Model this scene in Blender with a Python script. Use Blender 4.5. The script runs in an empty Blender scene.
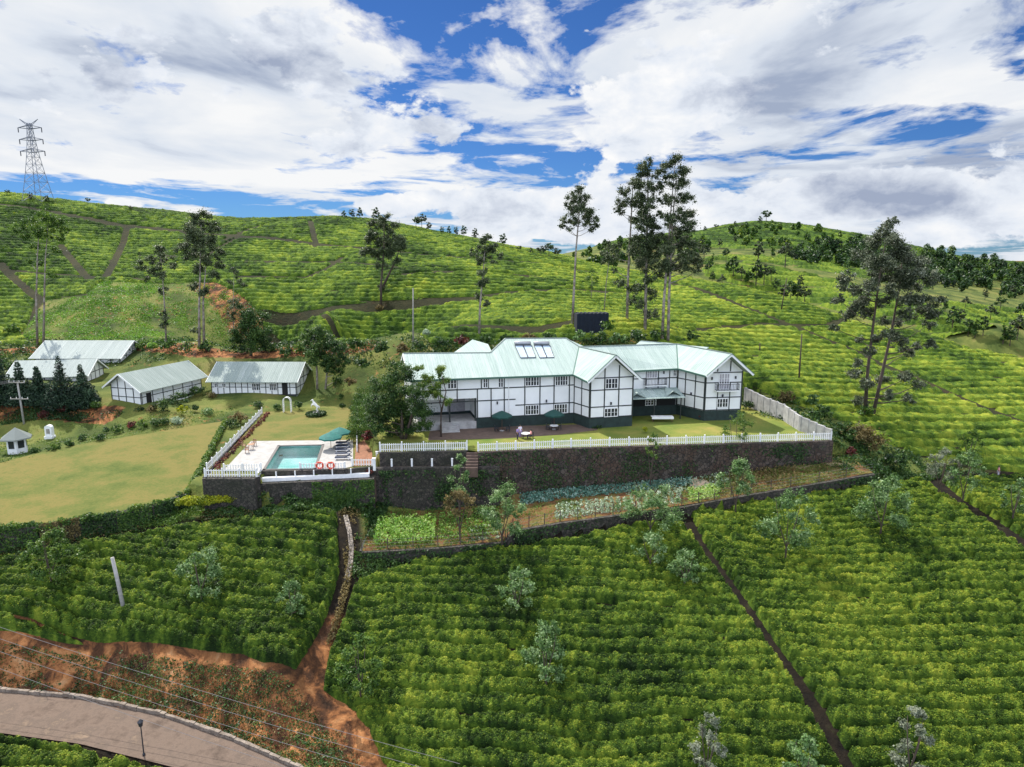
import bpy, math, random
import numpy as np
from mathutils import Vector, noise as mnoise

random.seed(7); rng = np.random.default_rng(7)
R = math.radians
scene = bpy.context.scene
col = scene.collection

# ------------------------------------------------------------------ camera
PITCH, CAMZ, FPX = R(10.6), 24.0, 683.0
cp, sp = math.cos(PITCH), math.sin(PITCH)
cam = bpy.data.cameras.new('camera'); cam.lens = 24.0; cam.sensor_width = 36.0
cam.clip_start = 0.5; cam.clip_end = 6000
cam_o = bpy.data.objects.new('camera', cam); col.objects.link(cam_o)
cam_o.location = (0, 0, CAMZ); cam_o.rotation_euler = (R(90) - PITCH, 0, 0)
scene.camera = cam_o
scene.render.resolution_x = 1024; scene.render.resolution_y = 767
scene.view_settings.view_transform = 'Standard'; scene.view_settings.look = 'None'
scene.view_settings.gamma = 1.0; scene.view_settings.exposure = 0.88
scene.render.engine = 'CYCLES'
scene.cycles.max_bounces = 6; scene.cycles.diffuse_bounces = 2
scene.cycles.transmission_bounces = 3; scene.cycles.transparent_max_bounces = 4
try:
    scene.cycles.use_denoising = True
except Exception:
    pass

def ray(px, py):
    u = (px - 512) / FPX; v = (383.5 - py) / FPX
    return u, cp + v * sp, -sp + v * cp
def at_z(px, py, z):
    a, b, c = ray(px, py); t = (z - CAMZ) / c
    return Vector((a * t, b * t, z))
def at_y(px, py, Y):
    a, b, c = ray(px, py); t = Y / b
    return Vector((a * t, Y, CAMZ + c * t))
def proj(x, y, z):
    dz = z - CAMZ; d = y * cp - dz * sp; up = y * sp + dz * cp
    return 512 + FPX * x / d, 383.5 - FPX * up / d

# ------------------------------------------------------------------ sun and sky
SUN_EL = R(52); SUN_AZ = R(-36)          # behind the hotel and to the left
sv = Vector((math.sin(SUN_AZ) * math.cos(SUN_EL), math.cos(SUN_AZ) * math.cos(SUN_EL), math.sin(SUN_EL)))
sun = bpy.data.lights.new('sun', 'SUN'); sun.energy = 3.8; sun.angle = R(0.5); sun.color = (1.0, 0.95, 0.86)
sun_o = bpy.data.objects.new('sun', sun); col.objects.link(sun_o)
sun_o.location = (0, 60, 90); sun_o.rotation_euler = (-sv).to_track_quat('-Z', 'Y').to_euler()

world = bpy.data.worlds.new('World'); scene.world = world; world.use_nodes = True
wn = world.node_tree; wn.nodes.clear()
class NT:
    """tiny node helper"""
    def __init__(s, nt): s.nt = nt
    def n(s, kind, **kw):
        nd = s.nt.nodes.new(kind)
        for k, v in kw.items():
            if k.startswith('i_'):
                key = k[2:]; key = int(key) if key.isdigit() else key.replace('_', ' ')
                inp = nd.inputs[key]
                if hasattr(v, 'is_linked') or isinstance(v, bpy.types.NodeSocket): s.nt.links.new(v, inp)
                else: inp.default_value = v
            else: setattr(nd, k, v)
        return nd
    def m(s, op, a, b=None, c=None, clamp=False):
        nd = s.nt.nodes.new('ShaderNodeMath'); nd.operation = op; nd.use_clamp = clamp
        for i, v in enumerate((a, b, c)):
            if v is None: continue
            if isinstance(v, bpy.types.NodeSocket): s.nt.links.new(v, nd.inputs[i])
            else: nd.inputs[i].default_value = v
        return nd.outputs[0]
    def mix(s, f, a, b):
        nd = s.nt.nodes.new('ShaderNodeMix'); nd.data_type = 'RGBA'
        for k, v in ((0, f), (6, a), (7, b)):
            if isinstance(v, bpy.types.NodeSocket): s.nt.links.new(v, nd.inputs[k])
            else: nd.inputs[k].default_value = v if k == 0 else (tuple(v) + (1,))[:4]
        return nd.outputs[2]
    def ramp(s, f, stops):
        nd = s.nt.nodes.new('ShaderNodeValToRGB'); s.nt.links.new(f, nd.inputs[0])
        e = nd.color_ramp.elements
        while len(e) < len(stops): e.new(0.5)
        for el, (p, c) in zip(e, stops):
            el.position = p; el.color = (tuple(c) + (1,))[:4] if not isinstance(c, (int, float)) else (c, c, c, 1)
        return nd.outputs[0]
    def noise(s, vec, scale, detail=6, rough=0.5, dist=0.0, out=0):
        nd = s.nt.nodes.new('ShaderNodeTexNoise')
        if vec is not None: s.nt.links.new(vec, nd.inputs['Vector'])
        nd.inputs['Scale'].default_value = scale; nd.inputs['Detail'].default_value = detail
        nd.inputs['Roughness'].default_value = rough; nd.inputs['Distortion'].default_value = dist
        return nd.outputs[out]

W = NT(wn)
sky = W.n('ShaderNodeTexSky'); sky.sky_type = 'NISHITA'; sky.sun_disc = False
sky.sun_elevation = SUN_EL; sky.sun_rotation = SUN_AZ; sky.altitude = 1500; sky.ozone_density = 3.0; sky.dust_density = 0.3
tc = W.n('ShaderNodeTexCoord')
sepx = W.n('ShaderNodeSeparateXYZ', i_0=tc.outputs['Generated'])
X, Y_, Z = sepx.outputs
az = W.m('ARCTAN2', X, Y_); el = W.m('ARCSINE', Z)
elp = W.m('MAXIMUM', el, 0.0)
def px2ae(px, py):
    a, b, c = ray(px, py)
    return math.atan2(a, b), math.asin(c / math.sqrt(a * a + b * b + c * c))
# flat layered clouds: project the view ray on a high plane, so they shrink and stretch towards the horizon
den = W.m('ADD', elp, 0.10)
pv = W.n('ShaderNodeCombineXYZ', i_0=W.m('DIVIDE', W.m('MULTIPLY', az, 0.62), W.m('ADD', W.m('MULTIPLY', den, 0.75), 0.16)), i_1=W.m('DIVIDE', 0.42, den), i_2=3.7).outputs[0]
n1 = W.noise(pv, 3.7, 10, 0.60, 0.3)
n2 = W.noise(pv, 0.75, 3, 0.5, 0.2)
# heaped clouds low over the horizon
av = W.n('ShaderNodeCombineXYZ', i_0=W.m('MULTIPLY', az, 1.0), i_1=W.m('MULTIPLY', el, 1.7), i_2=8.3).outputs[0]
n3 = W.noise(av, 9.0, 9, 0.60, 0.1)
n4 = W.noise(av, 3.5, 2, 0.5, 0.0)
def bump(px, py, wx, wy, amp):
    a0, e0 = px2ae(px, py)
    da = W.m('MULTIPLY', W.m('SUBTRACT', az, a0), FPX / wx)
    de = W.m('MULTIPLY', W.m('SUBTRACT', el, e0), FPX / wy)
    r2 = W.m('ADD', W.m('MULTIPLY', da, da), W.m('MULTIPLY', de, de))
    return W.m('MULTIPLY', W.m('EXPONENT', W.m('MULTIPLY', r2, -1.0)), amp)
def bsum(lst):
    t = None
    for b in lst:
        v = bump(*b); t = v if t is None else W.m('ADD', t, v)
    return t
# where this sky is open and where it is closed (broad weather, in directions)
flat = W.m('ADD', W.m('ADD', W.m('MULTIPLY_ADD', n1, 2.5, -0.70), W.m('MULTIPLY', W.m('SUBTRACT', n2, 0.5), 0.5)),
           bsum([(500, 70, 90, 30, -0.06), (385, 112, 70, 22, -0.28), (590, 40, 110, 22, -0.22), (400, 20, 60, 40, -0.12), (450, 20, 200, 20, 0.10), (450, 55, 60, 34, 0.20), (500, 110, 50, 20, 0.10),
                 (110, 40, 90, 22, -0.16), (640, 170, 230, 24, -0.20), (700, 20, 40, 30, -0.06), (930, 60, 60, 20, -0.10), (960, 130, 60, 16, -0.10), (910, 128, 50, 14, -0.26), (870, 105, 90, 14, -0.12),
                 (240, 205, 260, 13, -0.34), (600, 205, 120, 18, -0.12), (540, 120, 70, 40, -0.16),
                 (150, 130, 230, 42, 0.28), (230, 30, 140, 50, 0.30), (800, 60, 210, 60, 0.25), (700, 60, 60, 60, 0.12), (20, 70, 60, 50, 0.1),
                 (900, 190, 190, 45, 0.26), (440, 105, 70, 30, 0.10), (400, 178, 90, 12, 0.15)]))
mflat = W.ramp(flat, [(0.37, 0.0), (0.47, 0.45), (0.63, 1.0)])
heap = W.m('ADD', W.m('MULTIPLY_ADD', n3, 1.25, -0.125), bsum([(620, 112, 78, 48, 0.40), (520, 208, 66, 26, 0.36), (600, 225, 110, 26, 0.34), (400, 205, 48, 13, 0.30), (690, 190, 30, 24, 0.20),
                            (120, 203, 26, 9, 0.40), (255, 48, 95, 34, 0.27), (330, 80, 60, 22, 0.24), (425, 118, 55, 20, 0.24), (90, 62, 80, 26, 0.20), (775, 82, 55, 34, 0.24), (900, 188, 110, 24, 0.25), (345, 142, 70, 14, 0.22), (700, 70, 60, 30, 0.16), (780, 215, 130, 26, 0.30), (970, 235, 120, 22, 0.25)]))
mheap = W.ramp(heap, [(0.70, 0.0), (0.76, 1.0)])
g1 = W.noise(pv, 2.6, 7, 0.55, 0.3)
grey = W.m('ADD', g1, bsum([(280, 65, 80, 28, 0.22), (90, 75, 90, 20, 0.12), (775, 85, 60, 34, 0.24), (890, 190, 130, 26, 0.24), (1000, 175, 60, 30, 0.14), (150, 150, 300, 60, -0.10), (640, 20, 200, 40, -0.12)]))
cflat = W.ramp(grey, [(0.36, (0.98, 0.99, 1.0)), (0.57, (0.76, 0.82, 0.91)), (0.74, (0.38, 0.45, 0.60))])
g2 = W.m('ADD', W.noise(av, 13.0, 7, 0.6, 0.2), bsum([(275, 66, 75, 22, 0.30), (90, 74, 70, 14, 0.14), (775, 92, 55, 28, 0.30), (900, 196, 110, 18, 0.30), (425, 126, 50, 12, 0.12), (345, 148, 60, 8, 0.12), (615, 95, 60, 40, -0.06), (480, 226, 300, 14, 0.05)]))
cheap = W.ramp(g2, [(0.34, (1.0, 1.0, 1.0)), (0.56, (0.80, 0.85, 0.93)), (0.86, (0.36, 0.42, 0.56))])
skyc = W.n('ShaderNodeVectorMath', operation='MULTIPLY', i_0=sky.outputs[0], i_1=(0.165, 0.30, 0.50)).outputs[0]
CL = 5.45   # brightness of sunlit cloud next to the sky texture's own values
def bright(c, k):
    nd = W.n('ShaderNodeVectorMath', operation='SCALE', i_0=c); nd.inputs['Scale'].default_value = k
    return nd.outputs[0]
c1 = W.mix(mflat, skyc, bright(cflat, CL)); c2 = W.mix(mheap, c1, bright(cheap, CL * 1.04))
# unseen sky overhead and behind the camera brightened as fill for the front walls
hi = W.ramp(el, [(0.48, 0.0), (0.85, 1.0)]); so_ = W.ramp(W.m('MULTIPLY', Y_, -1.0), [(0.0, 0.0), (0.5, 1.0)])
boost = W.m('ADD', 1.0, W.m('ADD', W.m('MULTIPLY', hi, 0.9), W.m('MULTIPLY', W.m('MULTIPLY', so_, W.ramp(el, [(0.0, 0.0), (0.15, 1.0)])), 1.75)))
c2 = W.n('ShaderNodeVectorMath', operation='SCALE', i_0=c2, i_Scale=boost).outputs[0]
bg = W.n('ShaderNodeBackground', i_Color=c2, i_Strength=0.095)
wo = W.n('ShaderNodeOutputWorld', i_Surface=bg.outputs[0])

# ------------------------------------------------------------------ tools
def tag(o, label=None, cat=None, group=None, kind=None):
    if label: o['label'] = label
    if cat: o['category'] = cat
    if group: o['group'] = group
    if kind: o['kind'] = kind
    return o
def thing(name, label, cat, loc=(0, 0, 0), rz=0.0, group=None):
    o = bpy.data.objects.new(name, None); col.objects.link(o)
    o.empty_display_size = 0.5
    o.location = loc; o.rotation_euler = (0, 0, rz)
    return tag(o, label, cat, group)
def rmesh(name, V, F, mats, attrs=None, smooth=False, midx=None):
    """mesh from numpy arrays; F is (n,4) or (n,3)"""
    me = bpy.data.meshes.new(name)
    V = np.asarray(V, dtype=np.float32); F = np.asarray(F, dtype=np.int32)
    k = F.shape[1]
    me.vertices.add(len(V)); me.vertices.foreach_set('co', V.ravel())
    me.loops.add(F.size); me.loops.foreach_set('vertex_index', F.ravel())
    me.polygons.add(len(F)); me.polygons.foreach_set('loop_start', np.arange(0, F.size, k, dtype=np.int32))
    try: me.polygons.foreach_set('loop_total', np.full(len(F), k, dtype=np.int32))
    except Exception: pass
    if midx is not None: me.polygons.foreach_set('material_index', np.asarray(midx, dtype=np.int32))
    me.polygons.foreach_set('use_smooth', np.full(len(F), smooth))
    for m in (mats if isinstance(mats, (list, tuple)) else [mats]): me.materials.append(m)
    me.update(calc_edges=True)
    if attrs:
        for an, (dom, arr) in attrs.items():
            a = me.attributes.new(an, 'FLOAT', dom); a.data.foreach_set('value', np.asarray(arr, dtype=np.float32).ravel())
    return me
def link(name, me, parent=None, loc=None):
    o = bpy.data.objects.new(name, me); col.objects.link(o)
    if parent: o.parent = parent
    if loc is not None: o.location = loc
    return o
class MB:
    """collects shapes, builds ONE mesh object"""
    def __init__(s): s.v = []; s.f = []; s.uv = {}
    def add(s, vs, fs):
        b = len(s.v); s.v += [tuple(v) for v in vs]; s.f += [tuple(b + i for i in f) for f in fs]; return s
    def box(s, c, d, rz=0.0):
        cx, cy, cz = c; hx, hy, hz = d[0] / 2, d[1] / 2, d[2] / 2; ca, sa = math.cos(rz), math.sin(rz)
        vs = []
        for z in (-hz, hz):
            for x, y in ((-hx, -hy), (hx, -hy), (hx, hy), (-hx, hy)):
                vs.append((cx + x * ca - y * sa, cy + x * sa + y * ca, cz + z))
        return s.add(vs, [(3, 2, 1, 0), (4, 5, 6, 7), (0, 1, 5, 4), (1, 2, 6, 5), (2, 3, 7, 6), (3, 0, 4, 7)])
    def beam(s, a, b, w, h, up=Vector((0, 0, 1))):
        a = Vector(a); b = Vector(b); d = (b - a).normalized()
        if abs(d.dot(up)) > 0.98: up = Vector((0, 1, 0))
        sx = d.cross(up).normalized(); sz = sx.cross(d).normalized()
        vs = []
        for p in (a, b):
            for x, z in ((-1, -1), (1, -1), (1, 1), (-1, 1)): vs.append(p + sx * x * w / 2 + sz * z * h / 2)
        return s.add(vs, [(0, 1, 2, 3), (7, 6, 5, 4), (1, 0, 4, 5), (2, 1, 5, 6), (3, 2, 6, 7), (0, 3, 7, 4)])
    def tube(s, pts, rad, seg=8, cap=True):
        pts = [Vector(p) for p in pts]; n = len(pts)
        if not hasattr(rad, '__len__'): rad = [rad] * n
        vs = []; ref = Vector((1, 0, 0))
        for i, p in enumerate(pts):
            d = (pts[min(i + 1, n - 1)] - pts[max(i - 1, 0)]).normalized()
            r_ = ref if abs(d.dot(ref)) < 0.9 else Vector((0, 1, 0))
            a = d.cross(r_).normalized(); b = d.cross(a)
            for k in range(seg):
                t = 2 * math.pi * k / seg; vs.append(p + (a * math.cos(t) + b * math.sin(t)) * rad[i])
        fs = []
        for i in range(n - 1):
            for k in range(seg):
                k2 = (k + 1) % seg; fs.append((i * seg + k, i * seg + k2, (i + 1) * seg + k2, (i + 1) * seg + k))
        if cap: fs.append(tuple(range(seg - 1, -1, -1))); fs.append(tuple((n - 1) * seg + k for k in range(seg)))
        return s.add(vs, fs)
    def prism(s, poly, z0, z1):
        n = len(poly); vs = [(p[0], p[1], z0) for p in poly] + [(p[0], p[1], z1) for p in poly]
        return s.add(vs, [tuple(range(n - 1, -1, -1)), tuple(range(n, 2 * n))] + [(i, (i + 1) % n, n + (i + 1) % n, n + i) for i in range(n)])
    def slab(s, poly, t, down=Vector((0, 0, -1))):
        """3-D polygon given a thickness along 'down'"""
        poly = [Vector(p) for p in poly]; n = len(poly); nrm = Vector((0, 0, 0))
        for i in range(n): nrm += poly[i].cross(poly[(i + 1) % n])
        if nrm.dot(down) > 0: poly.reverse()
        vs = [tuple(p) for p in poly] + [tuple(p + down * t) for p in poly]
        b = len(s.v); k = len(s.f)
        s.add(vs, [tuple(range(n)), tuple(range(2 * n - 1, n - 1, -1))] + [(i, n + i, n + (i + 1) % n, (i + 1) % n) for i in range(n)])
        nn = nrm.normalized()
        if nn.z < 0: nn = -nn
        h = Vector((0, 0, 1)).cross(nn)
        h = h.normalized() if h.length > 1e-4 else Vector((1, 0, 0))
        u2 = nn.cross(h)
        for fi in range(k, len(s.f)):
            s.uv[fi] = [(Vector(s.v[vi]).dot(h), Vector(s.v[vi]).dot(u2)) for vi in s.f[fi]]
        return s
    def lathe(s, prof, c=(0, 0, 0), seg=16):
        vs = []
        for r_, z in prof:
            for k in range(seg):
                t = 2 * math.pi * k / seg; vs.append((c[0] + r_ * math.cos(t), c[1] + r_ * math.sin(t), c[2] + z))
        fs = [(i * seg + k, i * seg + (k + 1) % seg, (i + 1) * seg + (k + 1) % seg, (i + 1) * seg + k) for i in range(len(prof) - 1) for k in range(seg)]
        fs += [tuple(range(seg - 1, -1, -1)), tuple((len(prof) - 1) * seg + k for k in range(seg))]
        return s.add(vs, fs)
    def build(s, name, mat, parent=None, off=(0, 0, 0), smooth=False, loc=None):
        me = bpy.data.meshes.new(name); ox, oy, oz = off
        me.from_pydata([(v[0] - ox, v[1] - oy, v[2] - oz) for v in s.v], [], s.f)
        me.materials.append(mat)
        if s.uv:
            ul = me.uv_layers.new(name='UVMap')
            for fi, p in enumerate(me.polygons):
                if fi in s.uv:
                    for li, uv in zip(p.loop_indices, s.uv[fi]): ul.data[li].uv = uv
        if smooth: me.polygons.foreach_set('use_smooth', [True] * len(me.polygons))
        me.update()
        return link(name, me, parent, loc)
def copy_tree(o, parent=None):
    c = o.copy(); col.objects.link(c)
    if parent: c.parent = parent
    for ch in list(o.children): copy_tree(ch, c)
    return c

# ------------------------------------------------------------------ materials
def pmat(name, color, rough=0.7, var=0.0, vscale=3.0, color2=None, metal=0.0, bump=0.0, bscale=20.0, spec=0.5):
    m = bpy.data.materials.new(name); m.use_nodes = True; T = NT(m.node_tree)
    b = m.node_tree.nodes['Principled BSDF']; b.inputs['Roughness'].default_value = rough; b.inputs['Metallic'].default_value = metal
    b.inputs['Specular IOR Level'].default_value = spec
    b.inputs['Base Color'].default_value = tuple(color) + (1,)
    tcn = T.n('ShaderNodeTexCoord')
    if color2 is not None or var > 0:
        c2 = color2 if color2 is not None else tuple(min(1, c * (1 - var)) for c in color)
        f = T.noise(tcn.outputs['Object'], vscale, 6, 0.6)
        f = T.ramp(f, [(0.35, 0.0), (0.65, 1.0)])
        m.node_tree.links.new(T.mix(f, color, c2), b.inputs['Base Color'])
    if bump > 0:
        bn = T.n('ShaderNodeBump', i_Height=T.noise(tcn.outputs['Object'], bscale, 6, 0.6)); bn.inputs['Strength'].default_value = bump
        bn.inputs['Distance'].default_value = 0.05
        m.node_tree.links.new(bn.outputs[0], b.inputs['Normal'])
    return m
def leafmat(name, stops, rough=0.55, trans=0.35, big=0.0, bigscale=0.06, spec=0.3):
    """foliage: every leaf face carries its own 'tone'; light shines through"""
    m = bpy.data.materials.new(name); m.use_nodes = True; T = NT(m.node_tree); nt = m.node_tree
    b = nt.nodes['Principled BSDF']; b.inputs['Roughness'].default_value = rough; b.inputs['Specular IOR Level'].default_value = spec
    at = T.n('ShaderNodeAttribute', attribute_name='tone')
    f = at.outputs['Fac']
    if big > 0:
        tcn = T.n('ShaderNodeTexCoord')
        f = T.m('ADD', f, T.m('MULTIPLY', T.m('SUBTRACT', T.noise(tcn.outputs['Object'], bigscale, 4, 0.6), 0.5), big), clamp=True)
    c = T.ramp(f, stops)
    nt.links.new(c, b.inputs['Base Color'])
    tr = T.n('ShaderNodeBsdfTranslucent', i_Color=T.mix(1.0, (0, 0, 0), c))
    hs = T.n('ShaderNodeHueSaturation', i_Color=c); hs.inputs['Hue'].default_value = 0.485; hs.inputs['Saturation'].default_value = 1.1; hs.inputs['Value'].default_value = 1.3
    nt.links.new(hs.outputs[0], tr.inputs['Color'])
    mx = T.n('ShaderNodeMixShader', i_Fac=trans, i_1=b.outputs[0], i_2=tr.outputs[0])
    nt.links.new(mx.outputs[0], nt.nodes['Material Output'].inputs['Surface'])
    return m

M = {}
M['white'] = pmat('white_render', (0.80, 0.81, 0.80), 0.7, 0.08, 0.6)
M['fence_white'] = pmat('fence_white', (0.80, 0.80, 0.79), 0.6, 0.15, 2.0)
M['beam'] = pmat('dark_timber', (0.018, 0.024, 0.022), 0.6)
M['plinth'] = pmat('plinth_paint', (0.020, 0.040, 0.036), 0.8, 0.4, 1.5)
M['trim_green'] = pmat('trim_green', (0.05, 0.12, 0.09), 0.5)
M['glass'] = pmat('window_glass', (0.03, 0.035, 0.04), 0.12, 0.0)
M['curtain'] = pmat('curtain_cloth', (0.45, 0.43, 0.46), 0.9, 0.3, 4.0)
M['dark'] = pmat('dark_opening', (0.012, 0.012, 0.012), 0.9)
M['concrete'] = pmat('concrete', (0.42, 0.41, 0.40), 0.9, 0.35, 1.2, bump=0.4, bscale=6)
M['deck'] = pmat('pool_paving', (0.36, 0.345, 0.325), 0.85, 0.25, 1.0)
M['teal_cloth'] = pmat('teal_canvas', (0.008, 0.13, 0.11), 0.8, 0.25, 2.0)
M['dkgreen_cloth'] = pmat('dark_green_canvas', (0.006, 0.055, 0.045), 0.8, 0.25, 2.0)
M['metal'] = pmat('grey_metal', (0.35, 0.36, 0.38), 0.4, 0.2, 3.0, metal=0.6)
M['darkmetal'] = pmat('black_metal', (0.02, 0.022, 0.03), 0.45)
M['wood'] = pmat('brown_wood', (0.16, 0.08, 0.04), 0.7, 0.4, 3.0)
M['greywood'] = pmat('weathered_wood', (0.33, 0.31, 0.28), 0.85, 0.35, 3.0)
M['pole'] = pmat('concrete_pole', (0.36, 0.35, 0.33), 0.85, 0.3, 2.0)
M['bark_pale'] = pmat('pale_bark', (0.36, 0.32, 0.28), 0.85, 0.5, 1.5, (0.12, 0.09, 0.07))
M['bark_dark'] = pmat('dark_bark', (0.09, 0.065, 0.05), 0.9, 0.4, 1.5)
M['red'] = pmat('orange_red_plastic', (0.62, 0.07, 0.03), 0.4)
M['blue_dark'] = pmat('navy_cloth', (0.012, 0.02, 0.045), 0.8)
M['plastic_white'] = pmat('white_plastic', (0.78, 0.78, 0.78), 0.4)
M['path'] = pmat('brown_paving', (0.13, 0.085, 0.065), 0.9, 0.35, 1.3, bump=0.3, bscale=8)

def stone_mat(name, c1, c2, c3, scale=1.6, moss=0.5):
    m = bpy.data.materials.new(name); m.use_nodes = True; T = NT(m.node_tree); nt = m.node_tree
    b = nt.nodes['Principled BSDF']; b.inputs['Roughness'].default_value = 0.9
    tcn = T.n('ShaderNodeTexCoord'); v = T.n('ShaderNodeTexVoronoi', i_Vector=tcn.outputs['Object']); v.inputs['Scale'].default_value = scale
    v2 = T.n('ShaderNodeTexVoronoi', i_Vector=tcn.outputs['Object'], feature='DISTANCE_TO_EDGE'); v2.inputs['Scale'].default_value = scale
    sc = T.n('ShaderNodeSeparateColor', i_0=v.outputs['Color'])
    base = T.mix(sc.outputs[0], c1, c2)
    ms = T.ramp(T.noise(tcn.outputs['Object'], 0.35, 8, 0.65), [(0.42, 0.0), (0.60, 1.0)])
    base = T.mix(T.m('MULTIPLY', ms, moss), base, c3)
    jt = T.ramp(v2.outputs['Distance'], [(0.02, 0.0), (0.08, 1.0)])
    base = T.mix(jt, (0.016, 0.014, 0.012), base)
    nt.links.new(base, b.inputs['Base Color'])
    bn = T.n('ShaderNodeBump', i_Height=jt); bn.inputs['Strength'].default_value = 0.8; bn.inputs['Distance'].default_value = 0.08
    nt.links.new(bn.outputs[0], b.inputs['Normal'])
    return m
M['stone'] = stone_mat('dark_rubble_stone', (0.022, 0.019, 0.017), (0.095, 0.078, 0.066), (0.022, 0.030, 0.012), 3.2)
M['stone_red'] = stone_mat('earthy_rubble_stone', (0.026, 0.020, 0.016), (0.092, 0.074, 0.060), (0.085, 0.042, 0.022), 2.3, 0.45)
def dirt_mat(name, stops, scale=0.8, bump=0.8, dist=0.6, fine=0.0):
    m = bpy.data.materials.new(name); m.use_nodes = True; T = NT(m.node_tree); nt = m.node_tree
    b = nt.nodes['Principled BSDF']; b.inputs['Roughness'].default_value = 0.95; b.inputs['Specular IOR Level'].default_value = 0.15
    tcn = T.n('ShaderNodeTexCoord')
    f = T.noise(tcn.outputs['Object'], scale, 10, 0.62, dist)
    if fine: f = T.m('ADD', f, T.m('MULTIPLY', T.m('SUBTRACT', T.noise(tcn.outputs['Object'], 3.5, 6, 0.7), 0.5), fine))
    nt.links.new(T.ramp(f, stops), b.inputs['Base Color'])
    bn = T.n('ShaderNodeBump', i_Height=T.noise(tcn.outputs['Object'], scale * 3, 9, 0.65)); bn.inputs['Strength'].default_value = bump; bn.inputs['Distance'].default_value = 0.25
    nt.links.new(bn.outputs[0], b.inputs['Normal'])
    return m
M['lawn_gold'] = dirt_mat('dry_lawn', [(0.30, (0.055, 0.082, 0.016)), (0.43, (0.098, 0.112, 0.026)), (0.55, (0.155, 0.130, 0.038)), (0.66, (0.092, 0.108, 0.025)), (0.8, (0.165, 0.130, 0.042))], 0.12, 0.6, 0.1, 0.35)
M['lawn_green'] = dirt_mat('green_lawn', [(0.30, (0.08, 0.13, 0.022)), (0.52, (0.15, 0.17, 0.034)), (0.70, (0.24, 0.20, 0.055))], 0.2, 0.5, 0.1, 0.35)
M['soil'] = dirt_mat('garden_soil', [(0.30, (0.05, 0.028, 0.012)), (0.46, (0.14, 0.065, 0.028)), (0.56, (0.11, 0.10, 0.028)), (0.68, (0.20, 0.115, 0.05)), (0.8, (0.27, 0.19, 0.08))], 0.7)
M['asphalt'] = dirt_mat('worn_road', [(0.30, (0.085, 0.062, 0.048)), (0.48, (0.145, 0.106, 0.082)), (0.60, (0.115, 0.086, 0.068)), (0.75, (0.21, 0.15, 0.105))], 0.5, 0.4, 0.1, 0.3)
M['kerb'] = dirt_mat('kerb_stone', [(0.3, (0.12, 0.095, 0.075)), (0.6, (0.27, 0.225, 0.185))], 1.5, 0.6)
M['bank'] = dirt_mat('red_earth', [(0.33, (0.045, 0.018, 0.008)), (0.44, (0.17, 0.065, 0.024)), (0.56, (0.33, 0.14, 0.05)), (0.75, (0.46, 0.24, 0.10))], 0.45, 1.0)
# ------------------------------------------------------------------ terrain
def rbf_fit(P, z, c=0.05, lam=1e-4):
    P = np.array(P); z = np.array(z); n = len(P)
    d = np.sqrt(((P[:, None] - P[None]) ** 2).sum(-1) + c * c)
    A = np.zeros((n + 3, n + 3)); A[:n, :n] = -d + lam * np.eye(n) * 0
    A[:n, n] = 1; A[:n, n + 1:] = P; A[n, :n] = 1; A[n + 1:, :n] = P.T
    w = np.linalg.lstsq(A, np.concatenate([z, np.zeros(3)]), rcond=None)[0]
    def ev(Q):
        out = np.empty(len(Q))
        for i in range(0, len(Q), 40000):
            q = Q[i:i + 40000]
            dd = np.sqrt(((q[:, None] - P[None]) ** 2).sum(-1) + c * c)
            out[i:i + 40000] = -dd @ w[:n] + w[n] + q @ w[n + 1:]
        return out
    return ev
def uw(x, y): return np.stack([np.asarray(x) / np.asarray(y) * 1.0, np.log(np.asarray(y)) * 1.0], -1)

BACK_Y = [  # (px, py, distance)
 (-200,352,150),(0,340,150),(120,338,150),(200,342,142),(300,340,140),(380,338,140),
 (-200,300,180),(0,280,185),(100,300,168),(180,270,195),(250,305,175),(100,240,225),(300,260,205),(400,290,175),(400,250,215),(540,300,165),(540,268,205),(480,318,150),(330,318,155),(30,318,162),
 (650,290,195),(750,310,172),(760,350,140),(900,385,125),(1000,430,105),(900,355,150),(700,335,146),(640,320,150),
 (-250,183,275),(0,195,262),(100,205,262),(180,214,260),(240,219,262),(330,218,262),(400,225,262),(480,240,258),(540,252,250),(600,266,240),(640,274,228),
 (690,279,215),(760,292,200),(820,310,185),(920,335,165),(1024,362,150),(1150,398,135),(1300,430,125),
 (560,333,130),(450,338,130),(640,335,128),(760,375,120),(760,392,112),(800,410,104),(860,425,100),(900,440,97),(1024,468,93),(1150,480,92),(1150,430,110),(1024,400,125),(1300,470,100),
 (700,272,300),(760,262,330),(850,285,300),(920,310,255),(1000,340,225),(1024,330,260),(1150,360,240),
 (694,232,520),(749,223,540),(807,226,540),(854,234,530),(923,250,490),(979,263,500),(1024,266,520),(1200,268,560),
 (750,242,430),(820,252,400),(900,275,380),(980,290,360),(700,250,400),(1024,300,330),(1200,320,300),(571,254,480),(612,243,500),(640,238,510),(520,262,470),
]
BACK_Z = [  # (px, py, height)
 (0,372,2.2),(-200,375,2.2),(60,373,2.0),(120,374,1.6),(0,400,0.4),(60,402,0.1),(-200,400,0.4),(113,407,-.5),(160,407,-.6),(185,392,-.6),(0,424,-2.6),(100,424,-2.5),(-200,426,-2.8),
 (215,396,-.8),(312,394,-.8),(300,360,0.2),(220,360,0.2),(350,362,0.2),(262,412,-1.5),(330,409,-1.5),(380,400,-1.0),(380,365,0.4),
 (0,463,-3.1),(-200,470,-3.3),(103,440,-2.8),(185,427,-2.3),(240,416,-2.1),(0,520,-4.2),(145,503,-4.0),(-200,545,-4.3),
 (215,473,-3.9),(831,440,-0.6),(858,452,-2.6),(870,465,-3.6),
]
Pb, Zb = [], []
for px, py, Y in BACK_Y:
    p = at_y(px, py, Y); Pb.append((p.x / p.y, math.log(p.y))); Zb.append(p.z)
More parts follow.
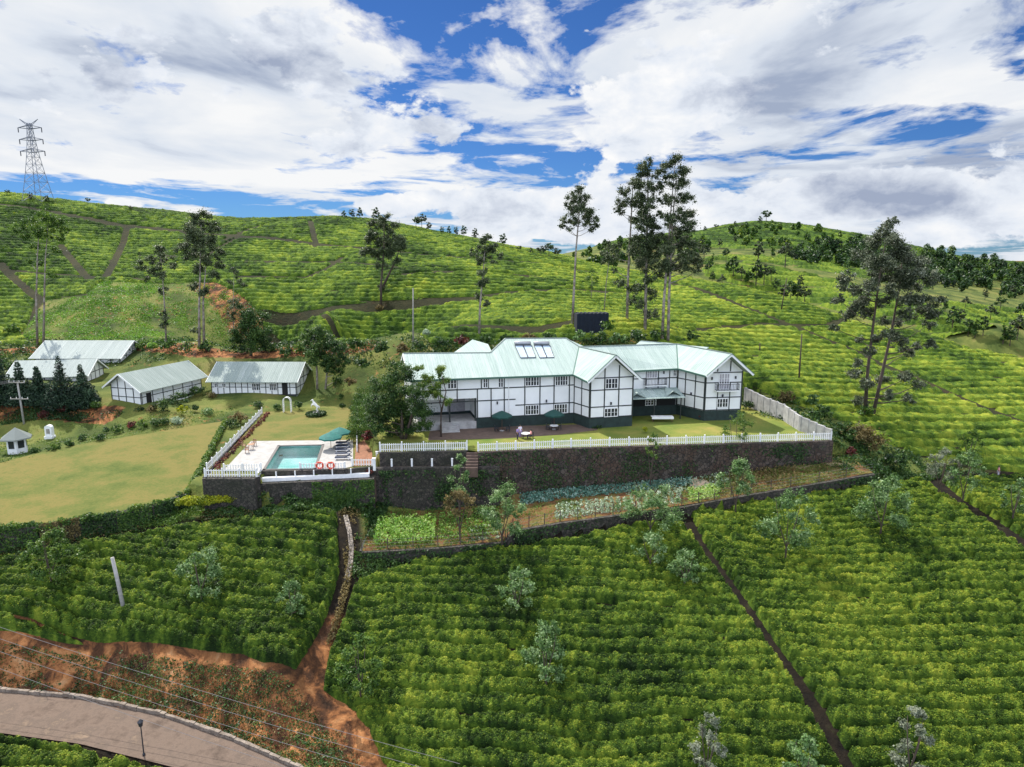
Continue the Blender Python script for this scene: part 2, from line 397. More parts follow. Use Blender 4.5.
for px, py, z in BACK_Z:
    p = at_z(px, py, z); Pb.append((p.x / p.y, math.log(p.y))); Zb.append(z)
for u in (-1.2, -0.8, -0.4, 0.0, 0.1):
    for Y, z in ((340, 22), (700, 5), (1400, -10)): Pb.append((u, math.log(Y))); Zb.append(z)
for u, zz in ((0.30, 3), (0.42, 0), (0.55, -6), (0.70, -12), (0.9, -14)):
    Pb.append((u, math.log(245 - 70 * (u - 0.3)))); Zb.append(zz)
for u in (0.3, 0.6, 0.9, 1.2):
    for Y, z in ((760, 10), (1400, -10)): Pb.append((u, math.log(Y))); Zb.append(z)
# under the hotel terrace the ground is flat
for x, y, z in ((-18, 100, 0), (-18, 116, 0.2), (0, 116, 0.2), (20, 118, 0.2), (34, 118, 0.6), (30, 95, -0.3), (0, 90, -0.3), (-18, 86, -0.3), (38, 105, 0.3), (-40, 80, -3.0), (-30, 80, -3), (0, 84, -0.5), (30, 88, -0.5)):
    Pb.append((x / y, math.log(y))); Zb.append(z)
HB = rbf_fit(Pb, Zb)

FRONT = [
 (-250,560,-7.6),(0,560,-7.2),(50,550,-6.6),(100,540,-6.3),(200,525,-6.0),(330,513,-5.6),(340,560,-8.3),(356,581,-9.9),(422,559,-9.2),(515,546,-8.3),(613,530,-7.3),(690,513,-6.3),(797,494,-5.4),(862,487,-5.0),
 (930,478,-5.0),(1024,476,-5.4),(1150,486,-6),(1024,500,-5.6),(1300,480,-6),
 (-250,630,-11),(0,635,-10.5),(240,655,-12),(290,670,-12.6),(120,600,-9.2),(250,600,-9.7),(150,640,-11.2),
 (-250,685,-14.2),(0,692,-14.3),(80,697,-14.5),(160,714,-14.8),(230,738,-15.1),(300,769,-15.5),(0,732,-14.5),(90,745,-14.8),(180,769,-15.3),(-250,720,-14.4),(0,767,-15.3),(-250,767,-15.6),(90,800,-16),
 (290,715,-15),(330,690,-14.6),(320,740,-16.2),(385,767,-16.8),(345,640,-12.6),(360,700,-15),(400,767,-16.8),(600,767,-16.5),(520,680,-14),(520,620,-11.6),(700,620,-10.6),(700,700,-13.2),(850,767,-14.8),(1024,767,-13.6),
 (1024,600,-8.7),(900,560,-7.5),(1024,540,-6.7),(900,680,-11.6),(600,560,-8.9),(800,560,-8.0),(420,640,-12.4),(400,600,-10.9),
 (512,1000,-21),(0,900,-18.5),(-250,900,-18),(1200,900,-17),(850,900,-18.5),(200,900,-19),(1300,600,-9),(1300,767,-14),
]
Pf, Zf = [], []
for px, py, z in FRONT:
    p = at_z(px, py, z); Pf.append((p.x / p.y, math.log(p.y))); Zf.append(z)
for px, py, Y in [(1024,400,125),(1150,430,110),(1300,430,125),(1024,362,150)]:
    p = at_y(px, py, Y); Pf.append((p.x / p.y, math.log(p.y))); Zf.append(p.z)
for px, py, z in ((200,470,-5.0),(330,470,-4.8),(450,480,-7.0),(560,470,-6.2),(700,465,-4.6),(820,455,-3.4),(0,480,-4.8)):
    p = at_z(px, py, z); Pf.append((p.x / p.y, math.log(p.y))); Zf.append(z)
HF = rbf_fit(Pf, Zf)

def V2(p): return (p[0], p[1])
# edges of the terraces (world): left lawn, pool terrace, stair ledge, hotel lawn
lawn_front = [at_z(*q) for q in ((-260,560,-4.3),(-120,542,-4.25),(0,527,-4.2),(40,524,-4.15),(80,518,-4.1),(115,512,-4.0),(150,505,-4.0),(186,493,-3.9))]
lawn_back = [at_z(*q) for q in ((-260,478,-3.4),(-120,472,-3.2),(0,463,-3.1),(49,450,-3.0),(103,440,-2.8),(150,433,-2.5),(185,427,-2.3),(224,421,-2.1))]
pool_a = at_z(205, 477, -1.5); pool_b = at_z(257, 477, -1.5); pool_c = at_z(257, 481, -2.5); pool_d = at_z(368, 476, -2.5)
fl = [at_z(380,452,0), at_z(467,450,0), at_z(478,451.5,0), at_z(571,447.5,0), at_z(760,442,0), at_z(831,440,0)]
led_a = at_z(380, 467, -1.7); led_b = at_z(478, 466, -1.7)
frontline = [Vector((-400, 69.5, 0))] + lawn_front + [Vector((pool_a.x, pool_a.y, 0)), Vector((pool_b.x, pool_b.y, 0)), Vector((pool_c.x, pool_c.y, 0)), Vector((pool_d.x, pool_d.y, 0)),
             Vector((led_a.x, led_a.y, 0)), Vector((led_b.x, led_b.y, 0))] + [Vector(p) for p in fl[2:]] + [Vector((fl[5].x + 3, fl[5].y + 1, 0)), Vector((48, 86, 0)), Vector((400, 86, 0))]
FLX = np.array([p.x for p in frontline]); FLY = np.array([p.y for p in frontline])
o_ = np.argsort(FLX, kind='stable'); FLX = FLX[o_]; FLY = FLY[o_]

def smooth(a, b, x):
    t = np.clip((x - a) / (b - a), 0, 1); return t * t * (3 - 2 * t)
NU, NW = 700, 620
GU = np.linspace(-1.25, 1.25, NU); GW = np.linspace(math.log(30), math.log(1500), NW)
gu, gw = np.meshgrid(GU, GW)           # rows = distance
gy = np.exp(gw); gx = gu * gy
Q = np.stack([gu.ravel(), gw.ravel()], -1)
ZB = HB(Q).reshape(gu.shape); ZF = HF(Q).reshape(gu.shape)
fy = np.interp(gx.ravel(), FLX, FLY).reshape(gx.shape)
hard = (gy > fy + 0.45).astype(float)
soft = smooth(-6, 6, gy - fy)
kx = smooth(44, 56, gx)
sel = hard * (1 - kx) + soft * kx
ZG = ZB * sel + ZF * (1 - sel)
# gentle natural unevenness outside the levelled grounds
def vnoise(x, y, s, seed=0, octv=3):
    """value noise on numpy arrays"""
    out = np.zeros_like(x, dtype=float); amp = 1.0; tot = 0
    r_ = np.random.default_rng(100 + seed); tab = r_.random(65536)
    for k in range(octv):
        xs = x / s * 2 ** k + 37.1 * k; ys = y / s * 2 ** k + 11.7 * k
        xi = np.floor(xs).astype(np.int64); yi = np.floor(ys).astype(np.int64); fx = xs - xi; fy_ = ys - yi
        fx = fx * fx * (3 - 2 * fx); fy_ = fy_ * fy_ * (3 - 2 * fy_)
        h = lambda a, b: tab[((a * 73856093) ^ (b * 19349663)) & 65535]
        v = (h(xi, yi) * (1 - fx) + h(xi + 1, yi) * fx) * (1 - fy_) + (h(xi, yi + 1) * (1 - fx) + h(xi + 1, yi + 1) * fx) * fy_
        out += v * amp; tot += amp; amp *= 0.5
    return out / tot - 0.5
ZG += vnoise(gx, gy, 26, 1) * 1.6 * smooth(135, 170, gy) + vnoise(gx, gy, 70, 2) * 4 * smooth(250, 400, gy)

#BANK
def inpoly(x, y, poly):
    x = np.asarray(x, float); y = np.asarray(y, float); ins = np.zeros(x.shape, bool); n = len(poly)
    for i in range(n):
        x0, y0 = poly[i][0], poly[i][1]; x1, y1 = poly[(i + 1) % n][0], poly[(i + 1) % n][1]
        if y0 == y1: continue
        c = ((y0 > y) != (y1 > y)) & (x < (x1 - x0) * (y - y0) / (y1 - y0) + x0); ins ^= c
    return ins
def dline(x, y, pts, closed=False):
    d = np.full(np.shape(x), 1e9)
    n = len(pts)
    for i in range(n if closed else n - 1):
        ax, ay = pts[i][0], pts[i][1]; bx, by = pts[(i + 1) % n][0], pts[(i + 1) % n][1]
        vx, vy = bx - ax, by - ay; L = vx * vx + vy * vy + 1e-9
        t = np.clip(((x - ax) * vx + (y - ay) * vy) / L, 0, 1)
        d = np.minimum(d, np.hypot(x - ax - t * vx, y - ay - t * vy))
    return d
bk_ = [V2(at_z(*q)) for q in ((-250,640,-11),(0,644,-11),(120,655,-11.5),(240,668,-12.4),(300,695,-13.5),(345,700,-14),(395,800,-17),(300,767,-15.4),(160,714,-14.8),(0,692,-14.3),(-250,685,-14.2))]
bm_k = inpoly(gx, gy, bk_) * smooth(0, 1.2, dline(gx, gy, bk_, True))
ZG += bm_k * (-np.abs(vnoise(gx, gy * .35, 2.2, 71, 3)) * 2.6 + vnoise(gx, gy, 0.9, 72, 3) * 0.5)
# sheets laid over the terrain: (name, outline, height function); ground is cut 0.3 below them
def loft_sheet(front, back, n, m):
    """grid between two polylines of equal count"""
    def samp(pl, t):
        L = [0]
        for i in range(len(pl) - 1): L.append(L[-1] + 1)
        t *= L[-1]; i = min(int(t), len(pl) - 2); return pl[i].lerp(pl[i + 1], t - i)
    V = [];
    for j in range(m):
        for i in range(n):
            a = samp(front, i / (n - 1)); b = samp(back, i / (n - 1)); V.append(a.lerp(b, j / (m - 1)))
    F = [(j * n + i, j * n + i + 1, (j + 1) * n + i + 1, (j + 1) * n + i) for j in range(m - 1) for i in range(n - 1)]
    return V, F
sheets = []
def add_sheet(name, front, back, mat, n=40, m=24, drop=0.3, kind='structure', hump=0.0):
    V, F = loft_sheet([Vector(p) for p in front], [Vector(p) for p in back], n, m)
    A = np.array([tuple(v) for v in V])
    if hump: A[:, 2] += vnoise(A[:, 0], A[:, 1], 3.0, 5) * hump
    me = rmesh(name, A, F, mat, smooth=True); o = link(name, me); tag(o, kind=kind)
    poly = [V2(p) for p in front] + [V2(p) for p in reversed(back)]
    sheets.append((A, poly, drop)); return o
gl_back = [at_z(*q) for q in ((262,412,-1.5),(280,411,-1.5),(300,410.5,-1.5),(330,409.5,-1.5),(362,409,-1.5))]
gl_front = [pool_a.copy(), pool_b.copy(), at_z(262, 470.8, -1.5), at_z(345, 469, -1.5), at_z(374, 466, -1.5)]
add_sheet('left_lawn', lawn_front, lawn_back, M['lawn_gold'], 50, 30)
add_sheet('pool_lawn', gl_front, gl_back, M['lawn_gold'], 70, 110)
pool_q = [at_z(264, 470.2, -1.5), at_z(315, 469.4, -1.5), at_z(323, 445.3, -1.5), at_z(278.5, 446.3, -1.5)]   # the pool opening: front left, front right, back right, back left
me_ = bpy.data.objects['pool_lawn'].data
import bmesh
bm0 = bmesh.new(); bm0.from_mesh(me_); kill = [f for f in bm0.faces if inpoly(np.array([f.calc_center_median().x]), np.array([f.calc_center_median().y]), pool_q)[0]]
bmesh.ops.delete(bm0, geom=kill, context='FACES'); bm0.to_mesh(me_); bm0.free()
hl_front = [fl[0], fl[1], fl[2], fl[3], fl[4], fl[5]]
hl_back = [Vector((-20, 97, 0)), Vector((-9, 99, 0)), Vector((-5, 100, 0)), Vector((12, 103, 0)), Vector((33, 108, 0)), at_z(752, 398, 0)]
add_sheet('hotel_lawn', hl_front, hl_back, M['lawn_green'], 50, 20)
# vegetable garden below the wall, and its dark bank
vg_front = [at_z(*q) for q in ((362,551,-7.9),(438,547,-7.8),(505,541,-7.6),(513,530,-6.6),(560,522,-6.1),(613,515,-5.7),(682,506,-5.2),(731,497,-4.6),(791,487,-4.0),(873,473,-3.2))]
vg_back = [at_z(*q) for q in ((376,512,-6.9),(440,510,-6.8),(500,503,-6.6),(514,493,-5.6),(560,488,-5.3),(610,484,-5.0),(680,476,-4.4),(735,469,-3.8),(790,462,-3.2),(850,455,-2.6))]
add_sheet('vegetable_garden', vg_front, vg_back, M['soil'], 120, 24, hump=0.25)
# road
rd_in = [at_z(*q) for q in ((-260,682,-14.1),(-120,684,-14.15),(0,692,-14.2),(80,699,-14.3),(160,716,-14.6),(230,740,-14.9),(300,771,-15.3),(350,815,-15.8),(380,880,-16.4))]
rd_out = [at_z(*q) for q in ((-260,715,-14.2),(-120,722,-14.25),(0,733,-14.3),(80,744,-14.5),(180,769,-15.0),(230,795,-15.4),(270,840,-16),(290,880,-16.5),(300,930,-17))]
add_sheet('road', rd_out, rd_in, M['asphalt'], 90, 14, drop=0.12)

for A, poly, drop in sheets:
    xs = [p[0] for p in poly]; ys = [p[1] for p in poly]
    near = (gx > min(xs) - 2) & (gx < max(xs) + 2) & (gy > min(ys) - 2) & (gy < max(ys) + 2)
    idx = np.argwhere(near); 
    if not len(idx): continue
    qx = gx[near]; qy = gy[near]
    ins = inpoly(qx, qy, poly) 
    dd = dline(qx, qy, poly, True)
    m_ = (ins | (dd < 0.25)); fyn = fy[near]; back_ = A[:, 1].mean() > 70 and A[:, 2].max() > -4.5 and A is not None and (A[:, 2].mean() > -4.2) and not (A[:, 2].min() < -5)
    if back_: m_ &= qy > fyn + 0.45
    zz = ZG[near]; q = np.stack([qx[m_], qy[m_]], -1); out = np.empty(len(q))
    for i in range(0, len(q), 4000):
        d2 = ((q[i:i + 4000, None] - A[None, :, :2]) ** 2).sum(-1)
        k4 = np.argsort(d2, 1)[:, :4]; w4 = 1 / (np.take_along_axis(d2, k4, 1) + 1e-3)
        out[i:i + 4000] = (A[k4, 2] * w4).sum(1) / w4.sum(1)
    zz[m_] = out - drop; ZG[near] = zz

ip_ = inpoly(gx, gy, pool_q) | ((dline(gx, gy, pool_q, True) < 0.25) & (gy > pool_q[0].y)); ZG[ip_] = -3.6
def H(x, y):
    """terrain height (scalar or array) by bilinear lookup"""
    x = np.asarray(x, float); y = np.asarray(y, float)
    a = np.clip((x / y - GU[0]) / (GU[1] - GU[0]), 0, NU - 1.001); b = np.clip((np.log(np.maximum(y, 1)) - GW[0]) / (GW[1] - GW[0]), 0, NW - 1.001)
    i = a.astype(int); j = b.astype(int); fa = a - i; fb = b - j
    return (ZG[j, i] * (1 - fa) + ZG[j, i + 1] * fa) * (1 - fb) + (ZG[j + 1, i] * (1 - fa) + ZG[j + 1, i + 1] * fa) * fb
def hit(px, py, y0=32.0):
    """ground point seen at a pixel"""
    Ys = np.exp(np.linspace(math.log(y0), math.log(1300), 3000)); a, b, c = ray(px, py)
    t = Ys / b; z = CAMZ + c * t; g = H(a * t, Ys); k = np.argmax(z <= g)
    if z[k] > g[k]: k = 0; Ys = np.array([250.0]); t = Ys / b
    return Vector((float(a * t[k]), float(Ys[k]), float(H(a * t[k], Ys[k]))))

# ground sheet
gm = bpy.data.materials.new('ground_earth'); gm.use_nodes = True; T = NT(gm.node_tree); nt = gm.node_tree
b = nt.nodes['Principled BSDF']; b.inputs['Roughness'].default_value = 0.95; b.inputs['Specular IOR Level'].default_value = 0.15
tcn = T.n('ShaderNodeTexCoord'); gs = T.n('ShaderNodeAttribute', attribute_name='grass')
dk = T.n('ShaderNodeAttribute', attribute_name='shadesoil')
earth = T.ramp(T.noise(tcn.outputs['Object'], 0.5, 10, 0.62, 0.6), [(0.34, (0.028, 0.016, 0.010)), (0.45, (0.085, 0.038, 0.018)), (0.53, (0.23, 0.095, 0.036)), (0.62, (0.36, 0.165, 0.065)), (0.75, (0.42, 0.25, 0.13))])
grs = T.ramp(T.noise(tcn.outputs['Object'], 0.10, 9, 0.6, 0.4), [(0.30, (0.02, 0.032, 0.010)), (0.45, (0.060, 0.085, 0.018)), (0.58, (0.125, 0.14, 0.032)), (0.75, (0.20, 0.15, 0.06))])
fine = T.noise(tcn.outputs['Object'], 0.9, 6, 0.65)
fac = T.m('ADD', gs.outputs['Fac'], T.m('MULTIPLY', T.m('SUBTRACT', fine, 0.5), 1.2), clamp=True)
shaded_humus = T.ramp(T.noise(tcn.outputs['Object'], 0.8, 8, 0.6), [(0.35, (0.006, 0.005, 0.004)), (0.62, (0.018, 0.013, 0.008)), (0.8, (0.03, 0.04, 0.012))])  # dark mulch soil, with the lanes' deep shade painted into its colour
nt.links.new(T.mix(dk.outputs['Fac'], T.mix(T.ramp(fac, [(0.42, 0.0), (0.58, 1.0)]), earth, grs), shaded_humus), b.inputs['Base Color'])
bn = T.n('ShaderNodeBump', i_Height=T.noise(tcn.outputs['Object'], 1.6, 9, 0.68)); bn.inputs['Strength'].default_value = 0.9; bn.inputs['Distance'].default_value = 0.3
nt.links.new(bn.outputs[0], b.inputs['Normal'])

def pl(pts, y0=32.0): return [V2(hit(px, py, y0)) for px, py in pts]
# blocks (pixels of their corners on the ground)
def blk(pts): return [V2(hit(*q)) for q in pts]
B_left = blk([(-200,568),(0,562),(60,551),(110,541),(200,527),(330,514),(343,520),(343,560),(333,600),(322,640),(296,672),(262,664),(240,655),(120,643),(0,632),(-200,628)])
B_mid = blk([(358,583),(422,562),(516,549),(613,532),(679,520),(696,542),(743,610),(768,647),(811,715),(838,762),(866,806),(620,850),(400,850),(385,770),(368,730),(345,705),(322,690),(328,655),(338,620),(350,590)])
B_right = blk([(690,513),(797,496),(862,489),(922,482),(948,500),(1024,552),(1150,640),(1300,740),(1200,900),(900,860),(878,806),(850,762),(826,715),(777,647),(752,610),(703,542)])
B_far = blk([(940,481),(1024,478),(1200,492),(1300,560),(1150,600),(1024,540),(965,502)])
B_low = blk([(-200,742),(0,740),(80,751),(170,775),(215,800),(215,900),(-200,900)])
near_blocks = [B_left, B_mid, B_right, B_far, B_low]
hill_paths = [
 ([(-120,200),(0,205),(51,212),(92,220),(129,227),(178,231)], 2.4), ([(127,227),(105,278)], 1.3), ([(0,264),(40,300),(30,330)], 1.2), ([(61,246),(90,280)], 1.2), ([(-100,262),(0,270),(70,276),(142,280)], 1.0),
 ([(47,303),(91,295)], 1.6), ([(178,231),(240,237),(357,248),(404,253),(470,259),(539,264),(600,274)], 2.2), ([(310,221),(316,246)], 1.0), ([(342,258),(325,270),(307,278),(240,277)], 1.2),
 ([(290,220),(260,226),(225,240)], 1.4), ([(263,315),(325,311),(386,306),(430,303),(474,299),(540,291),(590,291),(625,294)], 2.2), ([(269,340),(416,331),(539,330),(575,322)], 2.3), ([(263,349),(350,347),(420,344)], 1.4),
 ([(670,284),(694,288),(733,303),(776,320),(800,329),(826,340),(860,353),(907,375),(948,393),(1023,423),(1150,470)], 1.9), ([(760,325),(830,326),(907,326)], 1.6), ([(690,332),(710,329),(740,327),(760,325)], 1.2),
 ([(240,237),(215,250),(200,262)], 1.0), ([(404,275),(470,272),(540,278)], 1.6), ([(240,262),(330,262),(400,268)], 1.4), ([(100,262),(150,255),(200,258)], 0.7),
 ([(940,482),(975,476),(1024,476),(1150,486)], 1.0), ([(735,278),(790,288),(830,290)],1.0)]
hill_paths = [(pl(p, 85), w * 0.85 + 0.8) for p, w in hill_paths]
meadow = [pl([(45,300),(85,296),(100,282),(215,282),(262,318),(268,345),(200,352),(120,342),(60,342),(30,345),(20,335)], 110)]
HILL = [(-330, 290), (-290, 146), (-80, 146), (-55, 144), (-44, 139), (-20, 137), (-15, 128), (34, 127), (38, 118), (44, 108), (52, 97), (60, 91), (130, 93), (210, 148), (148, 186), (116, 190), (96, 210), (76, 222), (58, 230), (44, 244), (30, 290), (-20, 330), (-400, 330)]

# bare-earth places
bare = [pl([(0,655),(60,665),(150,675),(240,690),(300,735)]), pl([(345,640),(330,680),(340,700),(360,735),(385,775)])]
grass = np.full(gx.shape, 0.72) + vnoise(gx, gy, 14, 9) * 0.4
for pts in bare: grass -= 0.75 * (1 - smooth(2.0, 5.0, dline(gx, gy, pts)))
# cut banks behind the cottages, red earth on the meadow
for pts, w in ((pl([(0,352),(120,345),(200,352),(300,350),(370,345)], 110), 2.0), (pl([(215,285),(235,300),(245,320)], 110), 4.5), (pl([(0,410),(60,412),(110,414)], 80), 2.0)):
    grass -= 0.7 * (1 - smooth(w * 0.5, w * 1.3, dline(gx, gy, pts)))
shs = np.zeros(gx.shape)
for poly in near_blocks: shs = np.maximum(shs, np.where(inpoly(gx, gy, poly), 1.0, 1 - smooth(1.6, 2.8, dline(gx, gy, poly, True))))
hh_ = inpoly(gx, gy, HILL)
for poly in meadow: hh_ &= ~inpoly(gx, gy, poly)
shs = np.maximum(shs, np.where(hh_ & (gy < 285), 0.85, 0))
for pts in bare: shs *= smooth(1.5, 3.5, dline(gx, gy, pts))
F = (np.arange(NW - 1)[:, None] * NU + np.arange(NU - 1)[None]).ravel()
F = np.stack([F, F + 1, F + 1 + NU, F + NU], -1)
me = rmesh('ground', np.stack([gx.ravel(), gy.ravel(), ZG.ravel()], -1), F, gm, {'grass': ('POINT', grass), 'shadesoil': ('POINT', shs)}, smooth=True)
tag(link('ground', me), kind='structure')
# the plain beyond, so that the ground reaches the horizon
fb = MB(); fb.add([(-5000, 1450, -16), (5000, 1450, -16), (5000, 5500, -16), (-5000, 5500, -16)], [(0, 1, 2, 3)])
tag(fb.build('far_plain', gm), kind='structure')

# ------------------------------------------------------------------ tea
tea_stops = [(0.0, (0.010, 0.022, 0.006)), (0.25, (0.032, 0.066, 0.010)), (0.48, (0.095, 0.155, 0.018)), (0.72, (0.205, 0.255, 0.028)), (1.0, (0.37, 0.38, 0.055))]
M['tea'] = leafmat('tea_leaf', tea_stops, 0.6, 0.40, 0.25, 0.12, 0.12)
tm = bpy.data.materials.new('tea_canopy'); tm.use_nodes = True; T = NT(tm.node_tree); nt = tm.node_tree
b = nt.nodes['Principled BSDF']; b.inputs['Roughness'].default_value = 0.9; b.inputs['Specular IOR Level'].default_value = 0.08
tcn = T.n('ShaderNodeTexCoord'); ta = T.n('ShaderNodeAttribute', attribute_name='tone')
f1 = T.noise(tcn.outputs['Object'], 3.6, 8, 0.75)
f2 = T.noise(tcn.outputs['Object'], 0.07, 4, 0.6)
ff = T.m('ADD', ta.outputs['Fac'], T.m('ADD', T.m('MULTIPLY', T.m('SUBTRACT', f1, 0.5), 0.9), T.m('MULTIPLY', T.m('SUBTRACT', f2, 0.5), 0.3)), clamp=True)
nt.links.new(T.ramp(ff, tea_stops), b.inputs['Base Color'])
bn = T.n('ShaderNodeBump', i_Height=T.noise(tcn.outputs['Object'], 3.0, 8, 0.7)); bn.inputs['Strength'].default_value = 1.0; bn.inputs['Distance'].default_value = 0.3
nt.links.new(bn.outputs[0], b.inputs['Normal'])
M['tea_canopy'] = tm

def jhash(a, b, k):
    v = np.sin(a * 127.1 + b * 311.7 + k * 74.7) * 43758.5453; return v - np.floor(v)
def bushes(x, y, rowq, along, dq, dp):
    """flat plucking tables: cells of a jittered planting grid, parted by narrow dark gaps; 0..1 height and tone"""
    q = rowq / dq; qi = np.floor(q); d1 = np.full(x.shape, 9.0); d2 = np.full(x.shape, 9.0); tone = np.zeros_like(x); hg = np.zeros_like(x)
    for a in (-1, 0, 1):
        r_ = qi + a; off = jhash(r_, 0 * r_, 3.1); p = along / dp + off; pi_ = np.floor(p)
        for b_ in (-1, 0, 1):
            c = pi_ + b_
            cxp = c + 0.5 + (jhash(r_, c, 1.0) - 0.5) * 0.7; cq = r_ + 0.5 + (jhash(r_, c, 2.0) - 0.5) * 0.42
            d = np.sqrt(((p - cxp) * dp) ** 2 + ((q - cq) * dq * 1.15) ** 2) * (0.85 + 0.3 * jhash(r_, c, 4.0))
            n_ = d < d1; d2 = np.where(n_, d1, np.minimum(d2, d)); d1 = np.where(n_, d, d1)
            tone = np.where(n_, jhash(r_, c, 8.0), tone); hg = np.where(n_, np.where(jhash(r_, c, 6.0) < 0.02, 0.25, 0.84 + 0.16 * jhash(r_, c, 5.0)), hg)
    gap = (d2 - d1) / dq
    h = hg * (0.86 + 0.14 * smooth(0.0, 0.30, gap)) * (1 - 0.10 * np.clip(d1 / dq, 0, 1) ** 2)
    fr = np.abs(q - np.round(q)); str_ = 0.62 + 0.38 * smooth(-0.12, 0.12, vnoise(x, y, dq * 3.5, 61))
    g0_ = 0.08 if dq < 2 else 0.14
    h *= 1 - (1 - smooth(g0_, g0_ + 0.10, fr)) * str_ * 0.97
    return h, tone

def tea_mesh(name, label, u0, u1, y0, y1, nu, nw, region, rowfun, dq, dp, hmax, paths, holes, base_tone, edge=0.7, leafs=0, fineamp=0.42, fs=0.38, lsize=(0.10, 0.0012), gapband=0.0):
    uu = np.linspace(u0, u1, nu); ww = np.linspace(math.log(y0), math.log(y1), nw)
    a, b_ = np.meshgrid(uu, ww); y = np.exp(b_); x = a * y; g = H(x, y)
    cov = np.zeros(x.shape, bool); de = np.full(x.shape, 0.0)
    for poly in region:
        i_ = inpoly(x, y, poly); cov |= i_
        de = np.where(i_, dline(x, y, poly, True), de)
    for poly in holes: cov &= ~inpoly(x, y, poly)
    k = np.where(cov, smooth(0.0, edge, de), 0)
    for pts, w in paths: k = np.minimum(k, smooth(w * 0.5, w * 0.5 + edge, dline(x, y, pts)))
    rq, al = rowfun(x, y, g)
    wob = vnoise(x, y, 9, 21) * (1.5 if dq < 2 else 0.9) + vnoise(x, y, 34, 22) * 4.0
    h, tn = bushes(x, y, rq + wob, al + vnoise(x, y, 5, 23) * 1.0, dq, dp)
    if gapband > 0:   # every few rows a wider picking lane
        bi = np.floor((rq + wob) / dq); big_ = dq > 2; lane = (jhash(np.floor(bi / 3), 0 * bi, 9.0) < (0.92 if big_ else 0.75)) & (np.mod(bi, 3) == 0) & (vnoise(x, y, 24 if big_ else 7, 24) > (-0.22 if big_ else -0.12))
        fr = (rq + wob) / dq - bi
        h = np.where(lane, h * (1 - (1 - smooth(0.05, 0.42, np.abs(fr - 0.1))) * gapband), h)
    c = k * h * hmax * (0.90 + 0.3 * vnoise(x, y, 6, 25)); c0_ = c
    c += np.where(c > 0.2, vnoise(x, y, fs, 26, 2) * fineamp + vnoise(x, y, 1.1, 28, 2) * 0.16, 0); c = np.where(c0_ > 0.2, np.maximum(c, 0.12), c)
    z = g + np.where(c > 0.06, c, -0.15)
    keep = c > 0.06
    F = (np.arange(nw - 1)[:, None] * nu + np.arange(nu - 1)[None])
    fm = (keep[:-1, :-1] | keep[1:, :-1] | keep[:-1, 1:] | keep[1:, 1:])
    F = F[fm].ravel(); F = np.stack([F, F + 1, F + 1 + nu, F + nu], -1)
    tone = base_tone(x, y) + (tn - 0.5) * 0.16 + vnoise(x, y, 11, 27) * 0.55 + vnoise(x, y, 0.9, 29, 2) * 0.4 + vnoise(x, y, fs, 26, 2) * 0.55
    used = np.unique(F); remap = np.full(nu * nw, -1); remap[used] = np.arange(len(used))
    Vt = np.stack([x.ravel(), y.ravel(), z.ravel()], -1)[used]; F = remap[F]
    tn_out = (tone - 0.16).ravel()[used]
    nf0 = len(F); Vs = [Vt]; Fs = [F]; mid = [np.zeros(nf0)]
    ft = [tn_out[F].mean(1)]
    if leafs:
        # loose leaf sprays standing out of the canopy
        n = leafs; ru = rng.uniform(0, nu - 1.001, n); rw = rng.uniform(0, nw - 1.001, n); iu = ru.astype(int); iw = rw.astype(int)
        sel_ = (c[iw, iu] > hmax * 0.15) & (c[iw + 1, iu + 1] > hmax * 0.10); iu = iu[sel_]; iw = iw[sel_]; fu = ru[sel_] - iu; fw = rw[sel_] - iw
        def bl(A): return (A[iw, iu] * (1 - fu) + A[iw, iu + 1] * fu) * (1 - fw) + (A[iw + 1, iu] * (1 - fu) + A[iw + 1, iu + 1] * fu) * fw
        px_, py_, pz_ = bl(x), bl(y), bl(z); tt = bl(tone); m = len(px_)
        s = (lsize[0] + lsize[1] * py_) * rng.uniform(0.6, 1.35, m)
        c0 = np.stack([px_, py_, pz_ + rng.uniform(0.0, 0.10, m)], -1)
        az_ = rng.uniform(0, 2 * np.pi, m); tilt = rng.uniform(-0.9, 0.9, m)
        d1 = np.stack([np.cos(az_), np.sin(az_), 0 * az_], -1); d2 = np.stack([-np.sin(az_) * np.cos(tilt), np.cos(az_) * np.cos(tilt), np.sin(tilt)], -1)
        q = [c0 - d1 * s[:, None] * .5, c0 + d2 * s[:, None] * .38, c0 + d1 * s[:, None] * .5, c0 - d2 * s[:, None] * .38]
        VV = np.stack(q, 1).reshape(-1, 3); base = len(Vt); FF = np.arange(m * 4).reshape(-1, 4) + base
        Vs.append(VV); Fs.append(FF); mid.append(np.ones(m)); ft.append(tt - 0.02 + rng.normal(0, 0.15, m))
    Vt = np.concatenate(Vs); F = np.concatenate(Fs)
    me = rmesh(name, Vt, F, [M['tea_canopy'], M['tea']], {'tone': ('FACE', np.concatenate(ft))}, smooth=True, midx=np.concatenate(mid))
    o = link(name, me); tag(o, label, None, None, 'stuff'); print(name, len(F)); return o

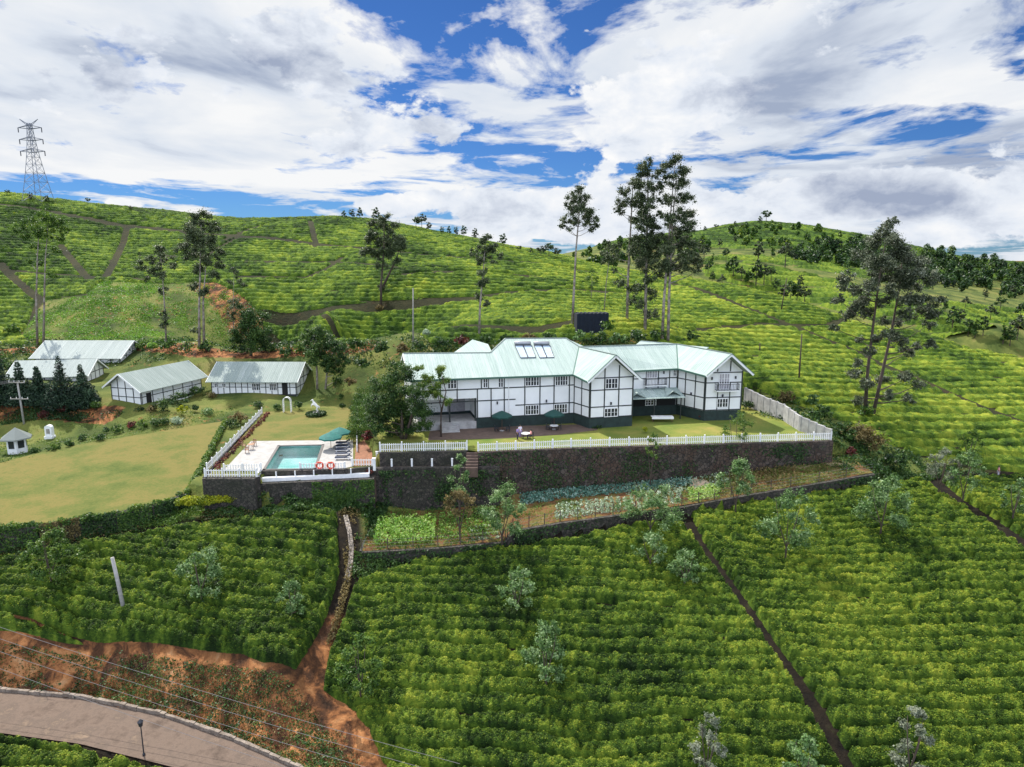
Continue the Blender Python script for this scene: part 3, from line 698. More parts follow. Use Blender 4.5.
gully = pl([(345,515),(348,575),(335,620),(318,655),(300,690)])
rowN = lambda x, y, g: (y + 0.10 * x, x)
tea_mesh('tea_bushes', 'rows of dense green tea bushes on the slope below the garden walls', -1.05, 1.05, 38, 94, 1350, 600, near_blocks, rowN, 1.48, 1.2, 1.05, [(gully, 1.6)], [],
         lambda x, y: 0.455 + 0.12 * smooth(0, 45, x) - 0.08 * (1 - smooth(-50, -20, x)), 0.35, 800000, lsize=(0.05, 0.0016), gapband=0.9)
rowH = lambda x, y, g: (y * 0.5 + 2.6 * g + 0.05 * x, x)
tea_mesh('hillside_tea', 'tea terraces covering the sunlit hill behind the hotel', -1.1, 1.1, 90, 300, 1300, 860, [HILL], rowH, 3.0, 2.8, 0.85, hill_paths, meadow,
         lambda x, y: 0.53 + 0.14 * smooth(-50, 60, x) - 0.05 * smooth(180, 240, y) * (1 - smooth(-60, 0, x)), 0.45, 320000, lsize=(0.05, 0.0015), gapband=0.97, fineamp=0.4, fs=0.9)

far_fields = [pl(p, 215) for p in ([(700,268),(745,262),(800,272),(850,283),(905,300),(900,330),(820,306),(760,290),(705,276)], [(905,300),(960,320),(1024,345),(1150,380),(1150,400),(1024,358),(930,335),(900,322)],
   [(690,262),(760,255),(800,262),(830,272),(745,260),(700,266)], [(935,300),(1024,310),(1100,325),(1024,335),(960,316)])]
far_fields.append([(x / 1.0, y) for x, y in [(120, 330), (200, 330), (300, 470), (235, 500), (170, 430)]])
hill2 = [(130, 400), (330, 400), (420, 560), (60, 560), (60, 470)]
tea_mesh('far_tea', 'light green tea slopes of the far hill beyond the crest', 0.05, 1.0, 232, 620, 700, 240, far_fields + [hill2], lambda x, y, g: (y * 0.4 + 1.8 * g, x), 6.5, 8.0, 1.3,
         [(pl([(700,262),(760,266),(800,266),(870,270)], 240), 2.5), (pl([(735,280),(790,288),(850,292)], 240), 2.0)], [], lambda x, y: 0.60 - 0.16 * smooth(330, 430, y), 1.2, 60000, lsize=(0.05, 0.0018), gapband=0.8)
# ------------------------------------------------------------------ buildings
def metal_roof(name, c1, c2, c3, period=0.35):
    m = bpy.data.materials.new(name); m.use_nodes = True; T = NT(m.node_tree); nt = m.node_tree
    b = nt.nodes['Principled BSDF']; b.inputs['Roughness'].default_value = 0.75; b.inputs['Specular IOR Level'].default_value = 0.25
    uv = T.n('ShaderNodeUVMap'); sp_ = T.n('ShaderNodeSeparateXYZ', i_0=uv.outputs[0])
    tcn = T.n('ShaderNodeTexCoord')
    w = T.m('SINE', T.m('MULTIPLY', sp_.outputs[0], 2 * math.pi / period))
    sheet = T.m('FRACT', T.m('DIVIDE', sp_.outputs[0], 1.05))
    ids = T.n('ShaderNodeTexWhiteNoise', noise_dimensions='1D', i_W=T.m('FLOOR', T.m('DIVIDE', sp_.outputs[0], 1.05)))
    st = T.n('ShaderNodeMapping', i_Vector=uv.outputs[0]); st.inputs['Scale'].default_value = (2.2, 0.25, 1)
    streak = T.noise(st.outputs[0], 1.0, 8, 0.65)
    f = T.m('ADD', T.m('MULTIPLY', ids.outputs[0], 0.20), T.m('MULTIPLY_ADD', streak, 0.7, 0.10))
    c = T.ramp(f, [(0.30, c1), (0.60, c2), (0.85, c3)])
    seam = T.ramp(sheet, [(0.0, 0.55), (0.06, 1.0)])
    mm = T.n('ShaderNodeMix', data_type='RGBA', blend_type='MULTIPLY'); mm.inputs[0].default_value = 1.0
    nt.links.new(c, mm.inputs[6]); nt.links.new(seam, mm.inputs[7]); nt.links.new(mm.outputs[2], b.inputs['Base Color'])
    bn = T.n('ShaderNodeBump', i_Height=w); bn.inputs['Strength'].default_value = 0.6; bn.inputs['Distance'].default_value = 0.03
    nt.links.new(bn.outputs[0], b.inputs['Normal'])
    return m
M['roof'] = metal_roof('mint_roof_sheet', (0.25, 0.325, 0.295), (0.335, 0.405, 0.375), (0.43, 0.49, 0.46))
M['roof_grey'] = metal_roof('pale_green_roof_sheet', (0.19, 0.235, 0.215), (0.26, 0.305, 0.28), (0.37, 0.41, 0.39))
M['roof_white'] = metal_roof('whitish_roof_sheet', (0.25, 0.29, 0.275), (0.31, 0.35, 0.33), (0.39, 0.42, 0.40))

class Wall:
    """vertical wall plane from a to b (as seen from outside: left to right)"""
    def __init__(s, a, b):
        s.a = Vector((a[0], a[1])); s.b = Vector((b[0], b[1])); s.L = (s.b - s.a).length
        s.d = (s.b - s.a) / s.L; s.n = Vector((s.d.y, -s.d.x)); s.rz = math.atan2(s.d.y, s.d.x)
    def pix(s, px, py):
        a, b, c = ray(px, py); t = (s.a.x * s.n.x + s.a.y * s.n.y) / (a * s.n.x + b * s.n.y)
        p = Vector((a * t, b * t)); return (p - s.a).dot(s.d), CAMZ + c * t
    def box(s, mb, s0, s1, z0, z1, o0, o1):
        c = s.a + s.d * (s0 + s1) / 2 + s.n * (o0 + o1) / 2
        mb.box((c.x, c.y, (z0 + z1) / 2), (abs(s1 - s0), abs(o1 - o0), abs(z1 - z0)), s.rz)
    def pt(s, q, z, o=0.0):
        p = s.a + s.d * q + s.n * o; return Vector((p.x, p.y, z))

def window(wl, parent, off, s0, s1, z0, z1, cols=4, rows=2, curtain=False):
    fr = MB(); t = 0.09
    wl.box(fr, s0, s1, z0, z0 + t, 0.0, 0.09); wl.box(fr, s0, s1, z1 - t, z1, 0.0, 0.09)
    wl.box(fr, s0, s0 + t, z0 + t, z1 - t, 0.0, 0.09); wl.box(fr, s1 - t, s1, z0 + t, z1 - t, 0.0, 0.09)
    for i in range(1, cols):
        q = s0 + (s1 - s0) * i / cols; hw = 0.05 if i % 2 == 0 or cols < 4 else 0.035
        wl.box(fr, q - hw, q + hw, z0 + t, z1 - t, 0.0, 0.075)
    for j in range(1, rows):
        z = z0 + (z1 - z0) * j / rows
        for i in range(cols):
            a = s0 + (s1 - s0) * i / cols + 0.06; b_ = s0 + (s1 - s0) * (i + 1) / cols - 0.06
            wl.box(fr, a, b_, z - 0.02, z + 0.02, 0.0, 0.055)
    f = fr.build('window', M['plastic_white'], parent, off)
    g = MB(); wl.box(g, s0 + t, s1 - t, z0 + t, z1 - t, 0.012, 0.03); g.build('pane', M['curtain'] if curtain else M['glass'], f)
    f.children[0].location = (0, 0, 0); me = f.children[0].data
    me.transform(__import__('mathutils').Matrix.Translation((-off[0], -off[1], -off[2])))
    return f

HT = R(14); HO = Vector((10.90, 93.54))
def hl(p, q): return Vector((HO.x + p * math.cos(HT) - q * math.sin(HT), HO.y + p * math.sin(HT) + q * math.cos(HT)))
def h3(p, q, z): v = hl(p, q); return Vector((v.x, v.y, z))
def h2(p, q): v = hl(p, q); return (v.x, v.y)
hotel = thing('hotel', 'long white two storey hotel with black timber framing and mint green metal roof', 'hotel', (HO.x, HO.y, 0))
HF_ = (HO.x, HO.y, 0)
EV = 7.35
w_main = Wall(h2(-24.3, 4.2), h2(-1.1, 3.6)); w_ch1 = Wall(h2(-1.1, 3.6), h2(0, 0)); w_g1 = Wall(h2(0, 0), h2(6.5, 0))
w_g1r = Wall(h2(6.5, 0), h2(6.6, 5.6)); w_rec = Wall(h2(6.6, 5.7), h2(16.1, 5.2)); w_s2 = Wall(h2(16.1, 5.2), h2(18.0, 0.3)); w_g2 = Wall(h2(18.0, 0.3), h2(23.7, -0.3)); w_r = Wall(h2(23.7, -0.3), h2(24.6, 12))
allw = [w_main, w_ch1, w_g1, w_g1r, w_rec, w_s2, w_g2, w_r]
# walls: one body with its back sides; main left bay is open at ground level (porch)
mb = MB(); PLZ = 1.5
poly = [h2(-24.3, 4.2), h2(-1.1, 3.6), h2(0, 0), h2(6.5, 0), h2(6.6, 5.7), h2(16.1, 5.2), h2(18.0, 0.3), h2(23.7, -0.3), h2(24.6, 14), h2(24, 17.5), h2(-9, 19.5), h2(-11.5, 16), h2(-24.3, 16)]
pL = w_main.pix(478 - 1.5, 400)[0]                                   # right edge of the porch
mpt = w_main.pt(pL, 0); low = [(mpt.x, mpt.y)] + poly[1:11] + [h2(-13.5, 16), h2(-24.3, 16), h2(-24.3, 9.0), (h2(-24.3 + pL, 9.0))]
mb.prism(low, PLZ, 4.4); mb.prism(poly, 4.4, EV)
# gable triangles
def gable(mb, wl, z0, apex_z, ext=0.0, t=0.25):
    A = wl.pt(0 - ext, z0); B = wl.pt(wl.L + ext, z0); C = wl.pt(wl.L / 2, apex_z); n = Vector((wl.n.x, wl.n.y, 0)) * t
    vs = [A, B, C, A - n, B - n, C - n]
    mb.add(vs, [(0, 1, 2), (5, 4, 3), (0, 3, 4, 1), (1, 4, 5, 2), (2, 5, 3, 0)])
gable(mb, w_g1, EV, 10.0); gable(mb, w_g2, EV, 9.75)
wL = Wall(h2(-24.3, 16), h2(-24.3, 4.2)); gable(mb, wL, EV, 9.8)
mb.build('wall', M['white'], hotel, HF_)
pb = MB(); pb.prism([(Vector(p[:2]) * 1.0)[:] for p in low], -0.6, PLZ)
# the plinth sits 6 cm back from the wall face
pb.build('plinth', M['plinth'], hotel, HF_)
# terrace block in front of the porch, with its stair
por = MB(); w_p = Wall(h2(-24.3, 8.9), h2(-24.3 + pL, 8.9)); por.prism([h2(-24.3, 4.3), h2(-24.3 + pL - 0.05, 4.0), h2(-24.3 + pL - 0.05, 8.95), h2(-24.3, 8.95)], -0.3, 1.1)
for i in range(5): w_main.box(por, pL - 5.2 - 0.0, pL - 2.6, -0.3, 0.9 - i * 0.2, 0.0 + 0.0 + i * 0.32, 0.32 + i * 0.32)
por.build('porch_floor', M['concrete'], hotel, HF_)
for s_ in (pL - 0.15, pL - 3.8, pL - 7.5): cb = MB(); w_main.box(cb, s_ - 0.12, s_ + 0.12, 1.1, 4.4, -0.27, -0.03); cb.build('porch_column', M['beam'], hotel, HF_)
db = MB(); w_p.box(db, pL - 3.4, pL - 0.8, 1.5, 4.1, 0.0, 0.06); db.build('door', M['curtain'], hotel, HF_)

# timber framing -------------------------------------------------
bm_ = MB()
bt = 0.075
def vb(wl, x0, y0, x1, y1, w=0.15, o=0.05):
    """upright or slanting bar between two pixels on the wall"""
    a = wl.pix(x0, y0); b = wl.pix(x1, y1)
    pa = wl.pt(a[0], a[1], o / 2); pb_ = wl.pt(b[0], b[1], o / 2)
    bm_.beam(pa, pb_, o, w, Vector((wl.n.x, wl.n.y, 0)).cross((pb_ - pa).normalized())) 
def upright(wl, px, py, z0, z1, w=0.15, o=0.055):
    s_ = wl.pix(px, py)[0]; wl.box(bm_, s_ - w / 2, s_ + w / 2, z0, z1, 0.0, o)
def rail(wl, s0, s1, z, w=0.15, o=0.045): wl.box(bm_, s0, s1, z - w / 2, z + w / 2, 0.0, o)
def AX(x): return 400 + x / 5.689
def AY(y): return 325 + y / 5.689
def BX(x): return 570 + x / 5.389
def BY(y): return 325 + y / 5.389
zu = w_main.pix(AX(600), AY(357))[1]; zl = w_main.pix(AX(440), AY(432))[1]; zl2 = w_main.pix(AX(850), AY(447))[1]
print('rails', zu, zl, zl2, 'L', w_main.L, 'pL', pL, 'eave px', w_main.pix(AX(600), AY(292)), w_main.pix(AX(600), AY(520)))
rail(w_main, 0.0, w_main.L, EV - 0.12, 0.2, 0.04); rail(w_main, 0.0, w_main.L, zu)
s593 = w_main.pix(AX(593), AY(400))[0]; s655 = w_main.pix(AX(657), AY(440))[0]
rail(w_main, 0.0, s655, zl); rail(w_main, s655, w_main.L, zl2)
rail(w_main, pL, w_main.L, PLZ + 0.04, 0.1, 0.035)
for x, za, zb in ((325, zl, EV), (463, zu, EV), (503, zu, EV), (440, PLZ, zu), (518, PLZ, zu), (593, PLZ, EV), (710, PLZ, EV), (796, PLZ, EV), (876, PLZ, EV), (963, PLZ, EV), (230, zl, EV), (1000, PLZ, EV), (130, zl, EV)):
    upright(w_main, AX(x), AY(400), za, zb)
# chamfer, gables, recess, right wing
def frame(wl, rails, ups, top=EV, base=PLZ):
    for z in rails: rail(wl, 0.0, wl.L, z)
    for f in ups: s_ = f * wl.L; s_ = min(max(s_, 0.08), wl.L - 0.08); wl.box(bm_, s_ - 0.08, s_ + 0.08, base, top, 0.0, 0.055)
zA = w_g1.pix(BX(220), BY(348))[1]; zB = w_g1.pix(BX(220), BY(438))[1]; zT = w_g1.pix(BX(220), BY(287))[1]
print('g1', zA, zB, zT, w_g1.pix(BX(220), BY(500)))
frame(w_ch1, (zA, zB, EV - 0.1, PLZ + 0.05), (0.0, 0.5, 1.0)); frame(w_g1, (zA, zB, EV - 0.15, PLZ + 0.05), (0.0, 1.0)); 
for x in (185, 262): s_ = w_g1.pix(BX(x), BY(400))[0]; w_g1.box(bm_, s_ - 0.08, s_ + 0.08, PLZ, 10.2 - abs(s_ - w_g1.L / 2) * 0.86 - 0.35, 0.0, 0.055)
frame(w_g1r, (zA, zB), (0.0, 1.0))
frame(w_rec, (w_rec.pix(BX(450), BY(287))[1], w_rec.pix(BX(450), BY(350))[1], EV - 0.1), (0.0, 1.0))
for x in (535, 410, 475): s_ = w_rec.pix(BX(x), BY(320))[0]; w_rec.box(bm_, s_ - 0.07, s_ + 0.07, 3.6, EV, 0.0, 0.055)
z1_, z2_ = w_s2.pix(BX(690), BY(305))[1], w_s2.pix(BX(690), BY(385))[1]
frame(w_s2, (z1_, z2_, EV - 0.1, PLZ + 0.1), (0.0, 0.30, 0.66, 1.0))
g2r = [w_g2.pix(BX(880), BY(y))[1] for y in (316, 392)]
print('g2', z1_, z2_, g2r, w_g2.pix(BX(735), BY(450)), w_g2.pix(BX(735), BY(255)))
frame(w_g2, (z1_, z2_, EV - 0.15, PLZ + 0.1), (0.0, 1.0))
for x, za in ((797, EV), (866, EV)): s_ = w_g2.pix(BX(x), BY(230))[0]; w_g2.box(bm_, s_ - 0.08, s_ + 0.08, za, 10.1 - abs(s_ - w_g2.L / 2) * 0.9 - 0.4, 0.0, 0.055)
for x in (793, 858): s_ = w_g2.pix(BX(x), BY(420))[0]; w_g2.box(bm_, s_ - 0.07, s_ + 0.07, PLZ, z1_, 0.0, 0.055)
frame(w_r, (z1_, z2_), (0.0, 0.3, 0.6, 1.0))
bm_.build('timber_frame', M['beam'], hotel, HF_)

# windows (pixel corners on the facade)
def win_px(wl, F, x0, y0, x1, y1, cols, rows=2, curtain=False):
    a = wl.pix(F[0](x0), F[1](y1)); b = wl.pix(F[0](x1), F[1](y0)); a2 = wl.pix(F[0](x1), F[1](y1))
    window(wl, hotel, HF_, a[0], b[0], a2[1], b[1], cols, rows, curtain)
FA = (AX, AY); FB = (BX, BY)
for c in ((270, 300, 322, 362, 3), (472, 297, 500, 357, 2), (558, 295, 588, 355, 2), (712, 290, 792, 345, 5), (882, 288, 955, 343, 5), (712, 452, 790, 508, 5), (875, 446, 952, 500, 5)): win_px(w_main, FA, *c)
for c in ((190, 285, 258, 341, 4), (183, 445, 258, 492, 4)): win_px(w_g1, FB, *c)
win_px(w_rec, FB, 412, 232, 472, 285, 4, 2, True); win_px(w_rec, FB, 555, 235, 577, 275, 2)
for c in ((800, 260, 862, 345, 4, 3, True), (790, 394, 853, 443, 4)): win_px(w_g2, FB, *c)
wl = w_rec
win_px(w_rec, FB, 405, 400, 465, 432, 4)
# balconies with white slab and dark railing
def balcony(wl, s0, s1, z, dep=0.9):
    f = MB(); wl.box(f, s0, s1, z - 0.14, z, 0.06, dep); bo = f.build('balcony', M['white'], hotel, HF_)
    r_ = MB()
    for a in (0.10, 0.95): wl.box(r_, s0, s1, z + a - 0.03, z + a + 0.03, dep - 0.06, dep - 0.01)
    n = int((s1 - s0) / 0.22)
    for i in range(n + 1): q = s0 + 0.02 + (s1 - s0 - 0.04) * i / n; wl.box(r_, q - 0.02, q + 0.02, z, z + 0.95, dep - 0.05, dep - 0.02)
    for q in (s0 + 0.02, s1 - 0.02):
        wl.box(r_, q - 0.02, q + 0.02, z + 0.92, z + 0.98, 0.06, dep - 0.06); wl.box(r_, q - 0.02, q + 0.02, z + 0.08, z + 0.12, 0.06, dep - 0.06)
        for k in range(4): wl.box(r_, q - 0.015, q + 0.015, z, z + 0.95, 0.1 + k * 0.2, 0.13 + k * 0.2)
    ro = r_.build('railing', M['darkmetal'], bo, HF_)
    return bo
a = w_rec.pix(BX(395), BY(322)); b_ = w_rec.pix(BX(510), BY(322)); balcony(w_rec, a[0], b_[0], a[1])
a = w_g2.pix(BX(778), BY(350)); b_ = w_g2.pix(BX(898), BY(350)); balcony(w_g2, a[0], b_[0], a[1])
# wall lamps
for wl, x, y in ((w_rec, 505, 255), (w_g2, 765, 287), (w_g2, 892, 282), (w_main, None, None), (w_g1, 220, 422), (w_s2, 655, 370), (w_g2, 822, 380)):
    if x is None: continue
    s_, z = wl.pix(BX(x), BY(y)); m_ = MB(); wl.box(m_, s_ - 0.1, s_ + 0.1, z - 0.2, z + 0.2, 0.0, 0.18); m_.build('wall_lamp', M['darkmetal'], hotel, HF_)
for x, y in ((553, 442), (832, 432)):
    s_, z = w_main.pix(AX(x), AY(y)); m_ = MB(); w_main.box(m_, s_ - 0.09, s_ + 0.09, z - 0.2, z + 0.2, 0.0, 0.18); m_.build('wall_lamp', M['darkmetal'], hotel, HF_)
# drain pipe near the middle of the long front
dp = MB(); s_ = w_main.pix(AX(618), AY(400))[0]; dp.tube([w_main.pt(s_, PLZ, 0.09), w_main.pt(s_, EV, 0.09)], 0.05, 6); dp.build('drain_pipe', M['white'], hotel, HF_)

# roof ------------------------------------------------------------
k_ = 0.412; ez = EV + 0.02
def mz(q): return ez + (q - 3.1) * k_
rf = MB(); TH = 0.10
V_ = (3.1, 10.9, 10.35)
L1 = (-24.9, 10.0, mz(10.0)); L2 = (-12.2, 9.4, mz(9.4)); T1 = (-9.0, 13.2, mz(13.2)); T2 = (0.5, 12.4, mz(12.4) + .2)
Vj = (1.9, 10.2, 10.30)
P = lambda *a: h3(*a)
rf.slab([P(-24.9, 3.7, ez + .05), P(-1.5, 3.0, ez), P(*Vj), P(*T2), P(*T1), P(*L2), P(*L1)], TH)
g1r = P(3.25, -1.1, 10.55); e1l = (-0.75, -1.1, 7.0); e1r = (7.25, -1.1, 7.0)
rf.slab([P(*e1l), g1r, P(*Vj), P(-1.5, 3.0, ez)], TH)
rf.slab([g1r, P(*e1r), P(7.25, 5.0, 7.15), P(*Vj)], TH)
Qr = (18.6, 10.8, 10.15); Rp = (7.9, 11.2, 10.25)
rf.slab([P(7.25, 5.0, 7.15), P(15.7, 4.5, ez - .05), P(*Qr), P(*Vj)], TH)
g2r_ = P(20.9, -1.5, 10.15)
rf.slab([P(17.1, -1.4, 7.1), g2r_, P(*Qr), P(15.7, 4.5, ez - .05)], TH)
rf.slab([g2r_, P(24.6, -1.6, 7.1), P(25.4, 13, 7.1), P(*Qr)], TH)
# back slopes
rf.slab([P(*L1), P(*L2), P(-12.2, 16.8, ez), P(-24.9, 16.8, ez)], TH)
rf.slab([P(*L2), P(*T1), P(-9.5, 21.0, ez + .3), P(-12.2, 16.8, ez)], TH)
rf.slab([P(*T1), P(*T2), P(2.5, 21.0, ez + .3), P(-9.5, 21.0, ez + .3)], TH)
rf.slab([P(*T2), P(*Vj), P(9, 19, ez + .3), P(2.5, 21.0, ez + .3)], TH)
rf.slab([P(*Vj), P(*Qr), P(24.5, 18.2, ez), P(9, 19, ez)], TH)
rf.slab([P(*Qr), P(25.4, 13, 7.1), P(24.5, 18.2, ez)], TH)
# rear wing seen over the low left ridge, and the rear roof on the right
a0 = at_y(453, 353, 107); a1 = at_y(472.5, 339.5, 114); a2 = at_y(488, 344, 112.5); a3 = at_y(493, 354, 107.5)
rf.slab([a0, a1, a2, a3], TH); rf.slab([a1, a0, a0 + Vector((0, 12, -2.6)), a1 + Vector((0, 6, -2.2))], TH)
b0 = at_y(633, 347, 109.5); b1 = at_y(641, 340.5, 115); b2 = at_y(676, 343.5, 116); b3 = at_y(681, 347, 110)
rf.slab([b0, b1, b2, b3], TH); b4 = at_y(682, 346.5, 111); b5 = at_y(684, 345, 114); b6 = at_y(709, 347, 114.5); b7 = at_y(706, 349, 109.5); rf.slab([b4, b5, b6, b7], TH)
roof = rf.build('roof', M['roof'], hotel, HF_)
# ridge caps, barge boards, fascia (sub-parts of the roof)
rc = MB()
for a, b_ in ((P(*L1), P(*L2)), (P(*L2), P(*T1)), (P(*T1), P(*T2)), (P(*T2), P(*Vj)), (g1r, P(*Vj)), (P(*Vj), P(*Qr)), (P(*Qr), g2r_)):
    rc.beam(a + Vector((0, 0, .03)), b_ + Vector((0, 0, .03)), 0.22, 0.08)
rc.build('ridge_cap', M['roof'], roof, HF_)
for a, b_ in ((P(*Vj), P(-1.5, 3.0, ez)), (P(*Vj), P(7.25, 5.0, 7.15)), (P(*Qr), P(15.7, 4.5, ez - .05))): vl = MB(); vl.beam(a + Vector((0, 0, .02)), b_ + Vector((0, 0, .02)), 0.16, 0.05); vl.build('valley_gutter', M['trim_green'], roof, HF_)
fa = MB(); dn = Vector((0, 0, -0.13))
for a, b_ in ((P(-24.9, 3.66, ez + .05), P(-1.5, 2.96, ez)), (P(-1.5, 2.96, ez), P(-0.78, -1.1, 7.0)), (P(7.28, 5.0, 7.15), P(15.7, 4.46, ez - .05)), (P(15.66, 4.5, ez - .05), P(17.06, -1.4, 7.1))):
    fa.beam(a + dn, b_ + dn, 0.10, 0.26)
fa.build('fascia', M['trim_green'], roof, HF_)
of = Vector((hl(0, -1).x - HO.x, hl(0, -1).y - HO.y, 0)) * 0.06
for pk, l, r_ in ((g1r, P(*e1l), P(*e1r)), (g2r_, P(17.1, -1.4, 7.1), P(24.6, -1.6, 7.1)), (P(*L1), P(-24.9, 3.7, ez + .05), P(-24.9, 16.8, ez))):
    bb = MB()
    for e in (l, r_): bb.beam(pk + of + Vector((0, 0, -.16)), e + of + Vector((0, 0, -.16)), 0.08, 0.34)
    bb.build('barge_board', M['white'], roof, HF_)
for pk, l in ((g1r, P(*e1l)), (g2r_, P(17.1, -1.4, 7.1)), (g1r, P(*e1r)), (g2r_, P(24.6, -1.6, 7.1))):
    bd = MB(); bd.beam(pk + of * 1.3 + Vector((0, 0, .045)), l + of * 1.3 + Vector((0, 0, .045)), 0.16, 0.07); bd.build('barge_trim', M['trim_green'], roof, HF_)
so = MB()   # soffit of the eaves
so.slab([P(-24.8, 3.8, EV - .18), P(-1.5, 3.1, EV - .18), P(-1.2, 3.9, EV - .18), P(-24.8, 4.5, EV - .18)], 0.04)
so.build('soffit', M['white'], roof, HF_)
# entrance canopy in the recess
cn = MB(); cz = 3.75
p1 = at_y(BX(338), BY(402), hl(7, 2.3).y); 
ca, cb_, cc, cd = P(6.6, 2.2, 3.45), P(15.6, 1.6, 3.45), P(16.0, 5.2, 4.25), P(6.7, 5.6, 4.25)
cn.slab([ca, cb_, cc, cd], 0.1)
for s_ in (8.3, 14.0):
    cn.slab([P(s_ - 1.3, 2.1, 3.55), P(s_, 2.3, 4.35), P(s_, 5.2, 4.5)], 0.06); cn.slab([P(s_, 2.3, 4.35), P(s_ + 1.3, 2.1, 3.55), P(s_, 5.2, 4.5)], 0.06)
cno = cn.build('entrance_canopy', M['roof'], hotel, HF_)
for q in (6.9, 11.0, 15.3): pp = MB(); pp.tube([P(q, 2.35, 0), P(q, 2.3, 3.4)], 0.09, 8); pp.build('canopy_post', M['beam'], cno, HF_)
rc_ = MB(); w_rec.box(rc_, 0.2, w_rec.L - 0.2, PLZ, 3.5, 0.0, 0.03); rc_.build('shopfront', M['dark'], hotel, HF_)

# solar water heaters on the tall roof slope
def roofpt(px, py):
    A, B, C = P(-9, 13.2, mz(13.2)), P(0, 12.4, mz(12.4)), P(-12, 3.3, ez); n = (B - A).cross(C - A).normalized()
    d = Vector(ray(px, py)); o = Vector((0, 0, CAMZ)); t = (A - o).dot(n) / d.dot(n); return o + d * t, (n if n.z > 0 else -n)
def heater(x0, x1, label):
    c, n = roofpt(AX((x0 + x1) / 2 + 15), AY(160)); l, _ = roofpt(AX(x0), AY(115)); r_, _ = roofpt(AX(x1), AY(115))
    bl_, _ = roofpt(AX(x0 + 35), AY(192)); br_, _ = roofpt(AX(x1 + 28), AY(190))
    t = thing('solar_water_heater', label, 'water heater', c, 0, 'solar heaters on the hotel roof')
    up = n * 0.35
    tk = MB(); e = (r_ - l); tk.tube([l + up + e * 0.02, l + up + e * 0.05, r_ + up - e * 0.05, r_ + up - e * 0.02], [0.2, 0.3, 0.3, 0.2], 12); tk.build('tank', M['metal'], t, c, True)
    for f0, f1 in ((0.02, 0.48), (0.52, 0.98)):
        q0, q1 = l.lerp(r_, f0), l.lerp(r_, f1); q2, q3 = bl_.lerp(br_, f1), bl_.lerp(br_, f0); dn_ = (q3 - q0).normalized() * 0.35
        pn = MB(); pn.slab([q0 + dn_ + n * .16, q1 + dn_ + n * .16, q2 + n * .16, q3 + n * .16], 0.1, -n); pn.uv = {}; pn.build('collector_panel', M['solar'], t, c)
        fm = MB()
        cs = [q0 + dn_ + n * .18, q1 + dn_ + n * .18, q2 + n * .18, q3 + n * .18]
        for i in range(4): fm.beam(cs[i], cs[(i + 1) % 4], 0.07, 0.08, n)
        fm.build('panel_frame', M['darkmetal'], t, c)
M['solar'] = pmat('collector_glass', (0.42, 0.52, 0.60), 0.18, 0.1, 2.0)
heater(648, 745, 'left solar water heater with steel tank and two panels on mint roof')
heater(757, 850, 'right solar water heater with steel tank and two panels on mint roof')

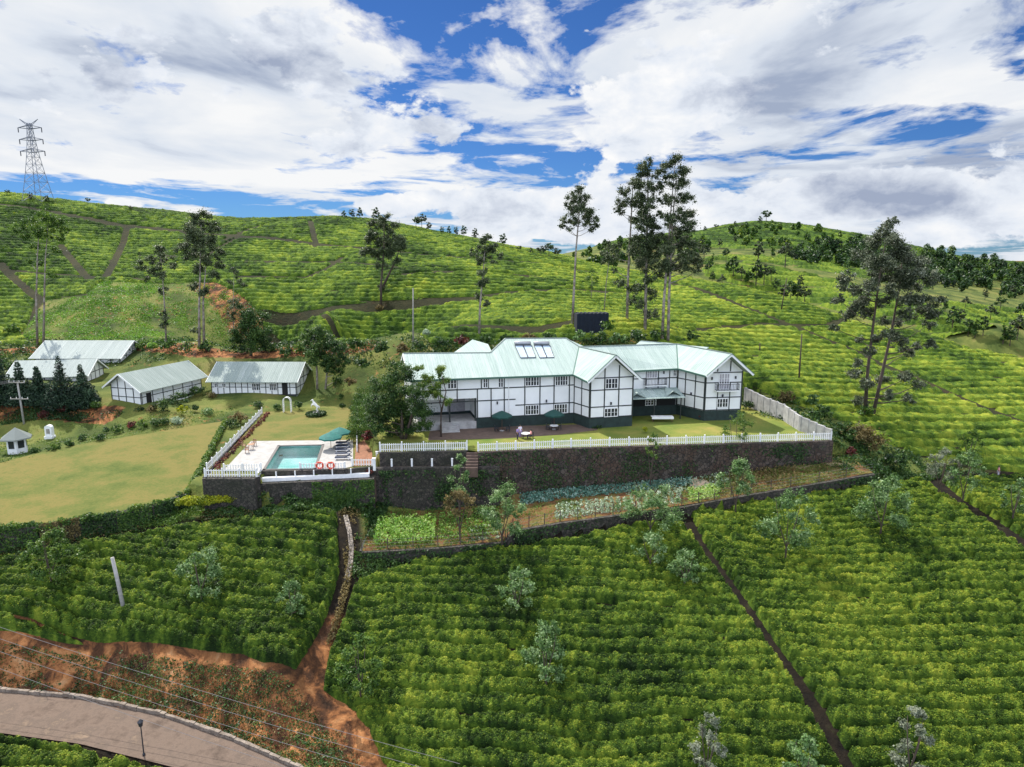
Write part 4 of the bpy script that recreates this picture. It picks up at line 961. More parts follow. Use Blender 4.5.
# cottages ----------------------------------------------------------
def cottage(name, label, ra, rb, hw, ze, zb, roofmat, over=0.5, hwb=None, wallin=0.5, wins=(), gable_end=None, verts=8):
    """ra, rb: ridge ends; hw: half width front; hwb: half width back"""
    ra = Vector(ra); rb = Vector(rb); d = (rb - ra); d.z = 0; L = d.length; d.normalize(); n = Vector((d.y, -d.x, 0))
    if hwb is None: hwb = hw
    t = thing(name, label, 'cottage', (ra.x, ra.y, zb)); off = (ra.x, ra.y, zb)
    zr = ra.z; sl = (zr - ze) / hw
    A = ra - d * over; B = rb + d * over
    fe = n * hw; be = -n * hwb; zbk = zr - sl * hwb
    mb = MB(); Z = lambda v, z: Vector((v.x, v.y, z))
    mb.slab([Z(A + fe, ze), Z(B + fe, ze), Z(B, zr), Z(A, zr)], 0.08); mb.slab([Z(A, zr), Z(B, zr), Z(B + be, zbk), Z(A + be, zbk)], 0.08)
    ro = mb.build('roof', roofmat, t, off)
    for e, s_ in ((A, -1), (B, 1)):
        bb = MB()
        for q, z in ((fe, ze), (be, zbk)): bb.beam(Z(e, zr - .1) + d * s_ * .05, Z(e + q, z - .1) + d * s_ * .05, 0.07, 0.24)
        bb.build('barge_board', M['white'], ro, off)
    wi = hw - wallin; wb = hwb - wallin
    c = [Z(ra + n * wi, 0), Z(rb + n * wi, 0), Z(rb - n * wb, 0), Z(ra - n * wb, 0)]
    wf = zr - sl * wi - 0.12; wbk = zr - sl * wb - 0.12
    mb = MB(); b0 = zb - 1.5
    vs = [Z(c[0], b0), Z(c[1], b0), Z(c[2], b0), Z(c[3], b0), Z(c[0], wf), Z(c[1], wf), Z(c[2], wbk), Z(c[3], wbk), Z(ra, zr - .1), Z(rb, zr - .1)]
    mb.add(vs, [(0, 1, 5, 4), (2, 3, 7, 6), (0, 4, 8, 7, 3), (1, 2, 6, 9, 5), (3, 2, 1, 0), (4, 5, 9, 8), (8, 9, 6, 7)])
    mb.build('wall', M['white'], t, off)
    wF = Wall(c[0][:2], c[1][:2]); wG = Wall(c[3][:2], c[0][:2]); wE = Wall(c[1][:2], c[2][:2])
    fr = MB()
    wF.box(fr, 0, wF.L, zb - .2, zb + .25, 0, .05)
    zm = zb + (wf - zb) * 0.52
    wF.box(fr, 0, wF.L, zm - .06, zm + .06, 0, .045); wF.box(fr, 0, wF.L, wf - .14, wf, 0, .04)
    nv = verts
    for i in range(nv + 1): s_ = 0.08 + (wF.L - 0.16) * i / nv; wF.box(fr, s_ - .06, s_ + .06, zb + .25, wf, 0, .055)
    for wl_ in (wG, wE):
        pk = wb if wl_ is wG else wi
        for f in (0.02, 0.25, 0.5, 0.75, 0.98):
            s_ = wl_.L * f; top = zr - .15 - sl * abs(s_ - pk) - .1
            wl_.box(fr, s_ - .07, s_ + .07, zb, top, 0, .055)
        for z in (zb + .1, zb + (min(wf, wbk) - zb) * 0.5, min(wf, wbk) - .1): 
            wl_.box(fr, 0, wl_.L, z - .06, z + .06, 0, .045)
    fr.build('timber_frame', M['beam'], t, off)
    for s0, s1, z0, z1, k in wins:
        if k == 'door':
            m_ = MB(); wF.box(m_, s0, s1, zb, zb + z1, 0.0, .07); m_.build('door', M['dark'], t, off)
        else: window(wF, t, off, s0, s1, zb + z0, zb + z1, k, 2)
    return t, wF, wG, wE, off
# right cottage below the slope
ra = at_z(219.7, 361.5, 4.7); rb = at_z(302.5, 361.8, 4.7)
cottage('cottage', 'long low white cottage with pale grey green roof between the horse statue and the slope', ra, rb, 5.0, 1.75, -0.8, M['roof_grey'], 0.5, wallin=0.8, verts=14,
        wins=((0.6, 1.3, 1.4, 2.2, 2), (2.0, 2.7, 1.4, 2.2, 2), (7.4, 9.0, 0.9, 2.2, 4), (10.6, 12.0, 0.9, 2.2, 4), (12.9, 13.9, 0, 2.4, 'door')))
ra = at_z(122, 373, 4.9); rb = at_z(183.9, 361, 4.9)
print('cottage2 ridge', ra, rb)
cottage('cottage', 'white gabled cottage turned towards the left lawn, with wide grey roof', ra, rb, 4.3, 2.0, -0.6, M['roof_grey'], 0.9, hwb=3.6, wallin=0.8, verts=6, wins=((1.0, 2.0, 0, 2.1, 'door'),))
ra = at_y(48.4, 340.3, 140); rb = at_y(131, 340.3, 140)
cottage('cottage', 'farthest white cottage with whitish roof, behind the dark conifers', ra, rb, 5.5, at_y(80, 358.6, 134.5).z, at_y(100, 373, 135).z, M['roof_white'], 0.6, wallin=0.8, verts=9, wins=((11.0, 13.0, 1.0, 2.0, 4),))
ra = at_y(19, 360.5, 124); rb = at_y(93.5, 360.5, 126)
cottage('cottage', 'white cottage mostly hidden by the dark conifers, only its roof end showing', ra, rb, 4.5, ra.z - 2.5, ra.z - 5.2, M['roof_white'], 0.6, wallin=0.8, verts=9)

# kiosk ------------------------------------------------------------
kz = -3.0; kp = hit(18, 453, 70); kt = thing('garden_kiosk', 'small white hexagonal garden kiosk with pyramid roof at the left edge of the lawn', 'kiosk', kp)
m_ = MB(); m_.lathe([(1.3, -0.3), (1.3, 2.3)], seg=6); m_.build('wall', M['white'], kt)
m_ = MB(); m_.lathe([(2.1, 2.15), (2.05, 2.3), (0.35, 3.5), (0.02, 3.75)], seg=6); m_.build('roof', M['roof_white'], kt)
for a in (-60, 0, 60, -120):
    m_ = MB(); ca, sa = math.cos(R(a - 60 + 30)), math.sin(R(a - 60 + 30)); m_.box((1.13 * ca, 1.13 * sa, 1.45), (0.06, 0.8, 1.1), R(a - 60 + 30)); w_ = m_.build('window', M['glass'], kt)
# ------------------------------------------------------------------ retaining walls
def wall_strip(name, label, pts, ztops, zbots, th, mat, cat='wall', cap=None, n_out=True, group=None):
    t = MB()
    for i in range(len(pts) - 1):
        a, b_ = Vector(pts[i]), Vector(pts[i + 1]); d = (b_ - a).normalized(); nn = Vector((d.y, -d.x))
        for k in range(1):
            q = [a + nn * th * .6, b_ + nn * th * .6, b_ - nn * th * .4, a - nn * th * .4]
            t.add([(q[0].x, q[0].y, zbots[i]), (q[1].x, q[1].y, zbots[i + 1]), (q[2].x, q[2].y, zbots[i + 1]), (q[3].x, q[3].y, zbots[i]),
                   (q[0].x, q[0].y, ztops[i]), (q[1].x, q[1].y, ztops[i + 1]), (q[2].x, q[2].y, ztops[i + 1]), (q[3].x, q[3].y, ztops[i])],
                  [(3, 2, 1, 0), (4, 5, 6, 7), (0, 1, 5, 4), (1, 2, 6, 5), (2, 3, 7, 6), (3, 0, 4, 7)])
    o = t.build(name, mat); tag(o, label, cat, group); return o
gz = lambda v: float(H(v[0], v[1]))
# main wall below the hotel lawn
mw = [fl[2], fl[3], fl[3].lerp(fl[4], .33), fl[3].lerp(fl[4], .66), fl[4], fl[5]]
off_ = Vector((0, -0.25))
wall_strip('retaining_wall', 'long dark rubble wall holding up the hotel lawn above the vegetable beds', [Vector((p.x, p.y)) + off_ for p in mw], [0.02] * 6, [-7.5, -6.6, -6, -5.4, -5, -3.6], 0.7, M['stone_red'])
wall_strip('retaining_wall', 'upper dark stone wall below the picket fence left of the steps', [Vector((fl[0].x, fl[0].y - .25)), Vector((fl[1].x, fl[1].y - .25))], [0.02] * 2, [-3, -3], 0.6, M['stone'])
wall_strip('retaining_wall', 'tall dark mossy wall between the pool and the steps, below the stub posts', [Vector((led_a.x - .6, led_a.y - .3)), Vector((led_b.x + 2.7, led_b.y - .3))], [-1.66] * 2, [-9.5, -8.5], 0.7, M['stone'])
lg = MB(); lg.prism([(led_a.x - .6, led_a.y - .1), (led_b.x + 2.2, led_b.y - .1), (fl[2].x + .6, fl[2].y - .5), (fl[0].x, fl[0].y - .5)], -8, -1.7); o = lg.build('stair_ledge', M['path']); tag(o, kind='structure')
wall_strip('retaining_wall', 'dark stone wall under the left corner of the pool garden', [Vector((pool_a.x, pool_a.y - .2)), Vector((pool_b.x, pool_b.y - .2))], [-1.48] * 2, [-6.5] * 2, 1.0, M['stone'])
wall_strip('retaining_wall', 'dark overgrown stone wall under the pool terrace', [Vector((pool_c.x, pool_c.y - .2)), Vector((pool_d.x + .8, pool_d.y - .2))], [-2.52] * 2, [-8.5] * 2, 1.5, M['stone'])
lg = MB(); lg.prism([(pool_c.x, pool_c.y - .1), (pool_d.x + .8, pool_d.y - .1), (gl_front[4].x + .3, gl_front[4].y - .1), (gl_front[3].x, gl_front[3].y - .1), (gl_front[2].x, gl_front[2].y - .1)], -8, -2.56); tag(lg.build('pool_ledge', M['path']), kind='structure')
wall_strip('retaining_wall', 'low dark wall directly in front of the swimming pool', [Vector(gl_front[2][:2]) + Vector((0, -.1)), Vector(gl_front[3][:2]) + Vector((0, -.1)), Vector(gl_front[4][:2]) + Vector((0, -.1))], [-1.47] * 3, [-3.2] * 3, 0.4, M['stone'])
wall_strip('retaining_wall', 'short dark wall stepping back at the corner of the pool terrace', [Vector((pool_c.x, pool_c.y)), Vector((pool_b.x, pool_b.y))][::-1], [-1.5, -2.42][::-1][::-1], [-7, -7], 0.5, M['stone'])
lf = lawn_front
wall_strip('lawn_bank_wall', 'low dark wall along the front of the large left lawn', [Vector((p.x, p.y - .15)) for p in lf], [p.z - .02 for p in lf], [p.z - 3.2 for p in lf], 1.0, M['stone'])
# bank edge of the pool garden against the left lawn
wall_strip('retaining_wall', 'stone edging wall rising beside the left picket fence', [Vector((gl_back[0].x, gl_back[0].y)), Vector((pool_a.x, pool_a.y))], [-1.5, -1.5], [-3.5, -5.5], 0.5, M['stone'])
# bank of the vegetable garden
vf = vg_front
wall_strip('garden_bank', 'dark earth bank along the front edge of the vegetable garden', [Vector((p.x, p.y - .1)) for p in vf], [p.z - .02 for p in vf], [p.z - 3.6 for p in vf], 0.5, M['darkbank'] if 'darkbank' in M else M['stone'])
wall_strip('retaining_wall', 'rough wall end between the gully path and the vegetable garden', [Vector((vg_back[0].x, vg_back[0].y)), Vector((vg_front[0].x, vg_front[0].y))], [-6.9, -7.9], [-10, -12], 0.5, M['stone'])
# pale concrete wall beside the right wing, stepping down
cwp = [at_z(745, 404, 0.3), at_z(763, 412, 0.1), at_z(783, 420, 0), at_z(800, 431, 0), at_z(831, 440, 0)]
tops = [2.9, 2.5, 2.3, 2.0, 1.3]
cw = thing('concrete_wall', 'weathered pale grey block wall stepping down beside the right wing of the hotel', 'wall', (cwp[0].x, cwp[0].y, 0)); of_ = (cwp[0].x, cwp[0].y, 0)
for i in range(4):
    a, b_ = cwp[i], cwp[i + 1]; n_ = 3 if i < 3 else 4
    for k in range(n_):
        p = a.lerp(b_, k / n_); q = a.lerp(b_, (k + 1) / n_); t_ = tops[i] + (tops[i + 1] - tops[i]) * k / n_
        m_ = MB(); d = (q - p); d.z = 0; m_.box(((p.x + q.x) / 2, (p.y + q.y) / 2, (t_ - 1.5) / 2), (d.length - .02, 0.25, t_ + 1.5), math.atan2(d.y, d.x)); m_.build('panel', M['concrete'], cw, of_)
        m_ = MB(); m_.box((p.x, p.y, (t_ - 1.3) / 2), (0.34, 0.34, t_ + 1.55), math.atan2(d.y, d.x)); m_.build('pier', M['concrete'], cw, of_)
# ------------------------------------------------------------------ fences
def picket(label, pts, h=1.05, sp=0.26, post=2.2, group=None, zoff=0.0, rails=(0.25, 0.85), mat=None, parentname='picket_fence', solid=0.0):
    mat = mat or M['fence_white']
    p0 = Vector(pts[0]); t = thing(parentname, label, 'fence', p0, 0, group); off = tuple(p0)
    pk = MB(); rl = MB()
    for i in range(len(pts) - 1):
        a, b_ = Vector(pts[i]), Vector(pts[i + 1]); L = (b_ - a).length; d = (b_ - a).normalized(); rz = math.atan2(d.y, d.x); n = max(1, int(L / sp))
        up = Vector((0, 0, 1))
        for r_ in rails: rl.beam(a + up * (r_ * h + zoff), b_ + up * (r_ * h + zoff), 0.04, 0.07)
        for k in range(n):
            p = a.lerp(b_, (k + .5) / n); pk.box((p.x, p.y, p.z + zoff + h * .5), (0.11, 0.025, h * rng.uniform(.93, 1.0)), rz)
        m = max(1, int(round(L / post)))
        for k in range(m + (1 if i == len(pts) - 2 else 0)):
            p = a.lerp(b_, k / m); q = MB(); q.box((p.x, p.y, p.z + zoff + h * .58), (0.15, 0.15, h * 1.2), rz); q.build('post', mat, t, off)
    pk.build('pickets', mat, t, off); rl.build('rail', mat, t, off)
    return t
up0 = Vector((0, 0, 0.03))
picket('white picket fence between the round tree and the brown steps', [fl[0] + up0, fl[1] + up0], post=2.6)
picket('long white picket fence on top of the wall in front of the hotel lawn', [fl[2] + up0, fl[3] + up0, fl[4] + up0, fl[5] + up0], post=2.4, h=1.0)
picket('white fence climbing beside the red flower strip left of the pool lawn', [at_z(207, 471, -1.5), at_z(262, 413.5, -1.5)], h=0.9, sp=.3)
picket('short white fence at the front left corner of the pool garden', [pool_a + up0, pool_b + up0], h=0.9, sp=.3)
picket('short white fence between the pool terrace and the gate post', [at_z(352, 466, -1.5), at_z(373, 466, -1.5)], h=0.9, sp=.3)
picket('short white fence closing the right end of the sunbathing deck', [at_z(357, 434, -1.5), at_z(357, 452, -1.5)], h=0.9, sp=.3)
# white stub posts on the ledge
for i in range(4):
    p = led_a.lerp(led_b, 0.12 + i * 0.205); m_ = MB(); m_.box((0, 0, .45), (0.2, 0.2, 0.95)); m_.box((0, 0, .95), (0.26, 0.26, 0.06)); m_.box((0, 0, 1.0), (.14, .14, .05))
    o = m_.build('stub_post', M['fence_white'], loc=(p.x, p.y, -1.68)); tag(o, ['white stub post on the ledge nearest the gate', 'second white stub post from the left on the ledge', 'third white stub post from the left on the ledge', 'white stub post on the ledge next to the steps'][i], 'post', 'white posts on the stair ledge')
for i, (px, py) in enumerate(((374.5, 470), (377.5, 463))):
    p = at_z(px, py, -1.7); m_ = MB(); m_.box((0, 0, .7), (0.3, 0.3, 1.5)); m_.box((0, 0, 1.48), (0.38, 0.38, 0.08)); o = m_.build('gate_post', M['fence_white'], loc=p); tag(o, ['front white gate post at the right end of the pool terrace', 'rear white gate post at the right end of the pool terrace'][i], 'post', 'gate posts by the pool')
# garden steps
stp = MB(); a = at_z(467.5, 452, 0)
st0 = fl[1].lerp(fl[2], .5); 
for i in range(6):
    stp.box((0, -0.3 - i * 0.34, -0.15 - i * 0.28 - 0.6), (1.5, 0.36, 1.2))
o = stp.build('garden_steps', M['path'], loc=(st0.x, st0.y, 0)); tag(o, 'brown stone steps going down through the gap in the white fence', 'steps')
# ------------------------------------------------------------------ vegetation
def stops(*c): return [(i / (len(c) - 1), k) for i, k in enumerate(c)]
M['leaf_euc'] = leafmat('gum_leaf', stops((0.010, 0.018, 0.008), (0.028, 0.048, 0.018), (0.075, 0.105, 0.042), (0.19, 0.22, 0.12)), 0.5, 0.22)
M['leaf_oak'] = leafmat('oak_leaf', stops((0.012, 0.020, 0.010), (0.035, 0.052, 0.024), (0.11, 0.135, 0.075), (0.36, 0.38, 0.29)), 0.5, 0.22)
M['leaf_dark'] = leafmat('dark_leaf', stops((0.006, 0.018, 0.006), (0.018, 0.050, 0.012), (0.045, 0.10, 0.02), (0.11, 0.18, 0.035)), 0.5, 0.25)
M['leaf_mid'] = leafmat('green_leaf', stops((0.012, 0.035, 0.008), (0.035, 0.09, 0.015), (0.09, 0.17, 0.025), (0.20, 0.27, 0.045)), 0.5, 0.3)
M['leaf_yellow'] = leafmat('yellow_leaf', stops((0.05, 0.09, 0.01), (0.16, 0.22, 0.015), (0.32, 0.36, 0.02), (0.50, 0.48, 0.03)), 0.5, 0.35)
M['leaf_silver'] = leafmat('silver_leaf', stops((0.020, 0.055, 0.015), (0.058, 0.128, 0.030), (0.14, 0.24, 0.075), (0.34, 0.45, 0.23)), 0.45, 0.3)
M['leaf_grey'] = leafmat('grey_leaf', stops((0.04, 0.055, 0.03), (0.10, 0.125, 0.075), (0.20, 0.225, 0.15), (0.36, 0.38, 0.28)), 0.5, 0.25)
M['leaf_red'] = leafmat('reddish_leaf', stops((0.02, 0.008, 0.008), (0.06, 0.018, 0.015), (0.13, 0.035, 0.025), (0.25, 0.05, 0.04)), 0.6, 0.25)
M['leaf_brown'] = leafmat('dry_leaf', stops((0.03, 0.025, 0.01), (0.09, 0.075, 0.025), (0.18, 0.14, 0.05), (0.30, 0.23, 0.10)), 0.7, 0.25)
M['leaf_conifer'] = leafmat('conifer_leaf', stops((0.004, 0.012, 0.007), (0.012, 0.032, 0.017), (0.030, 0.065, 0.030), (0.07, 0.12, 0.06)), 0.6, 0.12)
M['leaf_cabbage'] = leafmat('cabbage_leaf', stops((0.02, 0.07, 0.05), (0.05, 0.14, 0.10), (0.12, 0.24, 0.18), (0.30, 0.42, 0.36)), 0.5, 0.2)
M['leaf_pale'] = leafmat('pale_crop_leaf', stops((0.10, 0.16, 0.08), (0.22, 0.30, 0.18), (0.38, 0.46, 0.33), (0.55, 0.60, 0.48)), 0.5, 0.25)
M['leaf_fresh'] = leafmat('fresh_crop_leaf', stops((0.04, 0.12, 0.015), (0.10, 0.24, 0.03), (0.22, 0.38, 0.07), (0.42, 0.52, 0.18)), 0.5, 0.35)

def leaf_quads(clumps, n, size, squash=0.8, droop=0.0, shell=0.45, tone0=0.5, tsd=0.17, r=None, ctone=0.14, sub=0):
    """clumps: (x,y,z,rad). returns verts, faces, tone"""
    r = r or rng
    C = np.array(clumps, float)
    if sub:   # break each clump into smaller tufts
        out = []
        for c in C:
            k = sub
            d = r.normal(0, 1, (k, 3)); d /= np.linalg.norm(d, axis=1)[:, None]; rr = r.uniform(0.35, 0.95, k)[:, None] * c[3]
            p = c[:3] + d * rr * np.array([1, 1, squash]); out.append(np.concatenate([p, r.uniform(0.34, 0.60, (k, 1)) * c[3]], 1))
        C = np.concatenate(out)
    w = C[:, 3] ** 2; k = r.choice(len(C), n, p=w / w.sum())
    d = r.normal(0, 1, (n, 3)); d /= np.linalg.norm(d, axis=1)[:, None]
    rr = ((shell + (1 - shell) * r.random(n)) ** 0.7 if not sub else np.abs(r.normal(0.0, 0.62, n))) * C[k, 3]
    p = C[k, :3] + d * rr[:, None] * np.array([1, 1, squash]); p[:, 2] -= droop * r.random(n) * C[k, 3]
    nrm = d * 0.6 + r.normal(0, 0.6, (n, 3)) + np.array([0, 0, 0.45]); nrm /= np.linalg.norm(nrm, axis=1)[:, None]
    t1 = np.cross(nrm, r.normal(0, 1, (n, 3))); t1 /= np.linalg.norm(t1, axis=1)[:, None] + 1e-6; t2 = np.cross(nrm, t1)
    s = size * r.uniform(0.6, 1.4, n)[:, None]
    q = np.stack([p - t1 * s * .5, p + t2 * s * .33, p + t1 * s * .5, p - t2 * s * .33], 1).reshape(-1, 3)
    ct = r.normal(0, ctone, len(C)); tone = tone0 + ct[k] + r.normal(0, tsd, n)
    return q, np.arange(n * 4).reshape(-1, 4), np.clip(tone, 0, 1)
def crown(name, mat, clumps, n, size, parent, **kw):
    V, F, t = leaf_quads(clumps, n, size, **kw); me = rmesh(name, V, F, mat, {'tone': ('FACE', t)})
    return link(name, me, parent)
def limb_pts(a, b, k=5, sag=0.1, wob=0.04, up=True):
    a = Vector(a); b = Vector(b); L = (b - a).length; out = []
    for i in range(k + 1):
        t = i / k; p = a.lerp(b, t); p += Vector((rng.normal(0, wob), rng.normal(0, wob), rng.normal(0, wob * .5))) * L * math.sin(math.pi * t)
        p.z -= (math.sin(math.pi * t) * sag * L) if up else 0
        out.append(p)
    return out
def make_tree(name, label, cat, base, trunks, clumps, leafn, leafs, leafm, barkm, tr=0.25, group=None, sub=0, squash=0.8, droop=0.0, tone0=0.56, limbs=True):
    """all coordinates relative to base; trunks = list of polylines"""
    t = thing(name, label, cat, base, 0, group)
    mb = MB()
    for pl_ in trunks:
        n = len(pl_); P_ = [Vector(p) for p in pl_]; rad = [tr * (1 - 0.82 * i / (n - 1)) for i in range(n)]
        mb.tube(P_, rad, 7)
    if limbs:
        for c in clumps:
            best = None
            for pl_ in trunks:
                for i in range(1, len(pl_) * 6):
                    f = i / (len(pl_) * 6) * (len(pl_) - 1); k = int(f); 
                    if k >= len(pl_) - 1: continue
                    p = Vector(pl_[k]).lerp(Vector(pl_[k + 1]), f - k); d = Vector(c[:3]) - p
                    if p.z > c[2] - 0.25 * math.hypot(d.x, d.y): continue
                    sc = d.length + max(0, 0.35 * math.hypot(d.x, d.y) - d.z) * 2
                    if best is None or sc < best[0]: best = (sc, p, i / (len(pl_) * 6))
            if best and (Vector(c[:3]) - best[1]).length > 0.3:
                r0 = tr * (1 - 0.82 * best[2]) * 0.5
                pts = limb_pts(best[1], c[:3], 4, 0.06, 0.03); mb.tube(pts, [r0, r0 * .8, r0 * .6, r0 * .45, r0 * .3], 5, False)
    mb.build('trunk', barkm, t, smooth=True)
    crown('crown', leafm, clumps, leafn, leafs, t, sub=sub, squash=squash, droop=droop, tone0=tone0)
    return t
def px_tree(name, label, cat, bpx, trunks, clumps, leafn, leafs, leafm, barkm, tr=0.25, y0=100, spread=0.7, base=None, **kw):
    """big individual tree: trunk and clump positions measured in the photograph, given depth around the trunk"""
    B = Vector(base) if base is not None else hit(bpx[0], bpx[1], y0); s = (B.y * cp - (B.z - CAMZ) * sp) / FPX
    T_ = []
    for pl_ in trunks:
        yy = B.y; L = []
        for i, (x, y) in enumerate(pl_):
            p = at_y(x, y, yy); L.append(tuple(p - B)); yy += rng.normal(0, 0.25)
        L[0] = (L[0][0], L[0][1], L[0][2] - 0.4); T_.append(L)
    C = []
    xs = [c[0] for c in clumps]; w = (max(xs) - min(xs)) * s / 2
    for x, y, r in clumps:
        dy = rng.uniform(-1, 1) * w * spread; p = at_y(x, y, B.y + dy); C.append((p.x - B.x, p.y - B.y, p.z - B.z, r * s * 1.28))
    leafn = int(leafn * 4.4); leafs *= 0.60
    if kw.get('sub'): kw['sub'] += 3
    return make_tree(name, label, cat, B, T_, C, leafn, leafs, leafm, barkm, tr, **kw)

E_, BP = M['leaf_euc'], M['bark_pale']
px_tree('gum_tree', 'solitary slender gum tree with small crown behind the middle of the hotel', 'tree', (572, 327), [[(572, 327), (574, 290), (576, 250), (579, 215), (580, 190)]],
        [(580,190,5),(575,198,6),(585,199,6),(570,208,6),(580,209,7),(589,211,6),(565,219,5),(575,219,5),(586,220,6),(594,224,4),(562,226,3),(570,229,3),(592,229,3),(596,218,3)], 3800, 0.42, E_, BP, 0.28, sub=6)
px_tree('gum_tree', 'tall bare stemmed gum tree at the left of the tree group behind the hotel', 'tree', (627, 322), [[(627, 322), (628, 280), (630, 240), (632, 205), (633, 182)], ],
        [(633,181,6),(625,191,6),(620,203,6),(629,203,6),(636,196,5),(640,206,6),(622,214,4),(632,218,5),(617,210,3),(620,282,5),(615,270,3),(612,256,6),(618,247,5),(634,288,6),(630,300,5)], 3600, 0.42, E_, BP, 0.3, sub=6)
px_tree('gum_tree', 'dense middle gum tree of the group behind the hotel with rounded peak', 'tree', (645, 332), [[(645, 332), (646, 280), (647, 230), (648, 190), (648, 165)]],
        [(648,163,6),(642,171,7),(652,173,7),(637,184,6),(646,186,7),(654,190,6),(640,198,7),(650,204,7),(642,214,8),(652,218,6),(640,232,7),(650,238,8),(641,248,8),(653,255,8),(645,265,8),(656,270,6),(634,252,5),(650,293,6),(652,315,7),(640,305,5),(646,280,4),(636,240,6),(655,245,7),(647,222,7),(638,262,6),(650,278,6),(641,288,5),(637,220,5),(655,228,6)], 10500, 0.42, E_, BP, 0.34, sub=7)
px_tree('gum_tree', 'tallest gum tree of the group behind the hotel, twin pale stems', 'tree', (664, 342), [[(662, 342), (664, 300), (668, 250), (671, 210), (675, 165)], [(668, 342), (669, 300), (671, 250), (673, 215), (677, 175)]],
        [(676,159,6),(667,167,7),(683,170,6),(669,180,7),(681,184,7),(661,186,5),(689,198,6),(675,198,7),(665,200,6),(691,213,6),(680,214,7),(668,218,6),(691,228,6),(680,233,6),(661,236,5),(694,245,6),(686,256,7),(697,261,6),(661,262,7),(672,262,7),(688,269,6),(676,248,6),(667,240,5),(660,215,4),(663,274,6),(700,268,4),(683,240,7),(672,225,6),(685,222,6),(668,250,7),(692,256,6),(665,266,7),(680,266,6),(660,250,6)], 12500, 0.42, E_, BP, 0.32, sub=7)
px_tree('gum_tree', 'small thin gum tree left of the tall group behind the hotel', 'tree', (604, 312), [[(604, 312), (606, 285), (609, 262), (610, 248)]], [(610,247,5),(604,252,4),(615,252,4),(608,259,4),(603,262,3)], 900, 0.4, E_, BP, 0.14, sub=4)
px_tree('gum_tree', 'low young gum tree on the slope above the dark shed', 'tree', (591, 300), [[(591, 300), (592, 285), (592, 272)]], [(592,272,4),(588,278,3.5),(595,280,3.5),(591,287,3)], 700, 0.35, M['leaf_mid'], BP, 0.1, sub=3)
px_tree('hill_tree', 'dense dark leaning tree on the middle of the sunlit hill', 'tree', (381, 306), [[(381, 306), (381, 285), (383, 262), (384, 240), (384, 220)], [(383, 285), (390, 272), (397, 258), (399, 248)]],
        [(384,217,6),(379,226,7),(389,226,7),(373,240,7),(384,240,8),(395,239,7),(369,252,6),(380,254,7),(400,248,7),(402,241,5),(382,265,5),(396,261,5),(390,252,6),(374,232,5),(382,288,4)], 8000, 0.5, M['leaf_euc'], M['bark_dark'], 0.35, y0=120, sub=6)
px_tree('hill_tree', 'narrow ragged tree standing on the hill behind the low end of the hotel roof', 'tree', (479, 337), [[(479, 337), (480, 305), (483, 275), (485, 245)]],
        [(486,240,6),(484,249,6),(492,247,5),(474,253,4),(500,257,4),(485,259,5),(482,272,5),(483,284,5),(480,296,4),(486,303,4),(480,262,4),(494,262,3)], 3300, 0.42, M['leaf_euc'], M['bark_pale'], 0.25, sub=5)
px_tree('flat_topped_tree', 'flat topped slender tree with twin stems at the far left of the hillside', 'tree', (40, 346), [[(37, 346), (36, 300), (37, 260), (39, 226)], [(43, 346), (44, 300), (45, 260), (48, 224)]],
        [(20,228,6),(30,222,7),(44,218,7),(56,222,7),(64,231,5),(37,229,7),(51,231,7),(25,236,5),(62,238,4),(34,247,5),(55,250,4),(40,262,4),(30,262,3),(50,275,4)], 4200, 0.40, M['leaf_mid'], M['bark_pale'], 0.26, sub=6, tone0=0.5)
px_tree('gum_tree', 'bushy dark crowned gum tree above the gap between the left cottages', 'tree', (200, 348), [[(199, 348), (199, 310), (200, 270), (201, 225)], [(204, 348), (203, 300), (206, 262)]],
        [(200,219,8),(190,227,7),(210,227,7),(195,237,8),(212,239,7),(203,246,8),(217,253,6),(183,247,6),(190,256,7),(208,259,7),(200,272,7),(220,266,5),(193,285,5),(203,291,5),(214,276,5),(196,330,4)], 8200, 0.44, E_, BP, 0.3, sub=6)
px_tree('gum_tree', 'gum tree with several layered tufts left of the bushy one on the meadow', 'tree', (166, 345), [[(166, 345), (165, 315), (163, 285), (160, 250)]],
        [(159,249,6),(150,259,5),(166,258,6),(156,266,5),(142,266,5),(163,276,5),(146,277,4),(163,290,4),(166,316,5),(164,325,4),(172,265,4),(152,272,4)], 3200, 0.42, E_, BP, 0.22, sub=5)
px_tree('gum_tree', 'thin young tree with two small tufts on the red earth of the meadow', 'tree', (234, 348), [[(234, 348), (233, 310), (234, 272)]], [(234,272,4),(238,280,4),(230,282,3),(234,303,6),(233,315,5),(245,285,3)], 1500, 0.4, E_, BP, 0.14, sub=4)
px_tree('broadleaf_tree', 'rounded dark green tree at the foot of the hill behind the long cottage', 'tree', (251, 356), [[(251, 356), (251, 335), (250, 318)]],
        [(245,314,9),(256,317,9),(250,327,11),(262,334,9),(240,331,9),(252,341,11),(266,344,7),(238,343,7)], 7000, 0.45, M['leaf_dark'], M['bark_dark'], 0.3, sub=6)
px_tree('broadleaf_tree', 'leafy spreading tree at the right end of the long cottage', 'tree', (320, 393), [[(317, 393), (317, 372), (315, 350), (316, 338)], [(325, 391), (327, 372), (333, 352)]],
        [(309,338,8),(320,335,9),(331,341,8),(340,349,8),(311,350,8),(323,350,9),(318,361,8),(332,362,8),(344,361,7),(329,371,6),(341,371,5),(306,345,5),(336,380,4)], 7000, 0.42, M['leaf_dark'], M['bark_pale'], 0.25, base=at_z(320, 393, -0.9), sub=6)
